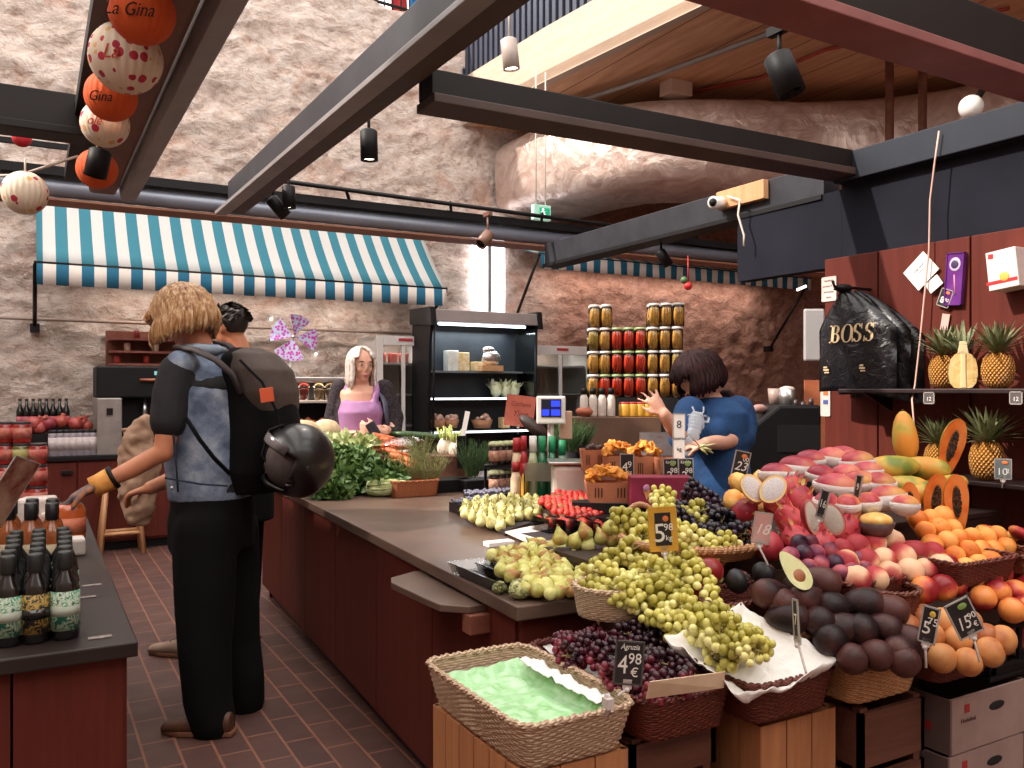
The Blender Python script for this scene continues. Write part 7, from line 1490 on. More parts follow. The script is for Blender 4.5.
# letters in a bold serif built from strokes
def letter(k, ch, o0, ex, ey, n, s_):
    def P(x, y): return o0 + ex * (x * s_ + .12 * y * s_) + ey * (y * s_)
    def bar(x0, y0, x1, y1): k.prism([P(x0, y0), P(x1, y0), P(x1, y1), P(x0, y1)], n * .0015)
    def arc(cx_, cy, rx, ry, a0, a1, w0, w1, m_=14):
        for i in range(m_):
            a, b = R(a0 + (a1 - a0) * i / m_), R(a0 + (a1 - a0) * (i + 1) / m_)
            wa = w0 + (w1 - w0) * abs(math.cos(a)); wb = w0 + (w1 - w0) * abs(math.cos(b))
            k.prism([P(cx_ + (rx - wa) * math.cos(a), cy + (ry - w0 * .7) * math.sin(a)), P(cx_ + rx * math.cos(a), cy + ry * math.sin(a)), P(cx_ + rx * math.cos(b), cy + ry * math.sin(b)), P(cx_ + (rx - wb) * math.cos(b), cy + (ry - w0 * .7) * math.sin(b))], n * .0015)
    if ch == 'B': bar(.12, 0, .30, 1); bar(0, 0, .4, .07); bar(0, .93, .4, 1); arc(.38, .75, .27, .25, -90, 90, .07, .17); arc(.38, .26, .33, .26, -90, 90, .07, .18); bar(.28, .48, .42, .54)
    if ch == 'O': arc(.42, .5, .40, .52, 0, 360, .07, .18, 28)
    if ch == 'S': arc(.34, .74, .27, .27, 20, 235, .07, .17); arc(.34, .26, .29, .27, -160, 70, .07, .17); k.prism([P(.16, .62), P(.30, .50 + .12), P(.56, .42), P(.46, .36)], n * .0015); bar(.56, .72, .62, 1.0); bar(.02, 0, .08, .30)
k = MB(); ey = UP; ex = V((0, -1, 0)); sz = .082
p0 = PX(829, 342, 3.215); zb_ = p0.z - .005
pos = PX(828, 341, 3.215).y; step = (PX(828, 341, 3.215).y - PX(874, 341, 3.215).y) / 4
for i, ch in enumerate('BOSS'): letter(k, ch, V((3.222, pos - i * step * 1.0, zb_)), ex, ey, V((-1, 0, 0)), sz * .98)
mk('lettering', k, GOLD, b1)
for (u, v) in ((862, 368), (826, 370)): p = PX(u, v, 3.238); k = MB().box(p, (.002, .03, .008)).box(p + V((0, .004, .012)), (.002, .02, .008)).box(p - V((0, .004, .012)), (.002, .026, .006)); mk('emblem', k, GOLD, b1)
# ------------------------------------------------------------------ paper lanterns
def dotmat():
    t = NT('lantern_dotted'); v_ = t.N('TexVoronoi'); v_.inputs['Scale'].default_value = 26; v_.inputs['Randomness'].default_value = .55; t.l.new(t.co.outputs['Object'], v_.inputs[0])
    sx = t.N('SeparateColor'); t.l.new(v_.outputs['Color'], sx.inputs[0]); c_ = t.mix(t.math('GREATER_THAN', sx.outputs[0], .68), '#b8304a', '#e0b070')
    t.col(t.mix(t.math('LESS_THAN', v_.outputs['Distance'], t.math('MULTIPLY_ADD', sx.outputs[1], .12, .26)), '#e6d4be', c_)); t.rgh(.8); return t.m
def lantern(u, v, d, r_px, kind, lb, txt=None):
    r_ = r_px * d / FPX; c = PD(u, v, d); o = empty('paper_lantern', c, lb, 'lantern')
    mk('globe', MB().ball(c, r_, 96, 18, fn=lambda p: 1 - .035 * (.5 + .5 * math.cos(24 * math.atan2(p.y, p.x))) * math.sqrt(max(0, 1 - p.z ** 2))), {'o': LORA, 'w': LWHI, 'r': LRED}[kind], o)
    if txt:
        z = -FW.copy(); z.z = -.35; z.normalize(); 
        for (s_, ang, dz) in txt:
            x = RT.copy(); n_ = (-FW - UP * ang).normalized(); y = n_.cross(x).normalized() * 1.0; x = y.cross(n_)
            text('lettering', s_, r_ * .55, Matrix.Translation(c + n_ * r_ * 1.01) @ Matrix((x, y, n_)).transposed().to_4x4() @ Matrix.Rotation(R(-4), 4, 'Z'), mat('ink_black', '#2a1410', r=.8) if kind == 'o' else mat('ink_red', '#c04a30', r=.8), o, shear=.4, sx=.9)
    mk('cord', MB().tube([c + UP * r_ * .95, c + UP * (r_ + .05)], .004, 5), WHCORD, o)
LORA = mat('lantern_orange', '#c84a1c', '#e0602a', r=.8, sc=5); LWHI = dotmat(); LRED = mat('lantern_red', '#b01824', '#c42430', r=.7, sc=5)
lantern(142, 12, 2.3, 32, 'o', 'large orange paper lantern with script lettering at the top edge', [('La Gina', .35, 0), ('La Gina', -.3, 0)])
lantern(126, 58, 2.6, 35, 'w', 'large white dotted paper lantern, below the large orange one', [('La', .2, 0)])
lantern(111, 96, 2.8, 25, 'o', 'middle orange paper lantern with script lettering behind the lit spotlight', [('Gina', .35, 0)])
lantern(105, 124, 3.0, 23, 'w', 'white dotted paper lantern, second largest of the white ones', [('ole', .15, 0)])
lantern(97, 169, 3.4, 19.5, 'o', 'small orange paper lantern, lowest of the orange ones')
lantern(25, 193, 3.3, 21.5, 'w', 'white dotted paper lantern hanging alone at the left edge'); lantern(22, 138, 4.4, 9, 'r', 'small red paper lantern behind the cross beam at left')
tag(mk('ribbon_string', MB().tube([PD(-5, 176, 3.6), PD(20, 175, 3.6), PD(45, 167, 3.6), PD(78, 156, 3.6)], .006, 6), WHCORD), 'white ribbon string running to the lantern at the left edge', 'string')
p = PD(688, 286, 7.0); tag(mk('red_ball', MB().ball(p, .035, 14, 10).tube([p, p + UP * .25], .004, 5), mat('ball_red', '#c42a28', r=.3)), 'small red ball hanging below the right striped awning', 'ornament'); p = PD(684, 280, 7.0); tag(mk('green_ball', MB().ball(p, .03, 14, 10), mat('ball_green', '#4a6a44', r=.4)), 'small green ball beside the red hanging ball', 'ornament')
tag(mk('lamp_tube', MB().tube([PD(797, 290, 9.5), PD(806, 286, 9.5)], .012, 8), LAMPON), 'short bright lamp tube at the right end of the striped awning', 'lamp')
# ------------------------------------------------------------------ boxes and crates at the lower right
CW = mat('carton_grey', '#5c4844', '#6a5550', r=.75, sc=6); CL = mat('carton_pale', '#8c726c', '#9c827a', r=.75, sc=6)
x0, x1, y0, y1 = 2.02, 2.36, 1.33, 1.66
for k_ in range(4):
    z0 = .035 + k_ * .145; o = empty('fruit_carton', (x0, y0, z0), 'fruit cardboard box with red logo at the lower right, %s of the stack' % ('lowest', 'second', 'third', 'topmost')[k_], 'box')
    dx = .01 * (k_ % 2); mk('side_panel', MB().span((x0 + dx, y0, z0), (x0 + dx + .008, y1, z0 + .14)), CW, o); mk('side_panel', MB().span((x1 + dx - .008, y0, z0), (x1 + dx, y1, z0 + .14)), CW, o)
    mk('end_panel', MB().span((x0 + dx + .008, y0, z0), (x1 + dx - .008, y0 + .008, z0 + .14)), CL, o); mk('end_panel', MB().span((x0 + dx + .008, y1 - .008, z0), (x1 + dx - .008, y1, z0 + .14)), CL, o); mk('bottom', MB().span((x0 + dx + .01, y0 + .01, z0 + .001), (x1 + dx - .01, y1 - .01, z0 + .01)), CW, o)
    mk('cutout', MB().span((x0 + dx - .001, y0 + .10, z0 + .105), (x0 + dx, y1 - .02, z0 + .139)), mat('cutout_dark', '#140e0e', r=.9), o)
    hx = (x0 + x1) / 2 + dx + .03; mk('hand_hole', MB().ball((hx, y0 - .001, z0 + .095), (.035, .0015, .012), 14, 6), mat('cutout_dark', '#140e0e'), o)
    mk('logo', MB().box((x0 + dx + .07, y0 - .001, z0 + .11), (.02, .0015, .022)), mat('logo_red', '#a02a2c', r=.7), o); mk('logo', MB().box((x0 + dx - .001, y0 + .06, z0 + .06), (.0015, .02, .022)), mat('logo_red', '#a02a2c', r=.7), o)
    Mx = Matrix.Translation((x0 + dx + .075, y0 - .0015, z0 + .08)) @ Matrix.Rotation(R(90), 4, 'X'); text('lettering', 'Hedelmä', .018, Mx, mat('ink_brown2', '#5a3a36', r=.8), o, ext=.0003)
    Mx = Matrix.Translation((x0 + dx - .0015, y0 + .2, z0 + .055)) @ Matrix.Rotation(R(-90), 4, 'Z') @ Matrix.Rotation(R(90), 4, 'X'); text('lettering', 'Hedelmä', .03, Mx, mat('ink_brown2', '#5a3a36'), o, ext=.0003)
o = empty('plastic_crate', (2.45, 1.4, .6), 'black plastic crate of peaches at the right edge above the cardboard boxes', 'crate'); cx0, cx1 = 2.22, 2.62
mk('frame', MB().span((cx0, 1.34, .635), (cx1, 1.36, .66)).span((cx0, 1.34, .75), (cx1, 1.36, .775)).span((cx0, 1.34, .635), (cx0 + .03, 1.36, .775)).span((cx0, 1.34, .635), (cx0 + .02, 1.6, .66)).span((cx0, 1.34, .75), (cx0 + .02, 1.6, .775)).span((cx0, 1.34, .62), (cx1, 1.6, .634)), BLACK, o, bevel=.004)
for i in range(5): mk('slat', MB().span((cx0 + .07 + i * .07, 1.345, .66), (cx0 + .085 + i * .07, 1.355, .75)), BLACK, o)
for i, (x, y) in enumerate(((2.28, 1.42), (2.36, 1.41), (2.44, 1.42), (2.32, 1.49), (2.41, 1.49), (2.5, 1.44))): inst(PEACH, (x, y, .675), (U(0, 3), U(0, 3), 0), 1.0, 'red peach inside the black plastic crate', 'peaches in the black plastic crate')
mk('crate_support', MB().span((2.38, 1.36, 0), (2.60, 1.6, .618)), BLACK); tag(bpy.data.objects['crate_support'], 'dark box under the black plastic crate at the right edge', 'box')
for i, (u, v) in enumerate(((838, 752), (850, 748), (862, 757), (874, 762), (848, 762), (866, 768))): 
    q = PZ(u, v, .16); inst(APPLE, (q.x, q.y, .165 + .01 * (i % 2)), (U(0, 3), U(0, 3), 0), 1.05, 'dark red apple in the crate at the bottom edge', 'apples in the bottom crate')
q = PZ(856, 760, .12); tag(mk('apple_crate', MB().span((q.x - .17, q.y - .12, .0), (q.x + .13, q.y + .12, .125)), CRATEDARK, bevel=.004), 'low dark crate under the red apples at the bottom edge', 'crate')
# ================================================================== PEOPLE
SKIN = mat('skin_warm', '#be7654', '#cc8866', r=.5, sc=6, sss=.08); SKIN2 = mat('skin_fair', '#d69c84', '#e4b098', r=.5, sc=6, sss=.08)
def limb(m, pts, rs, n=14):
    m.tube(pts, rs, n)
    for p, r_ in zip(pts, rs): m.ball(p, r_ if not isinstance(r_, tuple) else min(r_), 12, 8)
def loft(m, rings, n=24):
    """rings: centre, half width along a, half depth along b, axis a, axis b"""
    vs = []; fs = []; k = len(rings)
    for (c, ra, rb, a, b) in rings:
        for j in range(n): t_ = 2 * PI * j / n; vs.append(V(c) + V(a) * (ra * math.cos(t_)) + V(b) * (rb * math.sin(t_)))
    for i in range(k - 1):
        for j in range(n): a = i * n + j; b = i * n + (j + 1) % n; fs.append((a, b, b + n, a + n))
    fs.append(tuple(range(n))[::-1]); fs.append(tuple(range((k - 1) * n, k * n))); m.add(vs, fs, True)
def hand(m, w, d, nrm, side, s=1.0, curl=.5, spread=.12):
    """w wrist, d direction of the hand, nrm back of the hand, side towards the thumb"""
    w = V(w); d = V(d).normalized(); nrm = V(nrm); nrm = (nrm - d * nrm.dot(d)).normalized(); sd = d.cross(nrm); sd = sd if sd.dot(V(side)) > 0 else -sd
    loft(m, [(w, .024 * s, .018 * s, sd, nrm), (w + d * .03 * s, .032 * s, .017 * s, sd, nrm), (w + d * .07 * s, .040 * s, .014 * s, sd, nrm), (w + d * .092 * s, .038 * s, .011 * s, sd, nrm)], 16)
    for i, (L, off) in enumerate(((.072, .028), (.080, .010), (.074, -.009), (.058, -.027))):
        b = w + d * (.085 - .004 * abs(i - 1)) * s + sd * off * s; dd = (d + sd * spread * (1.5 - i)).normalized(); P = [b - d * .012 * s]; c_ = 0
        P.append(b)
        for j in range(3): c_ += curl * (.55 + .2 * j); P.append(P[-1] + (dd * math.cos(c_) - nrm * math.sin(c_)) * L * (.44, .32, .24)[j] * s)
        m.tube(P, [r_ * s for r_ in (.0095, .0092, .0086, .0078, .006)], 8); m.ball(P[-1], .0065 * s, 8, 6)
    b = w + d * .022 * s + sd * .026 * s; P = [b, b + (sd * .7 + d * .7) * .036 * s, b + (sd * .7 + d * .7) * .036 * s + (sd * .25 + d * .9 - nrm * .35).normalized() * .032 * s, b + (sd * .7 + d * .7) * .036 * s + (sd * .2 + d * .9 - nrm * .5).normalized() * .056 * s]
    m.tube(P, [.013 * s, .0115 * s, .0095 * s, .007 * s], 8); m.ball(P[-1], .0072 * s, 8, 6)
def head(m, c, f, up, s=1.0):
    """skull with jaw, nose, brow, lips, ears; c is the centre of the skull"""
    f = V(f).normalized(); up = V(up); up = (up - f * up.dot(f)).normalized(); r_ = f.cross(up); Q = Matrix((r_, f, up)).transposed(); c = V(c)
    m.ball(c + up * .012 * s, (.075 * s, .094 * s, .088 * s), 24, 16, rot=Q); m.ball(c + f * .028 * s - up * .045 * s, (.056 * s, .060 * s, .062 * s), 20, 14, rot=Q); m.ball(c + f * .062 * s - up * .095 * s, (.026 * s, .022 * s, .02 * s), 14, 10, rot=Q)
    m.ball(c + f * .088 * s - up * .030 * s, (.013 * s, .016 * s, .015 * s), 12, 8, rot=Q); m.tube([c + f * .088 * s + up * .012 * s, c + f * .100 * s - up * .024 * s], [.008 * s, .011 * s], 8)
    m.ball(c + f * .082 * s + up * .022 * s, (.048 * s, .014 * s, .010 * s), 16, 8, rot=Q); m.ball(c + f * .084 * s - up * .064 * s, (.023 * s, .012 * s, .009 * s), 14, 8, rot=Q)
    for q in (-1, 1): m.ball(c + r_ * q * .076 * s - f * .004 * s - up * .012 * s, (.010 * s, .018 * s, .030 * s), 10, 8, rot=Q); m.ball(c + r_ * q * .034 * s + f * .066 * s - up * .030 * s, (.022 * s, .020 * s, .022 * s), 12, 8, rot=Q)
    return Q
def eyes(parent, c, Q, s, iris='#4a3a2c', lips='#a85a50'):
    f = Q @ V((0, 1, 0)); r_ = Q @ V((1, 0, 0)); up = Q @ V((0, 0, 1)); m = MB(); mi = MB(); mb_ = MB()
    for q in (-1, 1):
        p = c + r_ * q * .031 * s + f * .082 * s + up * .002 * s; m.ball(p, (.013 * s, .007 * s, .0065 * s), 12, 8, rot=Q); mi.ball(p + f * .005 * s, (.0048 * s, .004 * s, .0052 * s), 10, 6, rot=Q)
        mb_.tube([p + up * .020 * s - r_ * q * .015 * s + f * .008 * s, p + up * .024 * s + f * .009 * s, p + up * .018 * s + r_ * q * .018 * s], .0032 * s, 6)
    mk('eyes', m, mat('eye_white', '#b8aaa0', r=.7), parent); mk('irises', mi, mat('iris_' + iris[1:], iris, r=.2), parent); mk('eyebrows', mb_, mat('brow_brown', '#4a3428', r=.9), parent)
    mk('lips', MB().ball(c + f * .0945 * s - up * .0635 * s, (.021 * s, .005 * s, .0045 * s), 12, 6, rot=Q).ball(c + f * .094 * s - up * .072 * s, (.018 * s, .005 * s, .005 * s), 12, 6, rot=Q), mat('lips_' + lips[1:], lips, r=.45), parent)
def strands(mb, c, Q, s, n, length, fmin=-1.0, part=0, thick=.011, vol=1.05, vol0=None, flare=.02, front=.055, seedv=5, bare=False):
    """hair locks running from the crown over the skull and falling straight down; leaves the face open"""
    vol0 = vol
    random.seed(seedv); f = Q @ V((0, 1, 0)); r_ = Q @ V((1, 0, 0)); up = Q @ V((0, 0, 1))
    for i in range(n):
        a = 2 * PI * (i + U(-.3, .3)) / n; side = math.sin(a); fr_ = math.cos(a)
        if bare and fr_ > .8: continue
        fro = fr_ > .60; L = length * U(.78, 1.1) if not fro else front * U(.5, 1.0)
        P = []
        for j in range(6):
            ph = R(4 + (88 if not fro else 62) * j / 5) + U(-.03, .03); vol = vol0 * U(.97, 1.04); P.append(c + (r_ * math.sin(ph) * side * .090 * vol + f * math.sin(ph) * fr_ * .106 * vol + up * (math.cos(ph) * .106 * vol + .006)) * s)
        e = P[-1]; 
        for j in range(1, 5): t_ = j / 4; P.append(e + (-UP * L * t_ + (r_ * side + f * fr_) * flare * math.sin(PI * t_ * .8) + V((U(-.003, .003), U(-.003, .003), 0))) * 1.0)
        rr = [thick * x for x in (.5, .8, 1, 1.1, 1.15, 1.15, 1.1, 1.05, .9, .35)]; mb.tube(P, rr, 6)
    random.seed(31)
def twist_ring(c, ra, rb, f, s_): return (c, ra, rb, s_, f)

# ------------------------------------------------------------------ man with backpack
o = empty('person', PD(205, 735, 3.6) * 1.0, 'man with long blond hair, denim vest and black backpack reaching to the bottle counter', 'person'); o.location.z = 0; PLOC[o.name] = o.location.copy(); MANO = o
F_ = (-RT * .93 + FW * .28).normalized(); S_ = UP.cross(F_)                                   # his forward, his left (towards us)
if S_.dot(-FW) < 0: S_ = -S_
hc = PD(184, 316, 3.66); m = MB(); hup = (UP + F_ * .42).normalized(); hf = (F_ - UP * .42).normalized(); Qm = head(m, hc, hf, hup, 1.0)
shL = PD(178, 372, 3.50); shR = PD(210, 366, 3.86); elL = PD(163, 452, 3.42); wrL = PD(100, 484, 3.34); neck = PD(203, 352, 3.68)
limb(m, [neck + UP * -.02, PD(196, 336, 3.67), hc - hup * .02], [.060, .055, .055]); limb(m, [shL, PD(170, 415, 3.45), elL, PD(130, 470, 3.38), wrL], [.056, .050, .043, .036, .027])
limb(m, [shR, PD(205, 440, 3.95), PD(170, 480, 3.85), PD(150, 488, 3.7)], [.055, .046, .038, .03]); loft(m, [(PD(213, 470, 3.66), .13, .15, F_, S_), (PD(205, 380, 3.66), .13, .17, F_, S_)])
hand(m, wrL, (PD(72, 498, 3.30) - wrL), UP * .9 - RT * .1, -FW * .6 + UP * .1 - RT * .2, 1.0, .5); hand(m, PD(150, 488, 3.7), -RT - UP * .3, UP, FW, 1.0, .8)
remesh('body', m, SKIN, o, .0075, 3); eyes(o, hc, Qm, 1.0)
hm = MB(); strands(hm, hc, Qm, 1.0, 120, .115, thick=.0115, vol=1.24, flare=.024, front=.05); strands(hm, hc, Qm, 1.0, 60, .09, thick=.014, vol=1.16, flare=.012, front=.04, seedv=77)
hm.ball(hc + Qm @ V((0, -.014, .022)), (.094, .102, .100), 20, 14, rot=Qm)
t = NT('hair_blond'); mp = t.N('Mapping'); t.l.new(t.co.outputs['Object'], mp.inputs[0]); mp.inputs['Scale'].default_value = (30, 30, 3); t.col(t.ramp(t.noise(3, 4, .6, mp.outputs[0]), (.3, '#74482e'), (.5, '#bc8c5c'), (.7, '#f0d0a8'))); t.rgh(.42); t.bump(t.noise(6, 3, .6, mp.outputs[0]), .4, .006)
HB = t.m; hm2 = MB(); 
mk('hair', hm, HB, o)
# t-shirt sleeve + torso
m = MB(); loft(m, [(PD(214, 490, 3.66), .165, .175, F_, S_), (PD(212, 430, 3.66), .165, .19, F_, S_), (PD(205, 385, 3.66), .17, .205, F_, S_), (PD(202, 362, 3.67), .10, .15, F_, S_), (PD(201, 352, 3.67), .066, .072, F_, S_)])
limb(m, [shL + UP * .0, PD(172, 395, 3.47), PD(168, 422, 3.44)], [.078, .078, .072]); limb(m, [shR, PD(206, 395, 3.88), PD(206, 420, 3.92)], [.075, .073, .068])
TS = mat('tshirt_charcoal', '#1a181b', '#242225', r=.85, sc=12, bump=.2, bs=120); remesh('t_shirt', m, TS, o, .01, 4)
m = MB(); loft(m, [(PD(211, 499, 3.66), .165, .185, F_, S_), (PD(211, 470, 3.66), .178, .195, F_, S_), (PD(209, 430, 3.66), .182, .208, F_, S_), (PD(203, 392, 3.66), .185, .218, F_, S_), (PD(200, 366, 3.67), .135, .19, F_, S_), (PD(201, 350, 3.67), .082, .10, F_, S_), (PD(203, 344, 3.67), .072, .08, F_, S_)]); m.ball(shL + UP * .035 + RT * .02, (.07, .07, .06), 14, 10)
DEN = NT('denim_vest'); a_ = DEN.noise(9, 5, .6); b_ = DEN.noise(160, 2); DEN.col(DEN.mix(DEN.math('MULTIPLY', b_, .4), DEN.ramp(a_, (.33, '#56647c'), (.5, '#8694ac'), (.66, '#bcc6d4')), '#2c3444')); DEN.rgh(.85); DEN.bump(a_, .4, .02); DEN = DEN.m
vest = remesh('denim_vest', m, DEN, o, .01, 4)
mk('seam', MB().tube([PD(163, 385, 3.42), PD(172, 420, 3.40), PD(176, 460, 3.42), PD(178, 492, 3.44)], .004, 6).tube([PD(165, 478, 3.43), PD(200, 484, 3.40), PD(228, 486, 3.44)], .004, 6), mat('denim_seam', '#2c3648', r=.9), vest)
mk('collar', MB().tube([PD(184, 352, 3.56), PD(198, 349, 3.55), PD(214, 350, 3.60), PD(224, 350, 3.7)], [.016, .022, .022, .014], 10), mat('denim_collar', '#8a96a8', '#a0abbb', r=.85, sc=14), vest)
mk('button', MB().ball(PD(172, 488, 3.42), .008, 8, 6), STEEL, vest)
# trousers
m = MB(); LB = S_ * .10
loft(m, [(PD(213, 492, 3.66), .155, .185, F_, S_), (PD(212, 520, 3.66), .17, .195, F_, S_), (PD(212, 548, 3.66), .17, .19, F_, S_)])
limb(m, [PD(205, 530, 3.56), PD(205, 590, 3.53), PD(205, 650, 3.50), PD(208, 700, 3.48), PD(213, 722, 3.47)], [.135, .125, .108, .098, .092]); limb(m, [PD(228, 530, 3.76), PD(232, 590, 3.76), PD(236, 640, 3.76), PD(242, 680, 3.74), PD(244, 700, 3.74)], [.135, .120, .105, .098, .09])
TR_ = mat('trousers_black', '#070607', '#0b0a0b', r=.9, sc=5, bump=.3, bs=12, spec=.2); remesh('trousers', m, TR_, o, .012, 5)
def shoe(parent, heel, toe, mt_, sole, h=.085, w=.045):
    heel = V(heel); toe = V(toe); heel.z = toe.z = 0; d = (toe - heel); L = d.length; d.normalize(); s_ = V((-d.y, d.x, 0)); m = MB()
    loft(m, [(heel + UP * .05 - d * .0, .03, .045, s_, UP), (heel + d * .04 + UP * .055, w * .85, .05, s_, UP), (heel + d * L * .4 + UP * .05, w * .85, .042, s_, UP), (heel + d * L * .7 + UP * .036, w * 1.05, .03, s_, UP), (heel + d * L * .95 + UP * .028, w * .8, .022, s_, UP), (toe + UP * .022, .02, .012, s_, UP)], 18); m.tube([heel + d * .06 + UP * .06, heel + d * .06 + UP * .12], [.042, .04], 14)
    sh = remesh('shoe', m, mt_, parent, .007, 3)
    P = [heel - d * .01 + s_ * .025, heel + d * L * .35 + s_ * w * .8, heel + d * L * .7 + s_ * w * 1.05, heel + d * L * .97 + s_ * w * .5, toe + d * .005, heel + d * L * .97 - s_ * w * .5, heel + d * L * .7 - s_ * w * 1.05, heel + d * L * .35 - s_ * w * .8, heel - d * .01 - s_ * .025]
    mk('sole', MB().prism([p + UP * .003 for p in P], (0, 0, .02)), sole, sh, bevel=.004)
    k = MB()
    for i in range(4): q = heel + d * (L * (.42 + .09 * i)) + UP * (.092 - .012 * i); k.tube([q - s_ * .02, q + UP * .004, q + s_ * .02], .003, 5)
    mk('laces', k, mat('laces', '#6a5040', r=.8), sh)
LEATHER = mat('leather_brown', '#4a2a1c', '#5e3826', r=.5, sc=14); SOLE = mat('sole_brown', '#7c5038', r=.7)
shoe(o, PD(232, 738, 3.44), PD(162, 738, 3.47), LEATHER, SOLE); shoe(o, PD(261, 706, 3.78), PD(200, 708, 3.80), LEATHER, SOLE)
# glove on the left hand
m = MB(); hand(m, wrL, (PD(72, 498, 3.30) - wrL), UP * .9 - RT * .1, -FW * .6 + UP * .1 - RT * .2, 1.22, .5)
gl = remesh('glove', m, mat('glove_grey', '#3a3034', '#6a5a5c', r=.8, sc=20, c3='#c8783c'), o, .005, 2)
mk('cuff', MB().tube([wrL + (elL - wrL).normalized() * .055, wrL, wrL + (PD(72, 498, 3.3) - wrL).normalized() * .03], [.046, .042, .042], 16), mat('cuff_orange', '#c8782c', '#e0a050', r=.7, sc=18), gl)
mk('strap', MB().tube([wrL + (elL - wrL).normalized() * .06, wrL + (elL - wrL).normalized() * .045], .0475, 18), BLACK, gl)
# backpack (a thing of its own)
bp = empty('backpack', PD(262, 420, 3.72), 'black backpack with a brown-grey lid and small orange patch on the man\'s back', 'backpack'); m = MB()
B_ = -F_
loft(m, [(PD(256, 492, 3.68), .09, .13, B_, S_), (PD(257, 470, 3.68), .145, .17, B_, S_), (PD(262, 430, 3.68), .165, .175, B_, S_), (PD(258, 385, 3.68), .150, .165, B_, S_), (PD(250, 357, 3.68), .11, .14, B_, S_), (PD(246, 348, 3.68), .05, .08, B_, S_)])
PACK = mat('pack_black', '#0b0a0c', '#121013', r=.85, sc=6, bump=.35, bs=25, spec=.15); remesh('bag_body', m, PACK, bp, .01, 4)
m = MB(); loft(m, [(PD(276, 412, 3.66), .075, .14, B_, S_), (PD(270, 392, 3.66), .105, .168, B_, S_), (PD(262, 370, 3.66), .115, .168, B_, S_), (PD(254, 354, 3.67), .085, .13, B_, S_), (PD(250, 348, 3.68), .04, .07, B_, S_)]); remesh('lid', m, mat('pack_lid', '#40342f', '#50433d', r=.75, sc=8, bump=.3, bs=30), bp, .009, 4)
mk('patch', MB().box(PD(267, 395, 3.44), (.055, .006, .058), Matrix.Rotation(-TH, 3, 'Z') @ Matrix.Rotation(R(-8), 3, 'Y')), mat('patch_orange', '#b8481f', r=.7), bp, bevel=.002)
mk('shoulder_strap', MB().tube([PD(178, 347, 3.50), PD(196, 350, 3.46), PD(216, 360, 3.44), PD(232, 374, 3.48), PD(240, 392, 3.52)], [(.012, .028)] * 5, 10, up=UP), mat('strap_grey', '#3c3434', '#4a4040', r=.8, sc=20), bp); mk('shoulder_strap', MB().tube([PD(214, 343, 3.78), PD(228, 345, 3.76), PD(240, 355, 3.74)], [(.012, .026)] * 3, 10), mat('strap_grey', '#3c3434'), bp)
mk('side_strap', MB().tube([PD(186, 418, 3.42), PD(200, 440, 3.41), PD(214, 458, 3.43), PD(230, 474, 3.5)], .009, 8), PACK, bp); mk('side_strap', MB().tube([PD(240, 360, 3.5), PD(262, 382, 3.46), PD(280, 418, 3.46), PD(286, 450, 3.5)], .006, 6), PACK, bp)
# helmet
hl = empty('motorcycle_helmet', PD(295, 461, 3.5), 'glossy black motorcycle helmet hanging from the backpack', 'helmet'); c = PD(297, 461, 3.52)
GLOS = mat('helmet_black', '#0a090b', '#131114', r=.35, coat=.25, sc=3)
Qh = frame(UP * .8 + RT * .35 - FW * .1, RT * .72 + FW * .7)
def hfn(q):
    return 1.0
vs = MB(); n = 40; k_ = 26; P = []; fs = []
for j in range(k_ + 1):
    ph = PI * j / k_ * .80
    for i in range(n): a = 2 * PI * i / n; P.append(V((math.sin(ph) * math.cos(a) * .150, math.sin(ph) * math.sin(a) * .135, math.cos(ph) * .150)))
def open_(p): return p.x < -.070 and -.10 < p.z < .045 and abs(p.y) < .11
for j in range(k_):
    for i in range(n):
        a = j * n + i; b = j * n + (i + 1) % n; cc = (P[a] + P[b] + P[a + n] + P[b + n]) / 4
        if not open_(cc): fs.append((a, a + n, b + n, b))
vs.add([c + Qh @ p for p in P], fs, True); sh = mk('shell', vs, GLOS, hl, solid=.016)
mk('lining', MB().ball(c, (.132, .118, .130), 20, 14, rot=Qh), mat('lining_grey', '#3c3232', '#4a3e3c', r=.95, sc=30), hl)
mk('visor', MB().tube([c + Qh @ V((-.125, -.085, .06)), c + Qh @ V((-.155, -.04, .068)), c + Qh @ V((-.162, 0, .07)), c + Qh @ V((-.155, .04, .068)), c + Qh @ V((-.125, .085, .06))], [(.022, .006)] * 5, 8), mat('visor_dark', '#5a5456', r=.15, coat=.6), hl)
mk('vent', MB().box(c + Qh @ V((-.02, -.131, .02)), (.05, .012, .03), Qh), mat('vent_grey', '#3a3638', r=.5), hl, bevel=.004); mk('chin_strap', MB().tube([c + Qh @ V((-.09, -.05, -.06)), PD(262, 455, 3.46), PD(270, 430, 3.46), PD(284, 425, 3.46)], .007, 6), PACK, hl)
# ------------------------------------------------------------------ second man behind
o = empty('person', PD(200, 650, 4.6), 'dark haired man half hidden behind the man with the backpack', 'person'); o.location.z = 0; PLOC[o.name] = o.location.copy()
d0 = 4.55; F2 = (-RT * .9 + FW * .35).normalized(); S2 = UP.cross(F2); S2 = S2 if S2.dot(-FW) > 0 else -S2
hc = PD(230, 326, d0); m = MB(); Q2 = head(m, hc, (F2 - UP * .25), UP + F2 * .25, 1.02)
limb(m, [PD(243, 362, d0), PD(238, 345, d0), hc - UP * .03], [.06, .056, .056]); limb(m, [PD(230, 378, d0 - .18), PD(215, 430, d0 - .22), PD(175, 455, d0 - .2)], [.055, .045, .03]); limb(m, [PD(250, 378, d0 + .18), PD(235, 430, d0 + .22), PD(195, 455, d0 + .15)], [.055, .045, .03])
for q in (0, 1): hand(m, (PD(175, 455, d0 - .2), PD(195, 455, d0 + .15))[q], -RT - UP * .4, UP - RT * .3, FW, 1, .9)
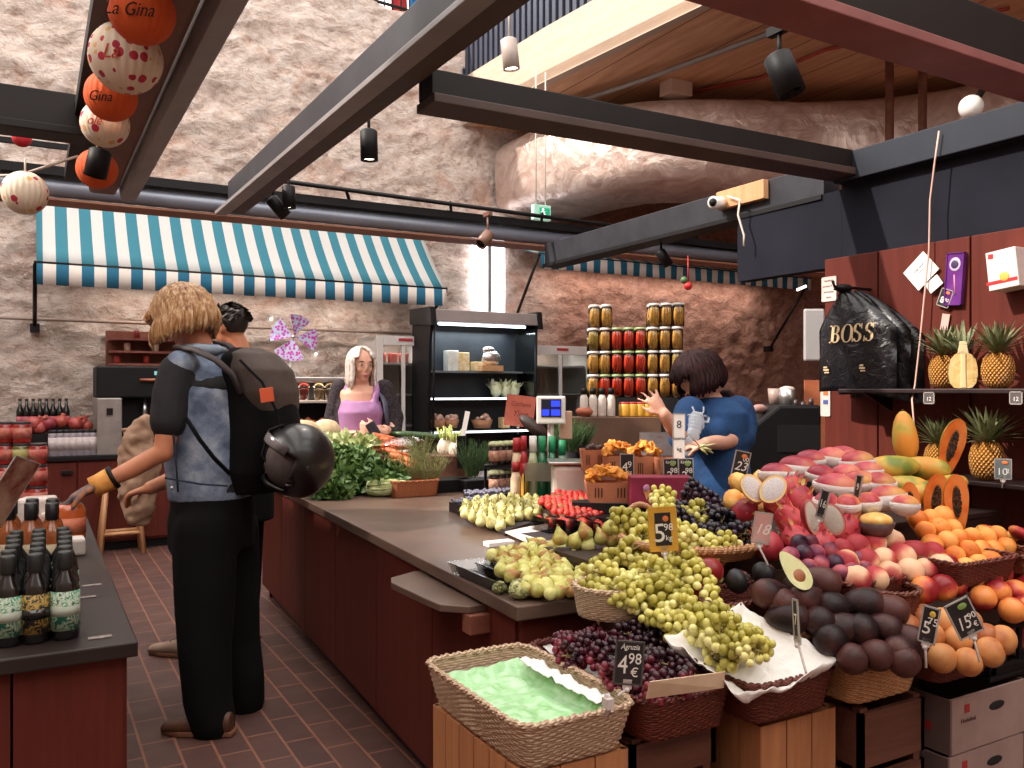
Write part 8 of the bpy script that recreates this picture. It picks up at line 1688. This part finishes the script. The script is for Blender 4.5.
loft(m, [(PD(240, 480, d0), .12, .15, F2, S2), (PD(240, 385, d0), .12, .17, F2, S2)]); remesh('body', m, SKIN, o, .009, 3); eyes(o, hc, Q2, 1.02)
hm = MB(); random.seed(4)
for i in range(170):
    a = U(0, 6.28); e = U(-.1, 1.5); n_ = V((math.cos(a) * math.cos(e), math.sin(a) * math.cos(e), math.sin(e)))
    if n_.y > .45 and n_.z < .55: continue
    b = hc + Q2 @ V((n_.x * .084, n_.y * .10, n_.z * .100 + .012)); hm.leaf(b, Q2 @ V((n_.x * .2, n_.y * .2 + U(-.7, -.1), n_.z * .1)).normalized() * .04, .014, Q2 @ n_, n=3)
hm.ball(hc + Q2 @ V((0, -.012, .022)), (.082, .095, .092), 20, 14, rot=Q2); mk('hair', hm, mat('hair_dark', '#16100e', '#2a1c18', r=.6, sc=50), o); random.seed(32)
m = MB(); loft(m, [(PD(243, 490, d0), .15, .18, F2, S2), (PD(242, 420, d0), .15, .185, F2, S2), (PD(240, 380, d0), .15, .20, F2, S2), (PD(242, 362, d0), .09, .13, F2, S2), (PD(243, 357, d0), .065, .07, F2, S2)]); limb(m, [PD(230, 378, d0 - .18), PD(222, 405, d0 - .2)], [.075, .07]); limb(m, [PD(250, 378, d0 + .18), PD(245, 405, d0 + .2)], [.075, .07]); remesh('t_shirt', m, mat('shirt_black', '#131215', '#1b1a1d', r=.85), o, .011, 4)
mk('collar', MB().tube([PD(233, 351, d0 - .08), PD(245, 356, d0 - .07), PD(252, 358, d0 + .02)], [.012, .018, .014], 8), mat('collar_white', '#c8c4c4', r=.8), o)
m = MB(); loft(m, [(PD(243, 485, d0), .15, .18, F2, S2), (PD(243, 520, d0), .15, .18, F2, S2)]); limb(m, [PD(236, 510, d0 - .1), PD(215, 590, d0 - .1), PD(195, 640, 4.45)], [.10, .08, .062]); limb(m, [PD(246, 510, d0 + .1), PD(246, 590, d0 + .1), PD(244, 640, d0 + .15)], [.10, .08, .062]); remesh('trousers', m, TR_, o, .012, 4)
BEI = mat('shoe_beige', '#8c7060', '#a88c78', r=.7, sc=14); shoe(o, PD(196, 655, 4.44), PD(150, 657, 4.52), BEI, SOLE); shoe(o, PD(258, 640, 4.75), PD(214, 642, 4.8), BEI, SOLE)
p = PD(140, 455, 4.2); t_ = empty('tote_bag', p, 'crumpled cream cloth bag hanging behind the outstretched arm', 'bag'); m = MB(); loft(m, [(PD(140, 525, 4.2), .05, .04, RT, FW), (PD(138, 495, 4.2), .095, .07, RT, FW), (PD(140, 460, 4.2), .10, .08, RT, FW), (PD(137, 430, 4.2), .07, .05, RT, FW), (PD(150, 415, 4.2), .03, .02, RT, FW)], 20)
def crum(me, o0):
    for v in me.vertices: q = v.co; d_ = .02 * noise.noise(q * 12) + .012 * noise.noise(q * 30); v.co += v.normal * d_
remesh('cloth', m, mat('cloth_cream', '#a8846c', '#c8a68c', r=.85, sc=9), t_, .01, 4, crum); mk('handle', MB().tube([PD(150, 418, 4.2), PD(166, 425, 4.3), PD(178, 450, 4.33)], .012, 8), mat('cloth_cream', '#a8846c'), t_)
# ------------------------------------------------------------------ woman in purple
o = empty('person', PD(362, 600, 6.2), 'woman with silver hair, purple top and black lace cardigan facing us', 'person'); o.location.z = 0; PLOC[o.name] = o.location.copy(); d0 = 6.15
F3 = (-FW * .9 + RT * .42).normalized(); S3 = UP.cross(F3); hc = PD(361, 364, d0); m = MB(); Q3 = head(m, hc, (F3 - UP * .12 + RT * .15), UP, 1.08)
limb(m, [PD(361, 387, d0 + .03), PD(361, 380, d0), hc - UP * .04], [.062, .056, .05])
sL, sR = PD(384, 390, d0 + .05), PD(340, 390, d0 + .02)
limb(m, [sL, PD(394, 420, d0 + .02), PD(392, 434, d0 - .05), PD(384, 430, d0 - .18), PD(377, 431, d0 - .25)], [.065, .055, .048, .038, .028]); limb(m, [sR, PD(334, 420, d0), PD(342, 436, d0 - .08), PD(360, 436, d0 - .2), PD(368, 433, d0 - .24)], [.065, .055, .048, .038, .028])
hand(m, PD(377, 431, d0 - .25), -RT + UP * .3, -FW, UP, 1.0, .7); hand(m, PD(368, 433, d0 - .24), RT * .8 - UP * .1 - FW * .1, -FW, UP, 1.0, .7)
loft(m, [(PD(362, 410, d0), .155, .10, S3, F3), (PD(362, 393, d0 + .01), .155, .085, S3, F3), (PD(362, 386, d0 + .02), .11, .06, S3, F3)]); remesh('body', m, SKIN2, o, .0085, 3); eyes(o, hc, Q3, 1.08, lips='#b86a60')
m = MB(); loft(m, [(PD(362, 470, d0), .20, .14, S3, F3), (PD(362, 445, d0), .165, .125, S3, F3), (PD(362, 425, d0 - .01), .165, .13, S3, F3), (PD(362, 412, d0 - .02), .175, .145, S3, F3), (PD(362, 401, d0 - .01), .150, .115, S3, F3)]); m.ball(PD(353, 412, d0 - .07), (.082, .08, .075), 16, 12); m.ball(PD(370, 412, d0 - .06), (.082, .08, .075), 16, 12); m.tube([PD(349, 406, d0 - .08), PD(347, 394, d0 - .06), PD(346, 384, d0 + .02)], .026, 8); m.tube([PD(374, 406, d0 - .06), PD(376, 394, d0 - .05), PD(377, 384, d0 + .03)], .026, 8)
remesh('purple_top', m, mat('top_purple', '#9a6a98', '#ac7caa', r=.7, sc=8), o, .009, 4)
m = MB(); limb(m, [sR + UP * .01, PD(333, 418, d0 + .01), PD(340, 436, d0 - .06), PD(350, 438, d0 - .13)], [.070, .066, .058, .046]); limb(m, [sL + UP * .01, PD(395, 418, d0 + .03), PD(394, 434, d0 - .03), PD(389, 432, d0 - .12)], [.070, .066, .056, .045]); m.tube([PD(345, 385, d0 + .03), PD(341, 406, d0 - .04), PD(342, 440, d0 - .05)], .035, 10); m.tube([PD(379, 385, d0 + .04), PD(384, 406, d0 - .01), PD(386, 440, d0 - .03)], .033, 10)
loft(m, [(PD(363, 470, d0 + .09), .19, .07, S3, F3), (PD(363, 394, d0 + .09), .17, .06, S3, F3), (PD(362, 385, d0 + .07), .11, .045, S3, F3)])
t = NT('lace_black'); n_ = t.noise(60, 2); t.col(t.ramp(n_, (.45, '#18131a'), (.6, '#3a2c30'))); t.rgh(.85); t.bump(n_, .6, .01); remesh('lace_cardigan', m, t.m, o, .009, 3)
hm = MB(); strands(hm, hc, Q3, 1.08, 90, .17, thick=.009, vol=1.02, flare=.0, front=.008, seedv=8, bare=True)
for i in range(14): b = hc + Q3 @ V((.085 * (1 if i % 2 else -1), .02 - .01 * i / 2, -.02)); hm.tube([b + UP * .05, b, b - UP * .10, b - UP * U(.16, .22) + F3 * .02], [.010, .014, .013, .004], 6)
hm.ball(hc + Q3 @ V((0, -.03, .028)), (.088, .090, .092), 18, 12, rot=Q3)
HS = mat('hair_silver', '#a8948c', '#d4c6be', r=.45, sc=40, c3='#ece4de'); mk('hair', hm, HS, o)
m = MB(); loft(m, [(PD(362, 458, d0), .175, .13, S3, F3), (PD(362, 500, d0), .20, .15, S3, F3), (PD(362, 560, d0), .22, .17, S3, F3)]); remesh('skirt', m, mat('skirt_dark', '#1c1a24', r=.8), o, .014, 3)
m = MB()
for s_ in (-1, 1): q = PD(362, 560, d0) + S3 * s_ * .09; limb(m, [q, V((q.x, q.y, .25)), V((q.x, q.y, .08))], [.065, .05, .04])
remesh('legs', m, SKIN2, o, .01, 3)
for s_ in (-1, 1): q = PD(362, 560, d0) + S3 * s_ * .09; shoe(o, q - F3 * .07, q + F3 * .17, mat('shoe_black', '#151315', r=.5), SOLE)
mk('bag_strap', MB().tube([PD(379, 391, d0 + .0), PD(385, 402, d0 - .06), PD(387, 418, d0 - .08), PD(389, 436, d0 - .02)], [(.006, .020)] * 4, 8), mat('strap_slate', '#4a4a5c', r=.7), o)
tag(mk('wallet', MB().box(PD(373, 429, d0 - .32), (.10, .025, .07), Matrix.Rotation(-TH, 3, 'Z') @ Matrix.Rotation(R(60), 3, 'Y')), mat('wallet_dark', '#3a3440', r=.4), bevel=.008), 'dark wallet held by the woman in the purple top', 'wallet')
p = PD(393, 446, d0 + .02); tag(mk('shoulder_bag', MB().ball(p, (.06, .05, .12), 14, 10), mat('bag_slate', '#4c4c5e', '#5a5a6c', r=.7), org=p), 'slate shoulder bag hanging at the side of the woman in purple', 'bag')
# ------------------------------------------------------------------ seller in blue
o = empty('person', PD(705, 600, 4.1), 'seller with dark bobbed hair in a blue sweater gesturing with one hand', 'person'); o.location.z = 0; PLOC[o.name] = o.location.copy(); d0 = 4.1
F4 = (-RT * .78 - FW * .62).normalized(); S4 = UP.cross(F4); S4 = S4 if S4.dot(RT) > 0 else -S4   # S4 her left, to our right
hc = PD(699, 376, d0); hf = (-RT * .95 - FW * .15 - UP * .35).normalized(); m = MB(); Q4 = head(m, hc, hf, UP, .98)
limb(m, [PD(714, 406, d0), PD(708, 396, d0), hc - UP * .04 + RT * .02], [.06, .055, .052])
rs, re, rw = PD(690, 412, 3.98), PD(682, 440, 3.84), PD(664, 414, 3.74); ls, le, lw_ = PD(738, 412, 4.12), PD(742, 438, 4.05), PD(706, 443, 3.80)
limb(m, [rs, re, PD(672, 426, 3.78), rw], [.058, .044, .036, .027]); limb(m, [ls, le, PD(722, 442, 3.9), lw_], [.058, .046, .038, .028])
hand(m, rw, (-RT * .55 + UP * .75), -RT * .4 - FW * .2 - UP * .5 if False else (RT * .2 - FW * .9), -RT - UP * .2, .86, .35, .3); hand(m, lw_, (-RT - UP * .15), UP - FW * .2, -FW, 1.0, .8)
remesh('body', m, SKIN2, o, .0075, 3); eyes(o, hc, Q4, .98)
m = MB(); loft(m, [(PD(716, 520, d0), .175, .14, S4, F4), (PD(716, 480, d0), .18, .145, S4, F4), (PD(715, 450, d0), .168, .135, S4, F4), (PD(713, 430, d0 - .01), .178, .15, S4, F4), (PD(713, 412, d0), .18, .125, S4, F4), (PD(714, 401, d0), .12, .09, S4, F4), (PD(714, 397, d0), .07, .07, S4, F4)]); m.ball(PD(696, 434, d0 - .14), (.07, .07, .07), 14, 10); m.ball(PD(714, 434, d0 - .17), (.07, .07, .07), 14, 10)
limb(m, [rs + UP * .0, PD(684, 428, 3.92), PD(681, 438, 3.85)], [.076, .068, .060]); limb(m, [ls, PD(742, 425, 4.1), le, PD(734, 440, 3.99)], [.082, .076, .066, .058])
BLU = NT('sweater_blue'); a_ = BLU.noise(7, 4); BLU.col(BLU.ramp(a_, (.3, '#14365e'), (.7, '#1f4c80'))); BLU.rgh(.85); BLU.bump(a_, .5, .03); sw = remesh('sweater', m, BLU.m, o, .010, 5)
# white animal-like graphic drawn as raised print conformed to the chest
m = MB()
def chest(u, v):
    best = None; ro = EYE; rd = ray(u, v); inv = Matrix.Translation(-PLOC[o.name]); ok, loc, nrm, idx = sw.ray_cast(inv @ ro, rd.normalized()); 
    return (PLOC[o.name] + loc + nrm * .003) if ok else PD(u, v, d0 - .18)
def stroke(pts, r_): m.tube([chest(u, v) for u, v in pts], r_, 6)
stroke([(692, 407), (694, 412), (697, 415)], .004); stroke([(703, 407), (703, 412), (700, 415)], .004)
stroke([(688, 416), (691, 415), (694, 418)], .006); stroke([(704, 416), (709, 418), (708, 423), (702, 422)], .007)
for (a, b, r_) in (((694, 416), (700, 417), .010), ((692, 421), (700, 422), .013), ((691, 427), (697, 427), .012), ((690, 434), (695, 434), .012), ((688, 442), (694, 441), .012), ((689, 450), (693, 449), .010)): [m.ball(chest(a[0] + (b[0] - a[0]) * k / 3, a[1] + (b[1] - a[1]) * k / 3 + dv), (r_ * 1.5, r_ * 2.2, .006), 12, 6, rot=frame(-FW, RT)) for k in range(4) for dv in (0, 3)]
mk('white_print', m, mat('print_white', '#b8c0cc', '#c8ced8', r=.8), sw)
hm = MB(); strands(hm, hc, Q4, .98, 110, .085, thick=.0105, vol=1.16, flare=.012, front=.06, seedv=9); hm.ball(hc + Q4 @ V((0, -.012, .026)), (.092, .102, .095), 18, 12, rot=Q4)
for i in range(8): q = PD(720 + i, 392, d0 + .08); hm.tube([q, q + UP * -.04 + RT * .03, q + RT * .08 - UP * .10], [.02, .018, .008], 6)
mk('hair', hm, mat('hair_brown', '#1a0c0c', '#30181a', r=.65, sc=40, spec=.15), o)
m = MB(); loft(m, [(PD(716, 505, d0), .165, .135, S4, F4), (PD(716, 540, d0), .175, .14, S4, F4)])
for s_ in (-1, 1): q = PD(716, 540, d0) + S4 * s_ * .09; limb(m, [q, V((q.x, q.y, .45)), V((q.x, q.y, .10))], [.088, .07, .058])
remesh('trousers', m, TR_, o, .014, 3)
for s_ in (-1, 1): q = PD(716, 540, d0) + S4 * s_ * .09; shoe(o, q - F4 * .07, q + F4 * .17, mat('shoe_black', '#151315'), SOLE)
q = PD(700, 447, 3.72); t_ = empty('vegetable_bunch', q, 'small bunch of pale vegetables held in the seller\'s lower hand', 'vegetable'); k = MB()
for i in range(6): k.tube([q, q + RT * U(.02, .07) - UP * U(-.02, .05) - FW * U(0, .04)], [.008, .003], 6)
mk('roots', k, mat('root_pale', '#b8b070', '#d0cc98', sc=30, r=.6), t_); mk('leaves', MB().leaf(q, -RT * .05 + UP * .03, .012).leaf(q, -RT * .03 + UP * .05, .012).leaf(q, RT * .03 + UP * .04, .010), LEAFG, t_)
# ================================================================== clean up: unused prototypes
for o_ in list(bpy.data.objects):
    if o_.type == 'EMPTY' and o_.get('label') in ('x', o_.name.replace('_', ' ')) and o_.name in [n for n in PLOC] and o_.location.length < 1e-6:
        for c in list(o_.children_recursive): bpy.data.objects.remove(c)
        bpy.data.objects.remove(o_)
